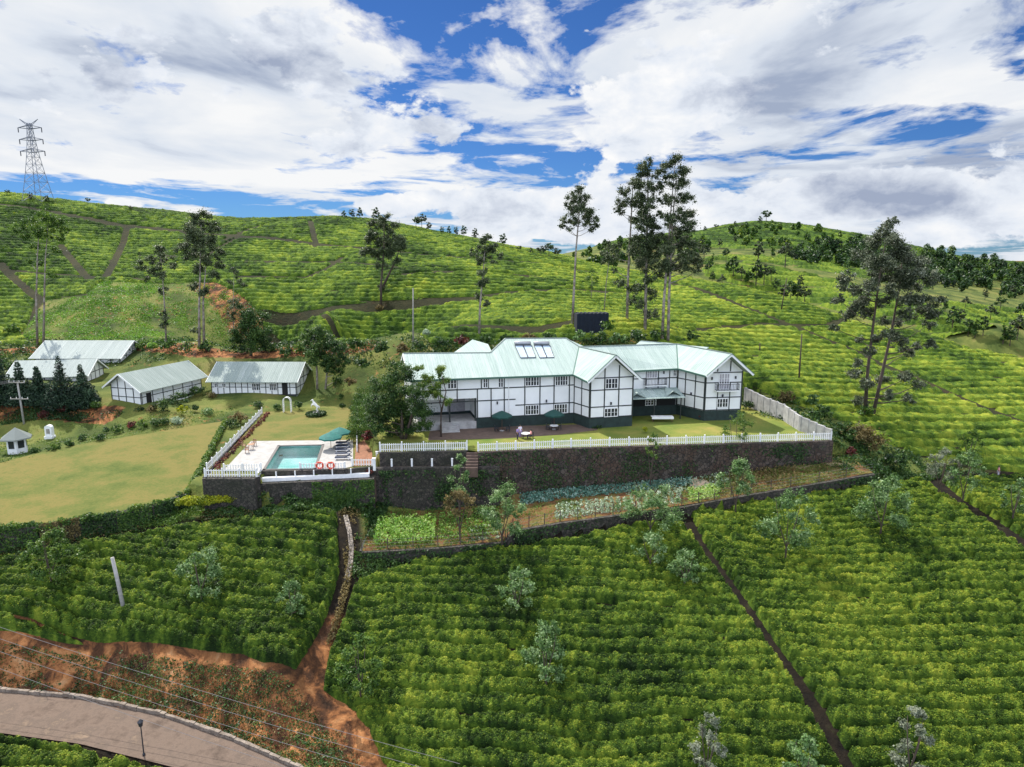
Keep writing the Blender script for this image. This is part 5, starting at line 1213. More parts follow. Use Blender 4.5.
px_tree('garden_tree', 'broad round dark green tree at the left end of the hotel lawn', 'tree', (402, 439), [[(402, 440), (402, 420), (400, 395)], [(404, 440), (412, 415), (418, 395)]],
        [(385,385,12),(399,378,12),(376,400,10),(391,401,15),(410,395,14),(421,410,11),(400,418,15),(381,419,12),(372,410,8),(424,424,8),(392,430,8),(410,428,8),(376,427,7),(395,366,6),(407,370,6)], 14000, 0.32, M['leaf_dark'], M['bark_dark'], 0.28, base=at_z(402, 439, 0), sub=7, tone0=0.56)
px_tree('garden_tree', 'small yellow green tree with round tufts in front of the hotel porch', 'tree', (441, 437), [[(441, 437), (441, 418), (441, 408), (437, 392), (430, 380)], [(441, 410), (446, 392), (441, 372)]],
        [(420,367,4.5),(440,370,5),(427,379,6),(435,387,6),(446,381,4),(448,401,4.5),(428,392,6),(421,386,5),(441,376,3),(438,396,5)], 3800, 0.26, M['leaf_mid'], M['bark_dark'], 0.13, base=at_z(441, 437, 0), sub=5, tone0=0.7, spread=0.25)
px_tree('silver_oak', 'very large ragged silver oak with two crossing stems right of the hotel', 'tree', (868, 418), [[(865, 415), (868, 370), (874, 320), (880, 275), (887, 235)], [(872, 419), (882, 375), (892, 330), (900, 285), (903, 252)]],
        [(891,223,6),(885,233,8),(896,238,7),(873,243,8),(901,249,9),(863,256,8),(882,261,9),(911,259,9),(923,265,7),(848,277,7),(844,287,5),(879,278,8),(907,277,9),(929,278,8),(838,299,5),(860,305,8),(851,315,6),(868,312,6),(907,299,8),(922,299,7),(938,301,5),(904,314,6),(932,315,6),(929,325,5),(882,321,5),(835,328,4),(891,334,6),(932,343,5),(907,352,6),(917,346,4),(869,350,5),(854,374,6),(857,362,5),(866,384,6),(882,378,6),(907,377,6),(919,384,5),(910,398,5),(893,290,6),(915,288,6),(873,262,8),(893,256,9),(915,275,9),(890,272,9),(902,284,9),(870,285,7),(855,290,6),(866,298,6),(884,300,7),(895,322,6),(900,340,6),(925,310,6),(876,338,5),(860,340,4),(862,400,6),(889,395,5)],
        26000, 0.38, M['leaf_oak'], M['bark_dark'], 0.3, base=hit(868, 418, 85), sub=9, tone0=0.50, spread=0.5)

# small silver leaved shade trees among the tea
def shade_tree(label, px, ptop, pbase, wpx, mat='leaf_silver', dens=1.0, y0=32, base=None, ls=0.19, group='silver leaved shade trees in the tea', name='shade_tree', bark='bark_dark', cr=0.62, nc=9):
    B = Vector(base) if base is not None else hit(px, pbase, y0); s = (B.y * cp - (B.z - CAMZ) * sp) / FPX
    H_ = at_y(px, ptop, B.y).z - B.z; Wm = wpx * s / 2
    C = []; T_ = []
    cz = H_ * (1 - cr * 0.5); chh = H_ * cr * 0.5
    for i in range(nc):
        a = 2.4 * i + rng.uniform(-.4, .4); f = (i + 0.5) / nc; rr = Wm * (0.35 + 0.5 * math.sin(math.pi * min(1, f * 0.9 + 0.1))); z = cz - chh * 0.8 + 1.6 * chh * f
        C.append((rr * math.cos(a) * .9, rr * math.sin(a) * .9, z, Wm * rng.uniform(0.30, 0.44)))
    C.append((0, 0, H_ - Wm * .3, Wm * 0.35))
    for k in range(3):
        a = k * 2.1 + rng.uniform(0, 1); T_.append([(0, 0, -0.3), (0.04 * math.cos(a), 0.04 * math.sin(a), H_ * .25), (Wm * .3 * math.cos(a), Wm * .3 * math.sin(a), H_ * .55), (Wm * .45 * math.cos(a), Wm * .45 * math.sin(a), H_ * .85)])
    n = int(dens * 6200 * (wpx / 45) * ((pbase - ptop) * cr / 45) )
    return make_tree(name, label, 'tree', B, T_, C, max(350, n), ls, M[mat], M[bark], 0.09, group=group, sub=6, squash=0.9, tone0=0.55)
G = 'silver leaved shade trees in the tea'
shade_tree('narrow silvery tree in front of the steps and the tall dark wall', 459, 454, 522, 24, dens=1.3, cr=0.7, base=at_z(460, 520, -7.0))
shade_tree('brownish green bush tree with thick dark stem inside the vegetable garden', 462, 490, 543, 32, 'leaf_brown', dens=1.2, base=at_z(460, 541, -7.6), cr=0.5, group=None)
shade_tree('silver green tree on the bank corner of the vegetable garden', 502, 484, 552, 46, dens=1.5, cr=0.72, base=hit(502, 553))
shade_tree('thin tree against the wall below the small round lawn shrub', 649, 432, 490, 18, 'leaf_mid', cr=0.5, base=at_z(650, 490, -5.2), group=None, ls=0.15)
shade_tree('open airy tree rising past the picket fence in front of the right wing', 731, 411, 469, 34, 'leaf_mid', 1.2, cr=0.55, base=at_z(735, 469, -3.9), group=None, ls=0.15)
shade_tree('silver green tree just beside the top of the dark lane between the tea blocks', 735, 459, 518, 40, dens=1.3)
shade_tree('wide silver tree in the middle of the upper right tea block', 785, 490, 566, 58, dens=0.9, cr=0.75)
shade_tree('bushy blue green tree near the upper edge of the right tea block', 880, 477, 541, 50, 'leaf_silver', 1.6, cr=0.8)
shade_tree('grey leaved tree at the crossing of the lanes on the right', 938, 447, 500, 34, 'leaf_grey', 1.0, cr=0.7, ls=0.16)
shade_tree('pale grey tree just right of the lane crossing', 962, 452, 508, 34, 'leaf_silver', 1.0, cr=0.7)
shade_tree('broad silvery tree in front of the garden bank left of the dark lane', 650, 491, 540, 62, dens=1.5, cr=0.6)
shade_tree('low silvery tree below the broad one at the top of the middle tea block', 650, 532, 572, 36, dens=1.0, cr=0.8)
shade_tree('pale flowering looking small tree beside the upper part of the dark lane', 684, 550, 590, 36, dens=1.0, cr=0.8)
shade_tree('small pale tree in the upper left of the middle tea block', 517, 568, 618, 38, dens=1.2, cr=0.8)
shade_tree('lone silvery tree in the centre of the middle tea block', 546, 620, 692, 46, dens=1.0, cr=0.85)
shade_tree('faint pale tree in the centre of the left tea block', 202, 550, 606, 46, 'leaf_silver', 0.9, cr=0.8)
shade_tree('small bright tree near the right end of the left tea block', 292, 581, 622, 30, 'leaf_silver', 1.1, cr=0.85)
shade_tree('green leafy tree at the far left top of the left tea block', 52, 530, 590, 52, 'leaf_mid', 1.1, cr=0.85, group=None)
shade_tree('leafy tree at the left border of the middle tea block above the red gully', 361, 634, 706, 42, 'leaf_mid', 1.3, cr=0.85, group=None)
shade_tree('pale tree top at the bottom edge left of the dark lane', 706, 714, 790, 34, 'leaf_grey', 0.9, cr=0.9, group=None, ls=0.15)
shade_tree('pale tree cut by the bottom edge where the dark lane ends', 800, 738, 800, 40, 'leaf_silver', 1.0, cr=0.9)
shade_tree('grey feathery conical tree at the bottom right of the picture', 908, 706, 790, 34, 'leaf_grey', 1.6, cr=0.95, group=None, ls=0.15)
shade_tree('faint thin tree in the far right tea block', 1012, 478, 525, 26, 'leaf_silver', 0.7, cr=0.8)
shade_tree('faint tree on the sunlit slope above the lane crossing', 968, 430, 466, 30, 'leaf_mid', 0.8, cr=0.8, group=None)

# conifers, far left
def conifer(label, px, ptop, pbase, wpx, base=None):
    B = Vector(base) if base is not None else hit(px, pbase, 90); s = (B.y * cp - (B.z - CAMZ) * sp) / FPX; H_ = at_y(px, ptop, B.y).z - B.z; Wm = wpx * s / 2
    C = []
    L = 13
    for i in range(L):
        f = i / (L - 1); z = H_ * (0.08 + 0.86 * f); rr = Wm * (1 - f) ** 0.85
        m_ = max(1, int(7 * (1 - f)))
        for k in range(m_):
            a = 2 * math.pi * k / m_ + i * .7; C.append((rr * .55 * math.cos(a), rr * .55 * math.sin(a), z, max(.42, rr * .55)))
    C += [(0, 0, H_ * (.62 + .05 * q), .85 - .075 * q) for q in range(8)]
    t = thing('conifer', label, 'tree', B, 0, 'dark conifers in front of the hidden cottages')
    m_ = MB(); m_.tube([(0, 0, -.3), (0, 0, H_ * .86)], [.22, .05], 7); m_.build('trunk', M['bark_dark'], t)
    crown('crown', M['leaf_conifer'], C, 9000, 0.28, t, squash=0.55, droop=0.3, tone0=0.45)
for lab, px, pt, pb, w in (('dark conifer cut by the left edge of the picture', 3, 350, 402, 34), ('second dark conifer from the left, in front of the hidden cottage', 22, 360, 403, 32), ('low dark conifer between its two neighbours near the left', 40, 366, 403, 28), ('tallest dark conifer, with the pointed top', 63, 355, 405, 40), ('dark conifer nearest to the gabled cottage', 84, 364, 405, 32)):
    conifer(lab, px, pt, pb, w)

# shrubs ------------------------------------------------------------
def shrub(label, px, py, wpx, hpx, mat, base=None, z=None, group=None, name='shrub', leafs=0.24, n=None, y0=60, tone0=0.5, dome=True, cat='shrub'):
    B = Vector(base) if base is not None else (at_z(px, py, z) if z is not None else hit(px, py, y0))
    s = (B.y * cp - (B.z - CAMZ) * sp) / FPX; w = wpx * s / 2; h = hpx * s
    C = []
    k = max(4, int(wpx / hpx * 4))
    for i in range(k):
        a = 2.4 * i; r_ = w * .55 * math.sqrt((i + .5) / k); C.append((r_ * math.cos(a), r_ * math.sin(a), h * rng.uniform(.3, .5), min(w, h * .9) * rng.uniform(.45, .6)))
    C.append((0, 0, h * .55, min(w, h) * .5))
    n = n or int(min(2600, 60 + wpx * hpx * 3.2))
    V, F, t = leaf_quads(C, n, leafs, squash=0.85, tone0=tone0, sub=3 if wpx > 14 else 0)
    V[:, 2] = np.maximum(V[:, 2], -0.1)
    me = rmesh(name, V, F, M[mat], {'tone': ('FACE', t)}); o = link(name, me, loc=B); tag(o, label, cat, group); return o
def where(px):
    return 'far left' if px < 60 else 'left' if px < 130 else 'middle' if px < 190 else 'right'
gsh = 'clipped shrubs along the far edge of the left lawn'
row = [(34,455,12,10,'leaf_dark','dark round shrub beside the kiosk'),(54,452,15,12,'leaf_mid','leafy shrub below the white monument'),(69,448,11,11,'leaf_dark','small dark shrub right of the white monument'),
 (82,441,11,9,'leaf_dark','dark flat clipped shrub in the left flower bed'),(100,441,14,9,'leaf_dark','low round clipped ball near the middle of the bed'),(106,434,8,10,'leaf_dark','upright dark clipped cylinder in the bed'),
 (118,434,16,11,'leaf_mid','loose green shrub left of the reddish one'),(131,428,11,9,'leaf_red','small reddish clipped bush in the bed'),(143,428,15,11,'leaf_mid','green bush right of the small reddish one'),(155,427,14,12,'leaf_dark','dark clipped shrub below the gabled cottage'),
 (165,425,13,10,'leaf_dark','round dark ball at the bend of the bed'),(177,424,14,9,'leaf_pale','pale leaved plant beside the bend of the bed'),(181,415,15,15,'leaf_yellow','bright yellow green ball shrub below the gabled cottage'),(195,412,9,11,'leaf_dark','dark cube like bush on the lawn edge'),
 (208,415,14,9,'leaf_silver','silvery plants on the stony bed'),(152,412,12,9,'leaf_brown','dull brown bush below the gabled cottage wall'),(62,412,13,8,'leaf_red','reddish bush on the dark bank below the conifers'),(44,418,12,9,'leaf_red','dark red bush near the utility pole'),(95,410,13,12,'leaf_mid','fresh green bush at the left corner of the gabled cottage'),
 (232,428,17,11,'leaf_dark','wide dark bush by the upper end of the white fence'),(240,424,26,15,'leaf_brown','dull spreading bush hanging over the white fence'),(258,408,14,9,'leaf_dark','dark clipped dome at the top end of the white fence'),
 (277,411,10,9,'leaf_dark','dark round dome left of the white garden arch'),(298,411,15,14,'leaf_dark','tall dark clipped block between the arch and the statue'),(342,409,9,8,'leaf_dark','dark dome right of the horse statue'),(352,412,9,10,'leaf_dark','second dark dome right of the horse statue'),(341,400,7,9,'leaf_dark','narrow dark shrub behind the dome near the statue'),
 (163,411,26,17,'leaf_dark','big dark bush in front of the long side of the gabled cottage'),(181,405,26,17,'leaf_dark','second big bush along the side of the gabled cottage'),(198,397,22,15,'leaf_dark','dark bush at the rear corner of the gabled cottage'),(212,398,14,7,'leaf_brown','low dry bush in front of the long cottage, left end')]
for px, py, w, h, m_, lab in row: shrub(lab, px, py, w, h, m_, y0=66, leafs=0.22)
# clipped long hedge steps right of the pool lawn
for i in range(7):
    f = i / 6; p = at_z(360 + 1.0 * i, 441 - i * 6.2, -1.4); t = MB(); 
    C = [(dx * .8, 0, z, .75) for dx in (-1.6, -.8, 0, .8, 1.6) for z in (.6, 1.3, 1.9 + 0.1 * i)]
    V, F, tt = leaf_quads(C, 2400, 0.18, squash=0.9, tone0=0.42); V[:, 2] = np.maximum(V[:, 2], 0)
    o = link('clipped_hedge', rmesh('clipped_hedge', V, F, M['leaf_mid'], {'tone': ('FACE', tt)}), loc=p)
    tag(o, ['clipped green hedge block nearest the pool, first of the stepped row', 'second hedge block from the pool in the stepped row', 'third hedge block from the pool in the stepped row', 'fourth hedge block, middle of the stepped row', 'fifth hedge block from the pool in the stepped row', 'sixth hedge block from the pool in the stepped row', 'last hedge block, farthest from the pool in the stepped row'][i], 'hedge', 'stepped hedge blocks beside the pool lawn')
shrub('tall dark purple red shrub beside the path at the right of the pool', 367, 448, 17, 28, 'leaf_red', z=-1.5, leafs=0.26)
shrub('red flowering bush at the gate post by the pool', 368, 474, 12, 8, 'leaf_red', z=-2.4, leafs=0.18, tone0=0.85)
shrub('pale creeper bush hanging on the wall under the pool deck', 345, 492, 34, 14, 'leaf_mid', z=-4.4, leafs=0.22)
shrub('dark bush in the corner below the left end of the white parapet', 264, 503, 26, 17, 'leaf_dark', z=-5.0, leafs=0.2)
shrub('dark bush against the foot of the pool terrace wall', 290, 503, 26, 12, 'leaf_dark', z=-4.9, leafs=0.2)
# yellow hedge under the pool corner
a, b_ = at_z(182, 507, -4.6), at_z(251, 502, -4.6); C = [tuple(a.lerp(b_, i / 22) - a + Vector((rng.normal(0, .1), rng.normal(0, .1), .5 + rng.uniform(0, .35)))) + (.62,) for i in range(23)]
V, F, tt = leaf_quads(C, 7000, 0.2, tone0=0.55); o = link('yellow_hedge', rmesh('yellow_hedge', V, F, M['leaf_yellow'], {'tone': ('FACE', tt)}), loc=a); tag(o, 'bright yellow green hedge below the corner wall of the pool garden', 'hedge')
# hedge line between left lawn and white fence
a, b_ = lawn_front[-1] + Vector((.25, 0, .1)), lawn_back[-1] + Vector((.25, 0, .1)); C = [tuple(a.lerp(b_, i / 90) - a + Vector((rng.normal(0, .12), 0, .08))) + (rng.uniform(.3, .48),) for i in range(91)]
V, F, tt = leaf_quads(C, 11000, 0.18, tone0=0.6); o = link('edging_hedge', rmesh('edging_hedge', V, F, M['leaf_mid'], {'tone': ('FACE', tt)}), loc=a); tag(o, 'low green edging plants along the right side of the left lawn', 'hedge')
# flower strip along the inside of that fence
a, b_ = at_z(215, 470, -1.5), at_z(268, 414, -1.5); C = [tuple(a.lerp(b_, i / 30) - a + Vector((rng.normal(0, .15), 0, .15))) + (.38,) for i in range(31)]
V, F, tt = leaf_quads(C, 3000, 0.18, tone0=0.5); o = link('flower_strip', rmesh('flower_strip', V, F, M['leaf_red'], {'tone': ('FACE', tt)}), loc=a); tag(o, 'dark reddish flower strip inside the left white fence', 'flowers')
# hotel lawn plants
shrub('small bright yellow round shrub on the lawn beside the recess', 645, 433, 8, 9, 'leaf_yellow', z=0.0, leafs=0.16)
shrub('dark green shrub against the plinth left of the first parasol', 480, 427, 12, 7, 'leaf_mid', z=0, leafs=0.2)
shrub('reddish foundation bush left of the right wing', 700, 419, 16, 7, 'leaf_red', z=0.0, leafs=0.2, tone0=0.35)
shrub('dark foundation bush in the inner corner of the right wing', 686, 412, 14, 8, 'leaf_dark', z=0.0, leafs=0.2)
shrub('dark low bush under the gable of the projecting wing', 596, 428, 20, 4, 'leaf_dark', z=0.0, leafs=0.2)
shrub('dark bush right of the gabled right wing by the concrete wall', 748, 408, 14, 9, 'leaf_dark', z=0.2, leafs=0.24)
# dark thicket right of the concrete wall, and behind the hotel
for lab, px, py, w, h, m_ in (('brown green thicket above the right end of the garden', 868, 452, 46, 34, 'leaf_brown'), ('dark bush at the right end of the picket fence', 845, 440, 26, 22, 'leaf_dark'), ('dark green bush at the right tip of the vegetable garden', 888, 470, 36, 24, 'leaf_dark'),
    ('silvery bush above the concrete wall', 812, 408, 20, 18, 'leaf_silver'), ('dark shrub behind the concrete wall', 822, 420, 26, 20, 'leaf_dark'), ('dry reddish shrub behind the top of the concrete wall', 786, 402, 24, 12, 'leaf_brown'), ('green bush under the large silver oak', 866, 418, 24, 18, 'leaf_mid'), ('earthy red bush at the garden tip', 850, 456, 20, 9, 'leaf_red')):
    shrub(lab, px, py, w, h, m_, y0=84, leafs=0.28)
bh = [(380,352,22,13,'leaf_dark'),(402,352,20,11,'leaf_brown'),(420,350,20,10,'leaf_dark'),(440,346,22,11,'leaf_dark'),(462,344,20,10,'leaf_red'),(484,344,20,11,'leaf_dark'),(506,342,22,9,'leaf_dark'),(528,341,22,9,'leaf_brown'),(550,341,22,10,'leaf_dark'),
      (600,345,24,18,'leaf_dark'),(618,345,22,16,'leaf_silver'),(638,344,26,20,'leaf_dark'),(655,343,22,18,'leaf_dark'),(608,330,22,12,'leaf_mid'),(580,340,16,12,'leaf_silver'),(690,340,22,10,'leaf_dark'),(426,336,10,9,'leaf_pale'),(358,350,20,16,'leaf_dark'),(362,372,22,22,'leaf_dark'),(350,388,18,16,'leaf_brown')]
desc = {'leaf_dark': 'dark green', 'leaf_brown': 'dull brownish', 'leaf_red': 'reddish', 'leaf_silver': 'silver green', 'leaf_mid': 'fresh green', 'leaf_pale': 'pale flowering'}
for i, (px, py, w, h, m_) in enumerate(bh):
    k = sum(1 for q in bh[:i] if q[4] == m_)
    wh = 'behind the low left roof' if px < 500 else 'behind the tall roof' if px < 575 else 'behind the projecting wing' if px < 665 else 'behind the right wing'
    shrub('%s bush %s, %s of this colour from left' % (desc[m_], wh, ['first', 'second', 'third', 'fourth', 'fifth', 'sixth', 'seventh', 'eighth', 'ninth', 'tenth', 'eleventh', 'twelfth'][k]), px, py, w, h, m_, base=at_y(px, py, 123 if px > 340 and py < 360 else 116), group='bushes behind the hotel', leafs=0.35)
for px, py, w, h, m_, lab in ((140,350,16,10,'leaf_mid','green bush at the right end of the farthest cottage'),(152,352,12,14,'leaf_fresh','bright green tuft behind the gabled cottage'),(170,350,16,12,'leaf_mid','green bush at the foot of the layered gum tree'),(206,352,18,14,'leaf_dark','dark bush at the foot of the bushy gum tree'),
    (285,356,22,10,'leaf_dark','dark bush behind the ridge of the long cottage'),(12,335,20,16,'leaf_mid','leafy bush at the foot of the hill, far left'),(8,372,26,16,'leaf_dark','dark bush at the left edge above the conifers'),(300,352,20,10,'leaf_mid','green bush right of the dark one behind the long cottage'),(380,310,10,6,'leaf_brown','dry brown bush at the foot of the leaning hill tree')):
    shrub(lab, px, py, w, h, m_, y0=112, leafs=0.35)

def creepers(name, label, a, b_, zt, zb, n, mat='leaf_dark', out=0.35, thr=0.02, size=0.22):
    t = rng.random(n); u = rng.random(n); L = (Vector(b_) - Vector(a)).length; d = (Vector(b_) - Vector(a)).normalized(); nn = (d.y, -d.x)
    k = vnoise(t * L, u * 4 + a[0], 2.5, 41) + vnoise(t * L, u * 4, .9, 42) * .5 - (1 - u) * 0.06 + rng.normal(0, .12, n) > thr; t = t[k]; u = u[k]; m_ = len(t)
    z = zt[0] + (zt[1] - zt[0]) * t; z2 = zb[0] + (zb[1] - zb[0]) * t; z = z2 + (z - z2) * u
    o_ = out + rng.random(m_) * 0.28
    x = a[0] + (b_[0] - a[0]) * t + nn[0] * o_; y = a[1] + (b_[1] - a[1]) * t + nn[1] * o_; p = np.stack([x, y, z], -1)
    dd = rng.normal(0, .6, (m_, 3)) + np.array([nn[0], nn[1], .4]); dd /= np.linalg.norm(dd, axis=1)[:, None]
    t1 = np.cross(dd, rng.normal(0, 1, (m_, 3))); t1 /= np.linalg.norm(t1, axis=1)[:, None]; t2 = np.cross(dd, t1); s = size * rng.uniform(.6, 1.4, m_)[:, None]
    V = np.stack([p - t1 * s * .5, p + t2 * s * .33, p + t1 * s * .5, p - t2 * s * .33], 1).reshape(-1, 3)
    oo = link(name, rmesh(name, V, np.arange(m_ * 4).reshape(-1, 4), M[mat], {'tone': ('FACE', np.clip(rng.normal(.42, .2, m_), 0, 1))})); tag(oo, label, kind='stuff')
# undergrowth scattered over banks and walls ------------------------
def undergrowth(name, label, polys, n, size, mat, hgt=0.5, dens_noise=True, tone0=0.5):
    xs = []; ys = []; A_ = [abs(sum(p[i][0] * p[(i + 1) % len(p)][1] - p[(i + 1) % len(p)][0] * p[i][1] for i in range(len(p)))) / 2 for p in polys]; tot = sum(A_)
    for p, a in zip(polys, A_):
        m_ = int(n * a / tot * 2); x = rng.uniform(min(q[0] for q in p), max(q[0] for q in p), m_ * 2); y = rng.uniform(min(q[1] for q in p), max(q[1] for q in p), m_ * 2)
        k = inpoly(x, y, p)
        if dens_noise: k &= (vnoise(x, y, 1.6, 31) + vnoise(x, y, 6, 32) * .8 + rng.normal(0, .16, len(x)) > 0.0)
        xs.append(x[k]); ys.append(y[k])
    x = np.concatenate(xs); y = np.concatenate(ys); m_ = len(x)
    hh = hgt * np.clip(0.5 + vnoise(x, y, 1.6, 33) * 2, 0.1, 1.3)
    z = H(x, y) + rng.random(m_) * hh
    d = rng.normal(0, 1, (m_, 3)) + np.array([0, 0, .8]); d /= np.linalg.norm(d, axis=1)[:, None]
    t1 = np.cross(d, rng.normal(0, 1, (m_, 3))); t1 /= np.linalg.norm(t1, axis=1)[:, None]; t2 = np.cross(d, t1); s = size * rng.uniform(.6, 1.4, m_)[:, None]; p = np.stack([x, y, z], -1)
    V = np.stack([p - t1 * s * .5, p + t2 * s * .3, p + t1 * s * .5, p - t2 * s * .3], 1).reshape(-1, 3)
    t = np.clip(tone0 + vnoise(x, y, 3, 34) * .8 + rng.normal(0, .15, m_), 0, 1)
    o = link(name, rmesh(name, V, np.arange(m_ * 4).reshape(-1, 4), M[mat], {'tone': ('FACE', t)})); tag(o, label, kind='stuff'); return o
pw = lambda pts: [V2(p) for p in pts]
fo = lambda pts, d0, d1: [(p.x, p.y - d0) for p in pts] + [(p.x, p.y - d1) for p in reversed(pts)]
for i_, nm_ in enumerate(('leftmost', 'second', 'third', 'fourth', 'fifth', 'right hand')): creepers('wall_creeper', nm_ + ' stretch of plants hanging over the low wall before the left lawn', V2(lf[i_ + 1]), V2(lf[i_ + 2]), (-4.0, -3.8), (-6.6, -6.2), int(900 * (lf[i_ + 2] - lf[i_ + 1]).length), ['leaf_dark', 'leaf_mid', 'leaf_brown', 'leaf_dark', 'leaf_mid', 'leaf_dark'][i_], thr=-0.2, out=0.55)
def lawn_at(t, a, b_):
    x = a.x + (b_.x - a.x) * t; return Vector((x, float(np.interp(x, [p.x for p in lf], [p.y for p in lf])), float(np.interp(x, [p.x for p in lf], [p.z for p in lf]))))
for a, b_, lab in ((lf[1], lf[4], 'shaggy dark hedge along the left part of the front edge of the left lawn'), (lf[4], lf[7], 'shaggy dark hedge along the right part of the front edge of the left lawn')):
    L = (b_ - a).length; k_n = int(L / .45); C = [tuple(lawn_at(i / k_n, a, b_) - a + Vector((rng.normal(0, .15), -.5 + rng.normal(0, .2), rng.uniform(-.3, .35)))) + (rng.uniform(.35, .6),) for i in range(k_n)]
    V, F, tt = leaf_quads(C, k_n * 160, 0.2, tone0=0.5); o = link('lawn_edge_hedge', rmesh('lawn_edge_hedge', V, F, M['leaf_mid'], {'tone': ('FACE', tt)}), loc=a); tag(o, lab, 'hedge')
undergrowth('undergrowth', 'wild dark plants on the bank below the left lawn and the pool walls', [fo(lf, 0.3, 3.2), fo([pool_a, pool_b, pool_d], .5, 3.0), fo([Vector((pool_d.x, pool_d.y, 0)), Vector((led_a.x + 1, led_a.y, 0))], .5, 8)], 42000, 0.26, 'leaf_dark', 1.0)
undergrowth('dry_undergrowth', 'dry brown weeds on the bank below the left lawn and in the gully', [fo(lf, 0.2, 2.6), fo([pool_a, pool_b], .5, 3.0), blk([(338,512),(362,512),(352,580),(335,640),(326,650),(345,575)])], 16000, 0.22, 'leaf_brown', 0.8)
undergrowth('roadside_scrub', 'dark green scrub patches on the red earth bank above the road', [blk([(-150,640),(0,645),(120,655),(240,668),(300,690),(330,735),(380,790),(300,767),(160,712),(0,690),(-150,682)])], 13000, 0.20, 'leaf_dark', 0.6, tone0=0.5)
undergrowth('roadside_weeds', 'dry weeds on the red earth bank above the road', [blk([(-150,640),(0,645),(120,655),(240,668),(300,690),(345,735),(380,790),(300,767),(160,712),(0,690),(-150,682)])], 9000, 0.16, 'leaf_brown', 0.35)
undergrowth('slope_scrub', 'mixed scrub on the slope behind the hotel and cottages', [[(-14, 121), (36, 121), (34, 127), (-15, 128)], [(-130, 128), (-50, 136), (-30, 128), (-12, 122), (-12, 129), (-28, 138), (-46, 143), (-60, 147), (-150, 152)], [(36, 104), (43, 92), (60, 90), (44, 108), (38, 117)]], 30000, 0.42, 'leaf_dark', 1.1, tone0=0.5)
undergrowth('garden_ground_cover', 'mixed low plants between the cottages and the left lawn', [pw([at_z(*q) for q in ((-150,440,-3),(0,430,-2.9),(100,424,-2.6),(170,414,-1.6),(240,404,-1.4),(240,416,-1.9),(185,428,-2.3),(103,441,-2.8),(0,464,-3.1),(-150,480,-3.3))])], 10000, 0.2, 'leaf_mid', 0.35)
undergrowth('bank_scrub', 'dark scrub on the bank under the conifers and the gabled cottage', [pw([at_z(*q) for q in ((-150,402,0.3),(0,404,.2),(100,408,-.5),(165,410,-.8),(175,416,-1.8),(100,424,-2.6),(0,425,-2.7),(-150,430,-2.9))])], 12000, 0.28, 'leaf_dark', 0.6, tone0=0.35)
undergrowth('gully_scrub', 'dark scrub between the gully path and the tea below the garden', [blk([(352,552),(362,556),(438,552),(505,545),(512,536),(512,548),(422,562),(356,584),(350,575)])], 7000, 0.24, 'leaf_dark', 0.8)
undergrowth('slope_weeds', 'rough weeds on the green slope beside the corner of the pool garden', [blk([(150,512),(186,500),(205,498),(205,505),(258,506),(262,514),(200,530),(120,540)])], 12000, 0.18, 'leaf_mid', 0.5)
undergrowth('meadow_grass', 'rough tussocks on the meadow above the left cottages', meadow, 26000, 0.30, 'leaf_fresh', 0.25, tone0=0.35)
undergrowth('right_bank_scrub', 'scrub between the right end of the garden and the sunlit slope', [[(42, 84), (52, 84), (62, 90), (50, 96), (44, 93)]], 9000, 0.3, 'leaf_dark', 0.9)
creepers('wall_creeper', 'dark creeper growing on the long wall below the hotel lawn', V2(fl[3]), V2(fl[5]), (0, 0), (-5.6, -3.0), 24000, thr=0.10, out=0.5)
creepers('wall_creeper', 'sparse creeper on the earthy wall right of the steps', V2(fl[2]), V2(fl[3]), (0, 0), (-6.5, -5.8), 9000, thr=0.14, out=0.5)
creepers('wall_creeper', 'creeper on the tall dark wall below the stub posts', V2(led_a), V2(led_b + Vector((2.6, 0, 0))), (-1.9, -1.9), (-7, -7), 10000, thr=0.12, out=0.76)
creepers('wall_creeper', 'dense creeper on the right half of the pool terrace wall', V2(pool_c.lerp(pool_d, .5)), V2(pool_d + Vector((.8, 0, 0))), (-2.6, -2.6), (-5, -6), 14000, 'leaf_mid', thr=-0.08, out=0.98)
creepers('bank_weeds', 'weeds on the bank face in front of the vegetable garden', V2(vf[3]), V2(vf[9]), (-6.6, -3.3), (-8.6, -5), 9000, 'leaf_dark', thr=0.02, out=0.5)
creepers('bank_weeds', 'weeds on the left bank face of the vegetable garden', V2(vf[0]), V2(vf[2]), (-8, -7.6), (-10, -9), 4000, 'leaf_dark', thr=0.05, out=0.5)

# vegetable beds: rows of crops, too many to count -----------------------
def vg(u, v):
    """u along 0..9, v 0 front..1 back"""
    i = min(int(u), 8); f = u - i; a = vg_front[i].lerp(vg_front[i + 1], f); b_ = vg_back[i].lerp(vg_back[i + 1], f); return a.lerp(b_, v)
def crop(name, label, u0, u1, v0, v1, rows, per, rad, mat, size, n_each, tall=0.0, tone0=0.5, along=True, miss=0.05):
    C = []
    for i in range(rows):
        for j in range(per):
            if rng.random() < miss: continue
            a, b_ = (i + .5) / rows, (j + .5) / per
            u, v = (u0 + (u1 - u0) * b_, v0 + (v1 - v0) * a) if along else (u0 + (u1 - u0) * a, v0 + (v1 - v0) * b_)
            p = vg(u, v); C.append((p.x + rng.normal(0, .05), p.y + rng.normal(0, .05), p.z + rad * .5 + tall * rng.uniform(.6, 1), rad * rng.uniform(.8, 1.2)))
            if tall: C.append((p.x, p.y, p.z + .25, rad * .8))
    V, F, t = leaf_quads(C, len(C) * n_each, size, tone0=tone0, squash=0.8 if not tall else 1.2)
    o = link(name, rmesh(name, V, F, M[mat], {'tone': ('FACE', t)})); tag(o, label, kind='stuff')
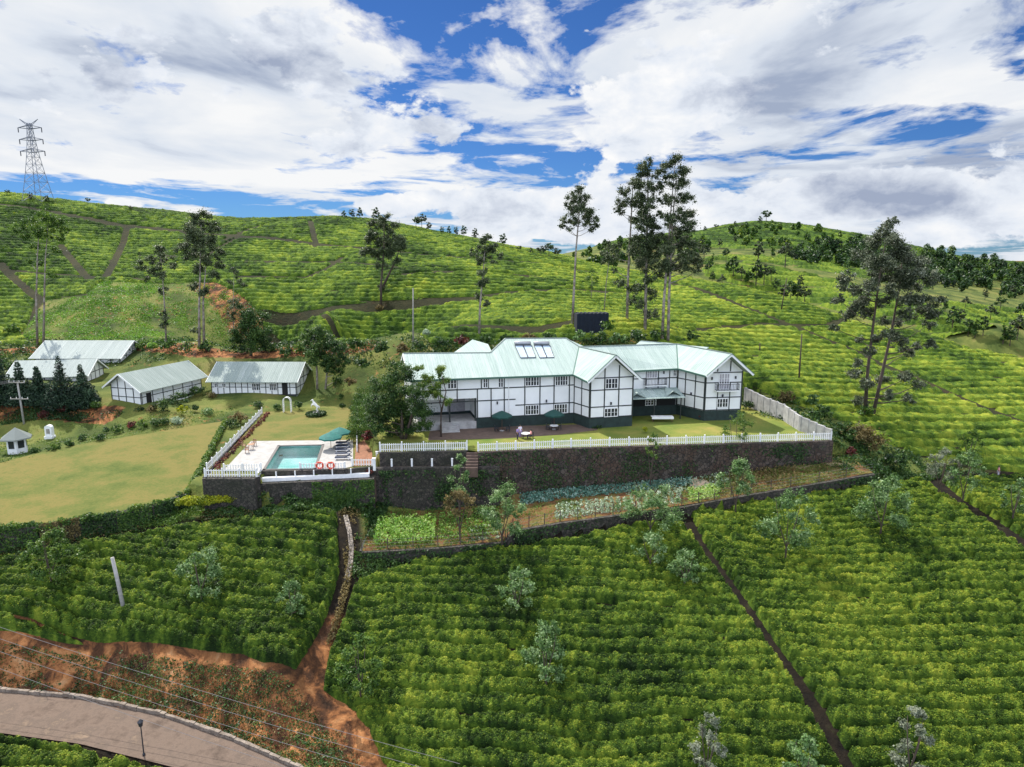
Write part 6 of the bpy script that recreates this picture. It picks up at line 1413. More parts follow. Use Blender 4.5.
crop('bean_rows', 'rows of tall light green bean plants in the left vegetable plot', 0.1, 0.95, 0.08, 0.72, 14, 12, 0.30, 'leaf_fresh', 0.22, 14, tall=0.6, along=False, tone0=0.6)
crop('leek_rows', 'low sparse green rows right of the tall bean plants', 1.0, 1.95, 0.15, 0.9, 9, 22, 0.28, 'leaf_fresh', 0.2, 13, tone0=0.5)
crop('pale_seedlings', 'pale crop plants in the front of the second plot', 1.5, 1.98, 0.05, 0.45, 4, 12, 0.2, 'leaf_pale', 0.2, 10)
crop('cabbage_rows', 'dense blue green cabbage bed at the back of the garden below the long wall', 3.15, 6.2, 0.62, 0.98, 7, 60, 0.32, 'leaf_cabbage', 0.24, 16, tone0=0.6, miss=0.02)
crop('pale_cabbage_rows', 'rows of pale leaved cabbage in the front of the garden', 3.9, 6.0, 0.08, 0.50, 22, 10, 0.30, 'leaf_pale', 0.24, 16, along=False, miss=0.08, tone0=0.45)
crop('pale_cabbage_rows', 'pale rows on the red soil in the middle of the garden', 5.2, 6.9, 0.42, 0.95, 18, 9, 0.28, 'leaf_pale', 0.22, 14, along=False, miss=0.15)
crop('lettuce_patch', 'bright green lettuce patch beside the silver tree', 6.15, 6.75, 0.05, 0.5, 8, 16, 0.30, 'leaf_fresh', 0.2, 18, tone0=0.75)
crop('young_vines', 'thin green plants on poles at the right of the garden', 7.1, 8.1, 0.2, 0.9, 8, 12, 0.22, 'leaf_brown', 0.2, 10, tall=0.4)
def gpoly(u0, u1, v0, v1): return [V2(vg(u0 + (u1 - u0) * k / 5, v0)) for k in range(6)] + [V2(vg(u1 - (u1 - u0) * k / 5, v1)) for k in range(6)]
def weeds(name, label, polys, n, size, mat, hgt, tone0):
    o = undergrowth(name, label, polys, n, size, mat, hgt, True, tone0); o.location.z = 0.32; return o
weeds('garden_weeds', 'yellow green weeds over the garden soil', [gpoly(0, 2, 0, 1), gpoly(3.05, 4.4, 0, .6), gpoly(6, 8.9, 0, 1)], 16000, 0.16, 'leaf_mid', 0.3, 0.6)
weeds('dry_garden_weeds', 'dry brown weeds over the right end of the garden', [gpoly(6.2, 8.9, 0, 1), gpoly(3, 9, 0, .15)], 6000, 0.18, 'leaf_brown', 0.35, 0.6)

# distant trees ----------------------------------------------------------
protos = []
for k in range(5):
    r_ = np.random.default_rng(50 + k); Hh = 10; C = []
    kind = k
    if kind in (0, 1):
        for i in range(9): a = i * 2.4; f = (i + .5) / 9; C.append((1.6 * math.cos(a) * (1 - f * .4), 1.6 * math.sin(a) * (1 - f * .4), 3.2 + 6 * f, 1.5 - .4 * f))
    elif kind in (2, 3):
        for i in range(7): a = i * 2.4; C.append((1.9 * math.cos(a), 1.9 * math.sin(a), 6.4 + 1.3 * math.sin(i * 1.7), 1.5))
        C.append((0, 0, 8.7, 1.3))
    else:
        for i in range(8): f = i / 7; C.append((r_.normal(0, .5), r_.normal(0, .5), 2.5 + 7 * f, 1.5 * (1.15 - f)))
    V, F, t = leaf_quads(C, 1500, 0.65, tone0=0.45, sub=4, r=r_)
    lm = rmesh('crown', V, F, M[['leaf_dark', 'leaf_euc', 'leaf_euc', 'leaf_dark', 'leaf_mid'][k]], {'tone': ('FACE', t)})
    m_ = MB(); m_.tube([(0, 0, -.6), (.1, 0, 4), (0, .1, 8)], [.22, .15, .05], 5)
    me = bpy.data.meshes.new('trunk'); me.from_pydata([tuple(v) for v in m_.v], [], m_.f); me.materials.append(M['bark_dark']); protos.append((lm, me))
def far_tree(label, px, py, h, kind=0, w=1.0, group=None, y0=100, Y=None):
    B = hit(px, py, y0) if Y is None else Vector((at_y(px, py, Y).x, Y, float(H(at_y(px, py, Y).x, Y))))
    s = (B.y * cp - (B.z - CAMZ) * sp) / FPX; t = thing('distant_tree', label, 'tree', B, rng.uniform(0, 6), group); k = h * s / 10; t.scale = (k * w, k * w, k)
    link('crown', protos[kind][0], t); link('trunk', protos[kind][1], t)
rid = 'trees along the ridge line'
ridge = [(8,195,7,3,1.2,'tiny tree at the far left of the ridge, left of the pylon'),(30,193,9,1,1.4,'small bushy tree at the left foot of the pylon'),(46,194,8,0,1.4,'small tree at the right foot of the pylon'),(88,203,7,3,1.2,'small lone tree on the ridge right of the pylon'),(131,210,6,2,1.2,'tiny tree before the white cloud on the left ridge'),
 (344,218,9,0,1.3,'first dark tree of the clump on the hilltop'),(352,218,11,1,1.3,'second dark tree of the clump on the hilltop'),(360,218,12,0,1.2,'last tree of the clump on the hilltop'),(376,221,15,0,1.1,'rounded tree on the ridge just left of the leaning hill tree top'),(416,228,13,3,1.0,'wispy tree on the ridge right of the leaning hill tree'),(422,229,17,2,1.0,'taller wispy tree on the ridge'),
 (429,230,10,1,1.3,'low tree beside the wispy pair on the ridge'),(442,232,8,0,1.2,'small ridge tree left of the row of round ones'),(449,233,10,0,1.0,'first round tree of the ridge row'),(456,234,11,1,1.0,'second round tree of the ridge row'),(464,236,12,0,1.1,'third round tree of the ridge row'),(475,239,13,1,1.1,'largest round tree of the ridge row'),
 (503,246,14,0,1.1,'round tree on the ridge right of the narrow ragged tree'),(519,251,7,3,1.5,'low bush tree on the ridge slope'),(531,253,7,0,1.5,'second low bush tree on the ridge slope'),(541,256,12,2,1.3,'loose tree at the start of the distant gap'),(549,257,16,3,1.3,'widest loose tree on the ridge left of the solitary gum tree'),(557,258,12,2,1.2,'small loose tree left of the solitary gum tree')]
for px, py, h, k, w, lab in ridge: far_tree(lab, px, py + 1.5, h, k, w, rid)
top = [(766,222,13,3,1.3,'large tree crowning the far hill'),(760,223,8,0,1.3,'small tree left of the one crowning the far hill'),(803,223,7,2,.9,'first tiny tree right of the far summit'),(809,223,7,2,.9,'second tiny tree right of the far summit'),(825,227,6,3,1.3,'low tree on the far skyline'),(836,229,9,2,1,'taller tree of the far skyline row'),(848,231,9,2,1.1,'next tree down the far skyline row'),(861,233,9,2,1.1,'last tree of the far skyline row'),
       (735,226,6,0,1.4,'tiny tree on the left shoulder of the far hill'),(716,229,6,3,1.4,'tiny tree low on the left shoulder of the far hill'),(705,231,6,0,1.3,'tiny tree beside the tall gum group on the far hill')]
for px, py, h, k, w, lab in top: far_tree(lab, px, py + 1, h, k, w, 'trees on the top of the far hill', y0=250)
val = [(704,262,18),(712,266,15),(728,272,16),(733,278,22),(741,282,16),(748,284,18),(756,286,26),(764,286,22),(771,283,16),(726,262,14),(708,276,14),(785,268,26),(792,258,14),(712,283,12),(722,288,14),(776,292,14),(800,288,14),(783,306,22),(790,304,24),(797,302,20),(804,306,20),(758,262,22),(772,258,16),
       (930,318,18),(938,322,14),(952,330,24),(960,326,18),(968,336,18),(975,338,26),(983,336,20),(1003,344,24),(1010,346,20),(1017,340,26),(900,308,12),(945,312,16),(990,322,18),(1020,322,20),(965,310,14),(1000,312,16),(915,322,10),(720,248,10),(735,244,9),(744,250,9),(700,250,12),(690,262,12),(1012,298,14),(985,300,12)]
ORD = ['first', 'second', 'third', 'fourth', 'fifth', 'sixth', 'seventh', 'eighth', 'ninth', 'tenth', 'eleventh', 'twelfth', 'thirteenth', 'fourteenth', 'fifteenth', 'sixteenth', 'seventeenth', 'eighteenth', 'nineteenth', 'twentieth', 'twenty-first', 'twenty-second', 'twenty-third', 'twenty-fourth', 'twenty-fifth', 'twenty-sixth', 'twenty-seventh', 'twenty-eighth', 'twenty-ninth']
val.sort()
for g, sel_, tail in (('trees in the valley below the far hill', [v for v in val if v[0] < 850], 'tree from the left in the valley below the far hill'), ('trees on the far slope at the right', [v for v in val if v[0] >= 850], 'tree from the left on the distant right slope')):
    for i, (px, py, h) in enumerate(sel_):
        far_tree('%s %s, %s' % (ORD[i], tail, ['rounded', 'tall', 'loose crowned', 'umbrella shaped', 'pointed'][i % 5]), px, py, h, i % 5, 1.1, g, y0=215)
# wooded ridges: unbroken forest, one mass each
def forest(name, label, pts, n, hpx, mat):
    """pts: pixel polygon of the wooded ground"""
    xs = [p[0] for p in pts]; ys = [p[1] for p in pts]; C = []
    tries = 0
    while len(C) < n and tries < n * 30:
        tries += 1; x = rng.uniform(min(xs), max(xs)); y = rng.uniform(min(ys), max(ys))
        if not inpoly(np.array([x]), np.array([y]), pts)[0]: continue
        B = hit(x, y, 235); s = (B.y * cp - (B.z - CAMZ) * sp) / FPX; h = hpx * s * rng.uniform(.6, 1.3); C.append((B.x, B.y, B.z + h * .62, h * .36)); C.append((B.x, B.y, B.z + h * .35, h * .3)); C.append((B.x, B.y, B.z + h * .88, h * .2))
    V, F, t = leaf_quads(C, len(C) * 45, 1.3, tone0=0.45, squash=1.1, ctone=.2); o = link(name, rmesh(name, V, F, M[mat], {'tone': ('FACE', t)})); tag(o, label, kind='stuff')
forest('forest', 'dark unbroken forest along the distant right ridge', [(922,254),(930,248),(945,255),(979,264),(1024,268),(1120,272),(1120,310),(1024,300),(990,296),(950,290),(925,280)], 950, 9.5, 'leaf_dark')
forest('forest', 'dark woodland on the right flank of the far hill', [(795,250),(820,243),(870,245),(900,258),(905,275),(860,272),(820,268),(795,262)], 330, 11, 'leaf_dark')
forest('forest', 'thin wood on the left shoulder of the far hill', [(572,258),(612,246),(650,242),(700,236),(712,246),(690,262),(640,266),(590,268)], 300, 8, 'leaf_mid')
forest('forest', 'scattered wood on the upper far hill', [(730,232),(780,227),(840,234),(840,246),(780,248),(735,246)], 150, 7, 'leaf_mid')
# ------------------------------------------------------------------ pool
def lerp4(c, u, v): return c[0].lerp(c[1], u).lerp(c[3].lerp(c[2], u), v)
ptile = pmat('pool_tiles', (0.50, 0.62, 0.61), 0.4, 0.25, 0.35, (0.17, 0.46, 0.43))
wm = bpy.data.materials.new('pool_water'); wm.use_nodes = True; T = NT(wm.node_tree); nt = wm.node_tree; nt.nodes.remove(nt.nodes['Principled BSDF'])
tcn = T.n('ShaderNodeTexCoord'); bn = T.n('ShaderNodeBump', i_Height=T.noise(tcn.outputs['Object'], 2.2, 5, 0.6, 0.4)); bn.inputs['Strength'].default_value = 0.35; bn.inputs['Distance'].default_value = 0.08
tr = T.n('ShaderNodeBsdfTransparent', i_Color=(0.80, 0.95, 0.96, 1)); gl = T.n('ShaderNodeBsdfGlossy', i_Normal=bn.outputs[0]); gl.inputs['Roughness'].default_value = 0.04
fr = T.n('ShaderNodeFresnel', i_Normal=bn.outputs[0]); fr.inputs['IOR'].default_value = 1.33
mx = T.n('ShaderNodeMixShader', i_Fac=T.m('ADD', T.m('MULTIPLY', fr.outputs[0], 1.3), 0.05), i_1=tr.outputs[0], i_2=gl.outputs[0]); nt.links.new(mx.outputs[0], nt.nodes['Material Output'].inputs['Surface'])
q = pool_q; pc = lerp4(q, .5, .5)
pool = thing('swimming_pool', 'rectangular swimming pool with pale blue water on the white terrace', 'swimming pool', (pc.x, pc.y, -1.5)); po = (pc.x, pc.y, -1.5)
b = MB(); Zs = lambda p, z: (p.x, p.y, z)
grow = [pc + (p - pc) * 1.0 for p in q]
b.add([Zs(p, -1.46) for p in grow] + [Zs(p, -2.9) for p in grow], [(4, 5, 6, 7), (0, 1, 5, 4), (1, 2, 6, 5), (2, 3, 7, 6), (3, 0, 4, 7)]); b.build('basin', ptile, pool, po)
b = MB(); b.add([Zs(p, -1.60) for p in grow], [(0, 1, 2, 3)]); b.build('water', wm, pool, po)
b = MB()
for i in range(4):
    a, c = q[i], q[(i + 1) % 4]; d = (c - a).normalized() * .15; b.beam(a - d + Vector((0, 0, .06)), c + d + Vector((0, 0, .06)), 0.32, 0.10)
b.build('coping', pmat('dark_coping', (0.10, 0.09, 0.085), 0.7, 0.3, 3), pool, po)
dk = thing('pool_deck', 'whitish paved sunbathing terrace around the swimming pool', 'terrace', (pc.x, pc.y, -1.5)); 
D = [at_z(223, 471.3, -1.5), at_z(251, 441.5, -1.5), at_z(353, 440.5, -1.5), at_z(353, 466.5, -1.5), at_z(345, 468.6, -1.5), at_z(262, 470.5, -1.5)]
o1 = [pc + (p - pc) * 1.03 for p in q]
for i, pl_ in enumerate(([D[0], D[1], o1[3], o1[0]], [D[1], D[2], o1[2], o1[3]], [D[2], D[3], D[4], o1[1], o1[2]])):
    b = MB(); b.prism([V2(p) for p in pl_][::1], -1.495, -1.43 - i * .003); b.build('paving', M['deck'], dk, po)
# parapet below
pa, pb2 = pool_c + Vector((0.1, -.15, 0)), pool_d + Vector((.2, -.15, 0)); b = MB(); b.beam(Vector((pa.x, pa.y, -2.3)), Vector((pb2.x, pb2.y, -2.3)), 0.5, 0.5)
for i in range(7): p = pa.lerp(pb2, i / 6); b.box((p.x, p.y, -1.75), (.13, .13, .7))
o = b.build('parapet', M['fence_white'], off=(pa.x, pa.y, -2.5), loc=(pa.x, pa.y, -2.5)); tag(o, 'low white parapet with stub posts along the top of the pool terrace wall', 'parapet')
b = MB(); b.beam(Vector((pa.x + .05, pa.y + .1, -2.05)), Vector((gl_front[2].x - .1, gl_front[2].y - .1, -1.4)), 0.2, 0.9); o = b.build('parapet', M['fence_white'], off=tuple(pa), loc=tuple(pa)); tag(o, 'short sloping white parapet at the left corner of the pool', 'parapet')
picket('low white fence between the pool and the life rings', [at_z(300, 468.8, -1.45), at_z(345, 468, -1.45)], h=0.7, sp=.3)
picket('low white fence along the front of the deck left of the pool', [at_z(224, 471, -1.45), at_z(261, 470, -1.45)], h=0.8, sp=.3)
def torus(mb, c, Rr, r_, seg=24, s2=8, axis='y'):
    vs = []
    for i in range(seg):
        a = 2 * math.pi * i / seg
        for k in range(s2):
            t = 2 * math.pi * k / s2; rr = Rr + r_ * math.cos(t); vs.append((c[0] + rr * math.cos(a), c[1] + r_ * math.sin(t), c[2] + rr * math.sin(a)))
    mb.add(vs, [(i * s2 + k, ((i + 1) % seg) * s2 + k, ((i + 1) % seg) * s2 + (k + 1) % s2, i * s2 + (k + 1) % s2) for i in range(seg) for k in range(s2)])
for px, lab in ((320, 'left orange red life ring on the fence in front of the pool'), (331, 'right orange red life ring on the fence in front of the pool')):
    p = at_z(px, 468.6, -1.45) + Vector((0, -.12, 0)); t = thing('life_ring', lab, 'life ring', p, 0, 'life rings by the pool'); b = MB(); torus(b, (0, 0, .42), .40, .12); b.build('ring', M['red'], t, smooth=True)
    b = MB()
    for k in range(4): a = R(45 + 90 * k); b.box((.40 * math.cos(a), 0, .42 + .40 * math.sin(a)), (.10, .27, .10))
    b.build('bands', M['plastic_white'], t)

def parasol(label, base, rad, hgt, mat, group):
    t = thing('parasol', label, 'parasol', base, rng.uniform(0, 1), group)
    b = MB(); b.tube([(0, 0, 0), (0, 0, hgt)], .035, 8); b.build('pole', M['wood'], t)
    b = MB(); b.lathe([(.35, 0), (.35, .08), (.12, .14)], seg=12); b.build('foot', M['concrete'], t)
    n = 8; vs = [(0, 0, hgt)]
    for r_, z in ((rad * .35, hgt - .22), (rad * .7, hgt - .46), (rad, hgt - .72), (rad * .99, hgt - .92)):
        for k in range(n * 2):
            a = math.pi * k / n; s_ = 1.0 if k % 2 == 0 else .94; vs.append((r_ * s_ * math.cos(a), r_ * s_ * math.sin(a), z + (0 if k % 2 == 0 else .04)))
    m_ = n * 2; fs = [(0, 1 + k, 1 + (k + 1) % m_) for k in range(m_)]
    for j in range(3): fs += [(1 + j * m_ + k, 1 + (j + 1) * m_ + k, 1 + (j + 1) * m_ + (k + 1) % m_, 1 + j * m_ + (k + 1) % m_) for k in range(m_)]
    b = MB(); b.add(vs, fs); b.build('canopy', mat, t)
    for k in range(n): a = 2 * math.pi * k / n; b = MB(); b.tube([(0, 0, hgt - .9), (rad * .55 * math.cos(a), rad * .55 * math.sin(a), hgt - .42)], .015, 4); b.build('strut', M['wood'], t)
parasol('front teal parasol over the navy sun loungers', at_z(331, 449, -1.43), 1.55, 2.35, M['teal_cloth'], 'parasols by the pool')
parasol('rear teal parasol over the navy sun loungers', at_z(340, 444.5, -1.43), 1.5, 2.45, M['teal_cloth'], 'parasols by the pool')
parasol('dark green parasol on the terrace left of the people', at_z(502, 431, 0), 1.5, 2.9, M['dkgreen_cloth'], 'parasols in front of the hotel')
parasol('dark green parasol over the table right of the people', at_z(554, 429.5, 0), 1.45, 2.9, M['dkgreen_cloth'], 'parasols in front of the hotel')
def lounger(label, base, rz):
    t = thing('sun_lounger', label, 'sun lounger', base, rz, 'navy sun loungers beside the pool')
    b = MB(); b.box((0, 0, .26), (1.9, .62, .06)); b.build('frame', M['plastic_white'], t)
    for x in (-.8, .8):
        for y in (-.26, .26): b = MB(); b.box((x, y, .115), (.06, .06, .23)); b.build('leg', M['plastic_white'], t)
    b = MB(); b.box((-.30, 0, .34), (1.3, .58, .1)); b.build('cushion', M['blue_dark'], t)
    b = MB(); b.beam((.36, 0, .36), (.95, 0, .72), .58, .1); b.build('backrest', M['blue_dark'], t)
for i, y in enumerate((444.5, 448, 451.6, 455.4, 459.6)):
    lounger(['navy sun lounger farthest from the camera by the pool', 'second navy sun lounger from the back', 'middle navy sun lounger of the row', 'fourth navy sun lounger from the back', 'navy sun lounger nearest the front fence'][i], at_z(343 - i * .1, y, -1.43), R(4))

# furniture ----------------------------------------------------------
def chair(label, base, rz, mat, group=None, name='garden_chair'):
    t = thing(name, label, 'chair', base, rz, group)
    b = MB(); b.box((0, 0, .44), (.48, .46, .04)); b.build('seat', mat, t)
    b = MB(); b.box((0, .23, .84), (.48, .04, .16)); b.box((0, .23, .62), (.48, .03, .10)); b.build('backrest', mat, t)
    for x in (-.21, .21):
        b = MB(); b.box((x, -.2, .21), (.05, .05, .42)); b.build('leg', mat, t); b = MB(); b.box((x, .22, .46), (.05, .05, .92)); b.build('leg', mat, t)
        b = MB(); b.box((x, 0, .64), (.05, .46, .035)); b.box((x, -.2, .53), (.04, .04, .2)); b.build('armrest', mat, t)
def table(label, base, r_, mat, topm, cloth=False):
    t = thing('table', label, 'table', base); b = MB(); b.lathe([(r_, .70), (r_, .74)], seg=20); b.build('tabletop', topm, t)
    for k in range(4): a = R(45 + 90 * k); b = MB(); b.tube([(r_ * .75 * math.cos(a), r_ * .75 * math.sin(a), 0), (r_ * .6 * math.cos(a), r_ * .6 * math.sin(a), .7)], .03, 6); b.build('leg', mat, t)
W_ = pmat('teak', (0.33, 0.17, 0.09), 0.6, 0.3, 4)
chair('brown wooden chair nearest the camera on the left of the deck', at_z(247, 453, -1.43), R(200), W_, 'wooden chairs on the deck'); chair('brown wooden chair at the back of the deck table', at_z(254, 446, -1.43), R(-10), W_, 'wooden chairs on the deck'); chair('brown wooden chair left of the deck table', at_z(244, 448.5, -1.43), R(100), W_, 'wooden chairs on the deck')
table('small brown round table between the wooden chairs on the deck', at_z(251, 449.5, -1.43), .45, W_, W_)
table('white round table on the lawn beside the people', at_z(525.5, 438.5, 0), .62, M['darkmetal'], M['plastic_white'])
table('white round table under the right dark green parasol', at_z(554, 430.5, 0), .6, M['darkmetal'], M['plastic_white'])
for i, (px, py, rz) in enumerate(((548, 430, 100), (559.5, 430, -100), (553, 427.5, 0))): chair(['dark chair left of the table under the right parasol', 'dark chair right of the table under the right parasol', 'dark chair behind the table under the right parasol'][i], at_z(px, py, 0), R(rz), M['darkmetal'], 'dark garden chairs')
for i, (px, py, rz) in enumerate(((496.5, 431.5, 100), (508, 431.5, -100))): chair(['dark chair left of the pole of the left parasol', 'dark chair right of the pole of the left parasol'][i], at_z(px, py, 0), R(rz), M['darkmetal'], 'dark garden chairs')
chair('dark chair with the seated person in pink', at_z(531.5, 438.5, 0), R(-70), M['darkmetal'], 'dark garden chairs')
# covered table near the entrance
t = thing('covered_table', 'long table under a white cloth at the shaded hotel entrance', 'table', at_z(662, 421.5, 0)); b = MB(); b.box((0, 0, .76), (3.2, 1.1, .05)); b.box((0, -.54, .62), (3.2, .03, .26)); b.build('tablecloth', M['plastic_white'], t)
for x in (-1.4, 1.4):
    for y in (-.42, .42): b = MB(); b.box((x, y, .37), (.07, .07, .74)); b.build('leg', M['wood'], t)

# people ----------------------------------------------------------
def skin_mesh(name, pts, edges, rad, mat, parent, lv=1):
    me = bpy.data.meshes.new(name); me.from_pydata(pts, edges, []); o = link(name, me, parent)
    s_ = o.modifiers.new('skin', 'SKIN'); me.skin_vertices.new() if not me.skin_vertices else None
    for i, r_ in enumerate(rad): me.skin_vertices[0].data[i].radius = (r_, r_) if not isinstance(r_, tuple) else r_
    me.skin_vertices[0].data[0].use_root = True
    ss = o.modifiers.new('sub', 'SUBSURF'); ss.levels = lv; ss.render_levels = lv
    s_.use_smooth_shade = True
    me.materials.append(mat); return o
skinm = pmat('skin', (0.30, 0.16, 0.10), 0.6); hairm = pmat('hair', (0.012, 0.010, 0.009), 0.6)
def person(label, base, rz, top, trous, seated=False, arm=0.0):
    t = thing('person', label, 'person', base, rz)
    hz = .50 if seated else .92
    k = hz - .92
    P_ = [(0, 0, .94 + k), (0, 0, 1.15 + k), (0, 0, 1.38 + k), (0, .01, 1.50 + k), (0, -.01, 1.60 + k), (0, -.015, 1.70 + k)]; E2 = [(0, 1), (1, 2), (2, 3), (3, 4), (4, 5)]; Rr = [.14, .13, .14, .055, .085, .07]
    TP = []; 
    for s_ in (-1, 1):
        n0 = len(P_)
        if arm and s_ > 0: A = [(s_ * .18, 0, 1.42 + k), (s_ * .23, -.12, 1.18 + k), (s_ * .12, -.34, 1.12 + k), (s_ * .10, -.44, 1.12 + k)]
        else: A = [(s_ * .18, 0, 1.42 + k), (s_ * .25, .02, 1.15 + k), (s_ * .25, -.08, .90 + k), (s_ * .24, -.13, .80 + k)]
        P_ += A; E2 += [(2, n0), (n0, n0 + 1), (n0 + 1, n0 + 2), (n0 + 2, n0 + 3)]; Rr += [.065, .048, .034, .036]; TP.append(A)
    LP = []
    for s_ in (-1, 1):
        n0 = len(P_)
        if seated: L = [(s_ * .10, -.02, .50), (s_ * .11, -.45, .50), (s_ * .11, -.46, .08), (s_ * .12, -.60, .04)]
        else: L = [(s_ * .09, 0, .88), (s_ * .10, -.02, .48), (s_ * .10, .02, .08), (s_ * .11, -.13, .04)]
        P_ += L; E2 += [(0, n0), (n0, n0 + 1), (n0 + 1, n0 + 2), (n0 + 2, n0 + 3)]; Rr += [.09, .06, .04, .035]; LP.append(L)
    body = skin_mesh('body', P_, E2, Rr, skinm, t, 2)
    S = [(0, 0, .92 + k), (0, 0, 1.15 + k), (0, 0, 1.40 + k), (0, 0, 1.46 + k)]; e = [(0, 1), (1, 2), (2, 3)]; r_ = [.165, .155, .165, .085]
    for A in TP: n0 = len(S); S += [A[0], A[1]]; e += [(2, n0), (n0, n0 + 1)]; r_ += [.085, .07]
    skin_mesh('shirt', S, e, r_, top, t, 2)
    S = [(0, 0, .96 + k)]; e = []; r_ = [.16]
    for L in LP: n0 = len(S); S += [L[0], L[1], L[2]]; e += [(0, n0), (n0, n0 + 1), (n0 + 1, n0 + 2)]; r_ += [.115, .082, .062]
    skin_mesh('trousers', S, e, r_, trous, t, 2)
    b = MB(); b.lathe([(.02, .115), (.07, .10), (.095, .05), (.10, -.02), (.08, -.08)], (0, .02, 1.66 + k), 12); b.build('hair', hairm, t, smooth=True)
    b = MB(); b.box((0, -.105, 1.645 + k), (.022, .03, .04)); b.build('nose', skinm, t)
    for s_ in (-.032, .032): b = MB(); b.box((s_, -.092, 1.672 + k), (.018, .012, .010)); b.build('eye', hairm, t)
lav = pmat('lavender_cloth', (0.30, 0.22, 0.50), 0.8); whi = pmat('pale_cloth', (0.62, 0.58, 0.68), 0.8); dkc = pmat('dark_cloth', (0.03, 0.03, 0.05), 0.8); pnk = pmat('pink_cloth', (0.62, 0.26, 0.26), 0.8)
person('standing person in a lavender shirt and dark trousers on the hotel lawn', at_z(517.5, 440, 0), R(70), lav, dkc, arm=1)
person('standing person in a pale top behind the one in lavender', at_z(520, 437.5, 0), R(40), whi, lav, arm=1)
person('seated person in a pink top at the round white table', at_z(531, 439, 0), R(-75), pnk, dkc, seated=True, arm=1)
person('person in a pink top walking on the lane between the right tea slopes', hit(998, 478, 70), R(60), pnk, whi)

# arch, statue, monument ----------------------------------------------
ap = at_z(287.5, 412, -1.5); b = MB()
for y in (-.25, .25):
    pts = [(-.62, y, 0), (-.62, y, 1.9)] + [(-.62 * math.cos(a), y, 1.9 + .62 * math.sin(a)) for a in [math.pi * k / 8 for k in range(1, 8)]] + [(.62, y, 1.9), (.62, y, 0)]
    b.tube(pts, .06, 6)
for k in range(6):
    for x in (-.62, .62): b.box((x, 0, .3 + k * .32), (.05, .5, .05))
for k in range(1, 8): a = math.pi * k / 8; b.box((-.62 * math.cos(a), 0, 1.9 + .62 * math.sin(a)), (.05, .5, .05))
tag(b.build('garden_arch', M['fence_white'], loc=ap), 'white trellis garden arch at the back of the pool lawn', 'arch')
hp = at_z(316, 415.5, -1.5)
V, F, tt = leaf_quads([(1.25 * math.cos(a), 1.25 * math.sin(a), .35, .48) for a in [i * .42 for i in range(15)]] + [(0, 0, .3, .8)], 3200, .18, tone0=.4, squash=.7); V[:, 2] = np.maximum(V[:, 2], 0)
o = link('round_hedge', rmesh('round_hedge', V, F, M['leaf_dark'], {'tone': ('FACE', tt)}), loc=hp); tag(o, 'low round clipped hedge around the foot of the horse statue', 'hedge')
hs = thing('horse_statue', 'white statue of a rearing horse inside the round hedge', 'statue', hp)
b = MB(); b.lathe([(.5, 0), (.5, .55), (.42, .62)], seg=16); b.build('pedestal', M['concrete'], hs)
z0 = .62
Pp = [(.30, 0, z0 + .95), (.05, 0, z0 + 1.15), (-.22, 0, z0 + 1.42), (-.38, 0, z0 + 1.78), (-.40, 0, z0 + 2.02), (-.62, 0, z0 + 1.92), (-.76, 0, z0 + 1.80),
      (.36, .14, z0 + .68), (.12, .15, z0 + .42), (.34, .15, z0 + .22), (.28, .15, z0 + .02), (.36, -.14, z0 + .68), (.10, -.15, z0 + .42), (.32, -.15, z0 + .22), (.26, -.15, z0 + .02),
      (-.36, .13, z0 + 1.25), (-.66, .14, z0 + 1.28), (-.66, .14, z0 + 1.02), (-.58, .14, z0 + .92), (-.36, -.13, z0 + 1.22), (-.62, -.14, z0 + 1.14), (-.70, -.14, z0 + .90), (-.62, -.14, z0 + .80),
      (.46, 0, z0 + .98), (.62, 0, z0 + .80), (.60, 0, z0 + .50)]
Ee = [(0, 1), (1, 2), (2, 3), (3, 4), (4, 5), (5, 6), (0, 7), (7, 8), (8, 9), (9, 10), (0, 11), (11, 12), (12, 13), (13, 14), (2, 15), (15, 16), (16, 17), (17, 18), (2, 19), (19, 20), (20, 21), (21, 22), (0, 23), (23, 24), (24, 25)]
skin_mesh('body', Pp, Ee, [.23, .22, .22, .13, .10, .08, .055, .13, .08, .05, .06, .13, .08, .05, .06, .08, .06, .04, .05, .08, .06, .04, .05, .05, .07, .03], M['fence_white'], hs, 2)
mp = hit(50, 438, 70); mp = mp + Vector((0, 0, 0)); mt = thing('monument', 'small white monument with an arched top in the garden near the kiosk', 'monument', mp)
mt.scale = (.8, .8, .85); b = MB(); b.box((0, 0, .0), (1.6, 1.1, .8)); b.build('base', M['white'], mt)
b = MB(); n = 12; pr = [(-.65, .4), (.65, .4), (.65, 1.9)] + [(.65 * math.cos(math.pi * k / n), 1.9 + .5 * math.sin(math.pi * k / n)) for k in range(1, n)] + [(-.65, 1.9)]
m_ = len(pr); b.add([(x, -.4, z) for x, z in pr] + [(x, .4, z) for x, z in pr], [tuple(range(m_)), tuple(range(2 * m_ - 1, m_ - 1, -1))] + [(i, m_ + i, m_ + (i + 1) % m_, (i + 1) % m_) for i in range(m_)]); b.build('stele', M['white'], mt)
b = MB(); b.box((0, -.405, 1.3), (.7, .03, .9)); b.build('niche', M['greywood'], mt)

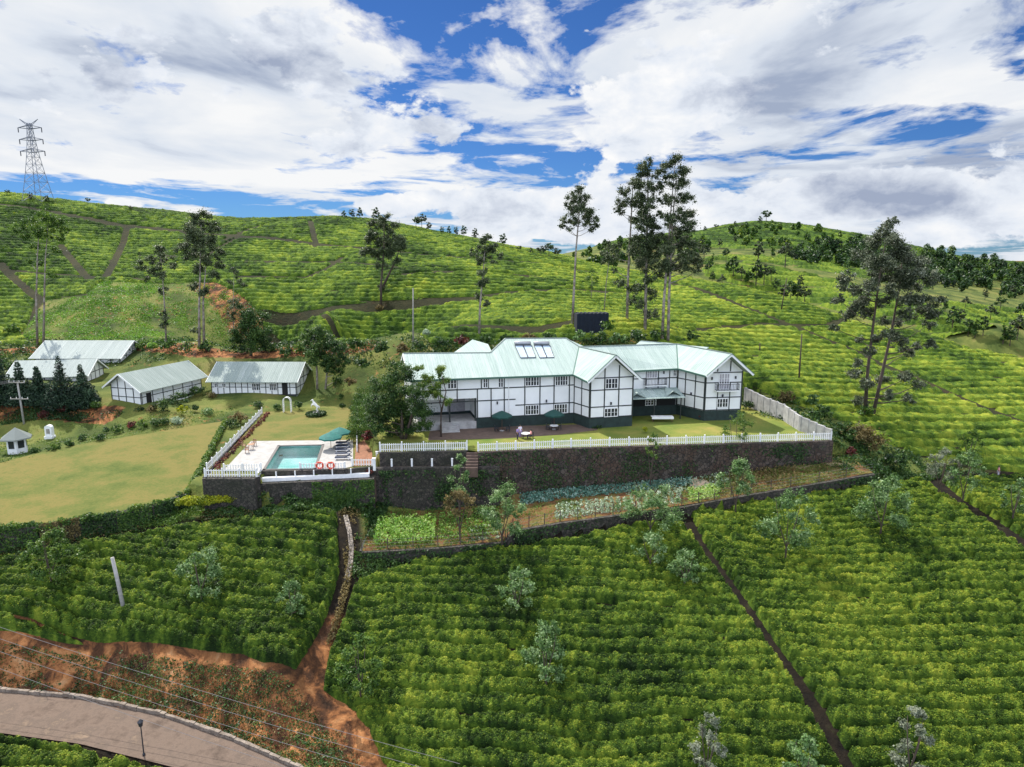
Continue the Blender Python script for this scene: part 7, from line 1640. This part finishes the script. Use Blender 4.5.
# poles and wires -------------------------------------------------------
def pole(name, label, b_, t_, r0, r1, mat, cat='pole', arms=(), group=None):
    b_ = Vector(b_); t_ = Vector(t_); th = thing(name, label, cat, b_, 0, group); mb = MB(); mb.tube([(0, 0, -.5), tuple((t_ - b_) * .5), tuple(t_ - b_)], [r0, (r0 + r1) / 2, r1], 8); mb.build('shaft', mat, th, smooth=True)
    for f, w in arms:
        c = (t_ - b_) * f; mb = MB(); mb.box((c.x, c.y - .15, c.z), (w, .12, .12)); ar = mb.build('crossarm', M['greywood'], th)
        for k in range(4): x = c.x + (k - 1.5) / 3 * (w - .2); mb = MB(); mb.lathe([(.03, 0), (.06, .08), (.03, .14), (.06, .2), (.02, .26)], (x, c.y - .15, c.z + .06), 8); mb.build('insulator', M['plastic_white'], ar)
    return th
pb_ = hit(24, 424, 80); pt_ = at_y(17, 382, pb_.y)
pole('utility_pole', 'pale concrete utility pole with two crossarms beside the dark conifers', pb_, pt_, .17, .11, M['pole'], arms=((.99, 2.6), (.60, 2.9)))
lb = hit(125, 614); pole('leaning_post', 'pale weathered concrete post leaning left in the left tea block', lb, at_y(112, 557.5, lb.y + .3), .20, .16, M['pole'])
def wire(label, a, b_, sag, r_=.02, name='power_line', group=None):
    a = Vector(a); b_ = Vector(b_); mb = MB(); mb.tube([a.lerp(b_, i / 14) - a - Vector((0, 0, sag * 4 * (i / 14) * (1 - i / 14))) for i in range(15)], r_, 5); tag(mb.build(name, M['cable'], loc=a), label, 'cable', group)
M['cable'] = pmat('grey_cable', (0.16, 0.15, 0.15), 0.6)
top_ = pt_
for i, (dx, dz) in enumerate(((-1.1, .3), (-.35, .3), (.4, .3), (1.1, .3))):
    a = top_ + Vector((dx, -.15, dz)); wire(['outermost', 'second', 'third', 'innermost'][i] + ' overhead wire running left from the top of the utility pole', a, (a.x - 45, a.y - 8, a.z + .5), 2.2, .022, group='wires from the utility pole')
for i, (y0_, x1, y1) in enumerate(((629, 392, 742), (641, 392, 758), (655, 360, 775), (618, 400, 730))):
    a = at_y(-120, y0_ - 32, 56); b_ = at_y(x1 + 60, y1 + 34, 44); wire(['upper middle', 'lower middle', 'lowest', 'uppermost'][i] + ' thin wire crossing over the red bank above the road', a, b_, .6, .016, group='wires over the road bank')
p = hit(144, 757); t = thing('street_lamp', 'black lantern lamp post standing at the near edge of the road', 'lamp post', p)
b = MB(); b.lathe([(.11, 0), (.11, .25), (.05, .35), (.04, 2.6), (.06, 2.65)], seg=10); b.build('post', M['darkmetal'], t)
b = MB(); b.lathe([(.08, 2.65), (.15, 2.72), (.21, 3.05), (.24, 3.08), (.02, 3.30)], seg=6); b.build('lantern', M['darkmetal'], t)
for (bx, by), (tx, ty), lab in (((799, 381), (802, 334), 'thin dark pole standing in the sunlit tea slope right of the hotel'), ((781, 311), (787, 278), 'leaning dark pole near the crest of the sunlit slope'), ((760, 352), (760, 343), 'short post in the tea just above the right wing'), ((413, 346), (413, 288), 'thin pale pole behind the low left roof of the hotel')):
    q = hit(bx, by, 100); pole('pole', lab, q, at_y(tx, ty, q.y), .16, .10, M['bark_dark'] if bx > 500 else M['greywood'])
# pylon
M['pylonm'] = pmat('dull_steel', (0.19, 0.21, 0.26), 0.6, 0.2, 3.0)
py_ = hit(38, 197, 200); s = (py_.y * cp - (py_.z - CAMZ) * sp) / FPX; Hh = at_y(38, 119, py_.y).z - py_.z
pyl = thing('pylon', 'tall steel lattice electricity pylon on the left end of the ridge', 'pylon', py_)
b = MB()
def pw_(z): f = z / Hh; return (9.5 * s) * (1 - f) ** 1.5 * .9 + 1.0 * s * 1.4
lv = [0, .13, .25, .36, .46, .55, .63, .70, .77, .84, .90, .95]
for i in range(len(lv) - 1):
    z0_, z1_ = lv[i] * Hh, lv[i + 1] * Hh; w0, w1 = pw_(z0_), pw_(z1_)
    c0 = [(w0 * a, w0 * b_, z0_) for a, b_ in ((-1, -1), (1, -1), (1, 1), (-1, 1))]; c1 = [(w1 * a, w1 * b_, z1_) for a, b_ in ((-1, -1), (1, -1), (1, 1), (-1, 1))]
    for k in range(4):
        b.tube([c0[k], c1[k]], .11, 4); b.tube([c0[k], c1[(k + 1) % 4]], .055, 3); b.tube([c0[(k + 1) % 4], c1[k]], .055, 3); b.tube([c1[k], c1[(k + 1) % 4]], .055, 3)
b.build('tower', M['pylonm'] if 'pylonm' in M else M['metal'], pyl)
for f, w in ((.62, 12), (.76, 11.5), (.90, 11.5)):
    z = f * Hh; wt = w * s; b = MB()
    for y in (-.5, .5): b.tube([(-wt, 0, z), (0, y, z + .9)], .12, 4); b.tube([(wt, 0, z), (0, y, z + .9)], .12, 4); b.tube([(-wt, 0, z), (0, y, z - .4)], .12, 4); b.tube([(wt, 0, z), (0, y, z - .4)], .12, 4)
    ar = b.build('crossarm', M['pylonm'], pyl)
    for x in (-wt, wt): b = MB(); b.tube([(x, 0, z), (x, 0, z - 1.6)], .16, 5); b.build('insulator', M['darkmetal'], ar)
for x in (-1, 1): b = MB(); b.tube([(0, 0, .93 * Hh), (x * 9 * s, 0, Hh)], .12, 4); b.tube([(0, 0, .90 * Hh), (x * 9 * s, 0, Hh)], .1, 4); b.build('earth_wire_arm', M['pylonm'], pyl)

# dark shed on the slope behind the hotel
q = hit(591, 330, 110); sh = thing('shed', 'dark blue black shed with flat roof on the slope behind the hotel', 'shed', q, R(6)); s = (q.y * cp - (q.z - CAMZ) * sp) / FPX
shm = pmat('blue_black_sheet', (0.006, 0.012, 0.024), 0.95, 0.4, 2); b = MB(); w = 16 * s
for i in range(16): b.box((-w + (i + .5) * w / 8, (i % 2) * .05, 1.0), (w / 8 * .98, 3.0, 4.4 + (i % 2) * .25))
b.build('wall', shm, sh); b = MB(); b.box((0, .2, 3.0), (2 * w - .3, 2.2, .12)); b.build('roof', shm, sh)

# garden fence of thin posts and wire
gf = thing('garden_fence', 'thin post and wire fence along the front edge of the vegetable garden', 'fence', vg_front[0]); go = tuple(vg_front[0])
for i in range(9):
    for k in range(3):
        p = vg_front[i].lerp(vg_front[i + 1], k / 3); b = MB(); b.tube([p + Vector((0, .1, -.3)), p + Vector((rng.normal(0, .05), .1, 1.35))], .055, 5); b.build('post', M['bark_dark'], gf, go)
for z in (.35, .75, 1.15):
    b = MB(); b.tube([p + Vector((0, .1, z)) for p in vg_front], .012, 4); b.build('wire', M['cable'], gf, go)
# boundary stones, paving, patches
def flat(name, pts, z, mat, th=0.03):
    b = MB(); b.prism([V2(p) for p in pts], z - .2, z); tag(b.build(name, mat), kind='structure')
flat('terrace_paving', [at_z(*q_) for q_ in ((428,440,0.03),(430,431,.03),(470,427,.03),(576,424.5,.03),(600,425.5,.03),(597,430,.03),(560,434.5,.03),(500,438.5,.03))], .03, M['path'])
flat('garden_path', [at_z(*q_) for q_ in ((354,466,-1.46),(356,445,-1.46),(364,440,-1.46),(372,452,-1.46),(373,465,-1.46))], -1.455, pmat('orange_paving', (0.28, 0.12, 0.06), .9, .4, 2))
sandm = dirt_mat('pale_sand', [(0.3, (0.36, 0.24, 0.15)), (0.6, (0.50, 0.38, 0.27))], 1.0, 0.4)
for (x, y, w, h, z) in ((790, 463, 22, 5, -3.3), (775, 459, 15, 3, -3.1), (835, 462, 14, 4, -2.95), (700, 484, 10, 4, -4.4)):
    c = at_z(x, y, z); rx = w * 0.13; ry = h * .45; b = MB(); n = 18; rr = [1 + rng.uniform(-.15, .15) for _ in range(n)]
    zt = float(np.interp(x, [700, 850], [-4.55, -3.0])); b.add([(c.x, c.y, 0)] + [(c.x + rx * rr[k] * math.cos(2 * math.pi * k / n), c.y + ry * rr[k] * math.sin(2 * math.pi * k / n), 0) for k in range(n)], [(0, 1 + k, 1 + (k + 1) % n) for k in range(n)])
    A, poly, _ = sheets[3]; av = np.array(b.v); d2 = ((av[:, None, :2] - A[None, :, :2]) ** 2).sum(-1); av[:, 2] = A[np.argmin(d2, 1), 2] + .06; b.v = [tuple(v) for v in av]
    tag(b.build('sand_patch', sandm), kind='structure')
kb = MB(); pts = [p + Vector((0, .15, .12)) for p in rd_in]
for i in range(len(pts) - 1):
    n = 14
    for k in range(n):
        a, c = pts[i].lerp(pts[i + 1], k / n), pts[i].lerp(pts[i + 1], (k + .96) / n); j = Vector((0, 0, rng.normal(0, .03))); kb.beam(a + j, c + j, .26 + rng.uniform(-.08, .06), .34)
tag(kb.build('kerb', M['kerb']), kind='structure')
# rubble edging along the gully
gp = [hit(*q_) for q_ in ((346, 518), (350, 534), (352, 550), (351, 566), (347, 582))]
for a, c in zip(gp, gp[1:]): pass
wall_strip('rubble_edging', 'pale broken stone edging along the gully path beside the garden', [Vector(V2(p)) for p in gp], [p.z + .35 for p in gp], [p.z - 1 for p in gp], 0.5, stone_mat('pale_rubble', (0.12, 0.10, 0.08), (0.30, 0.26, 0.22), (0.10, 0.07, 0.04), 2.5, .5))
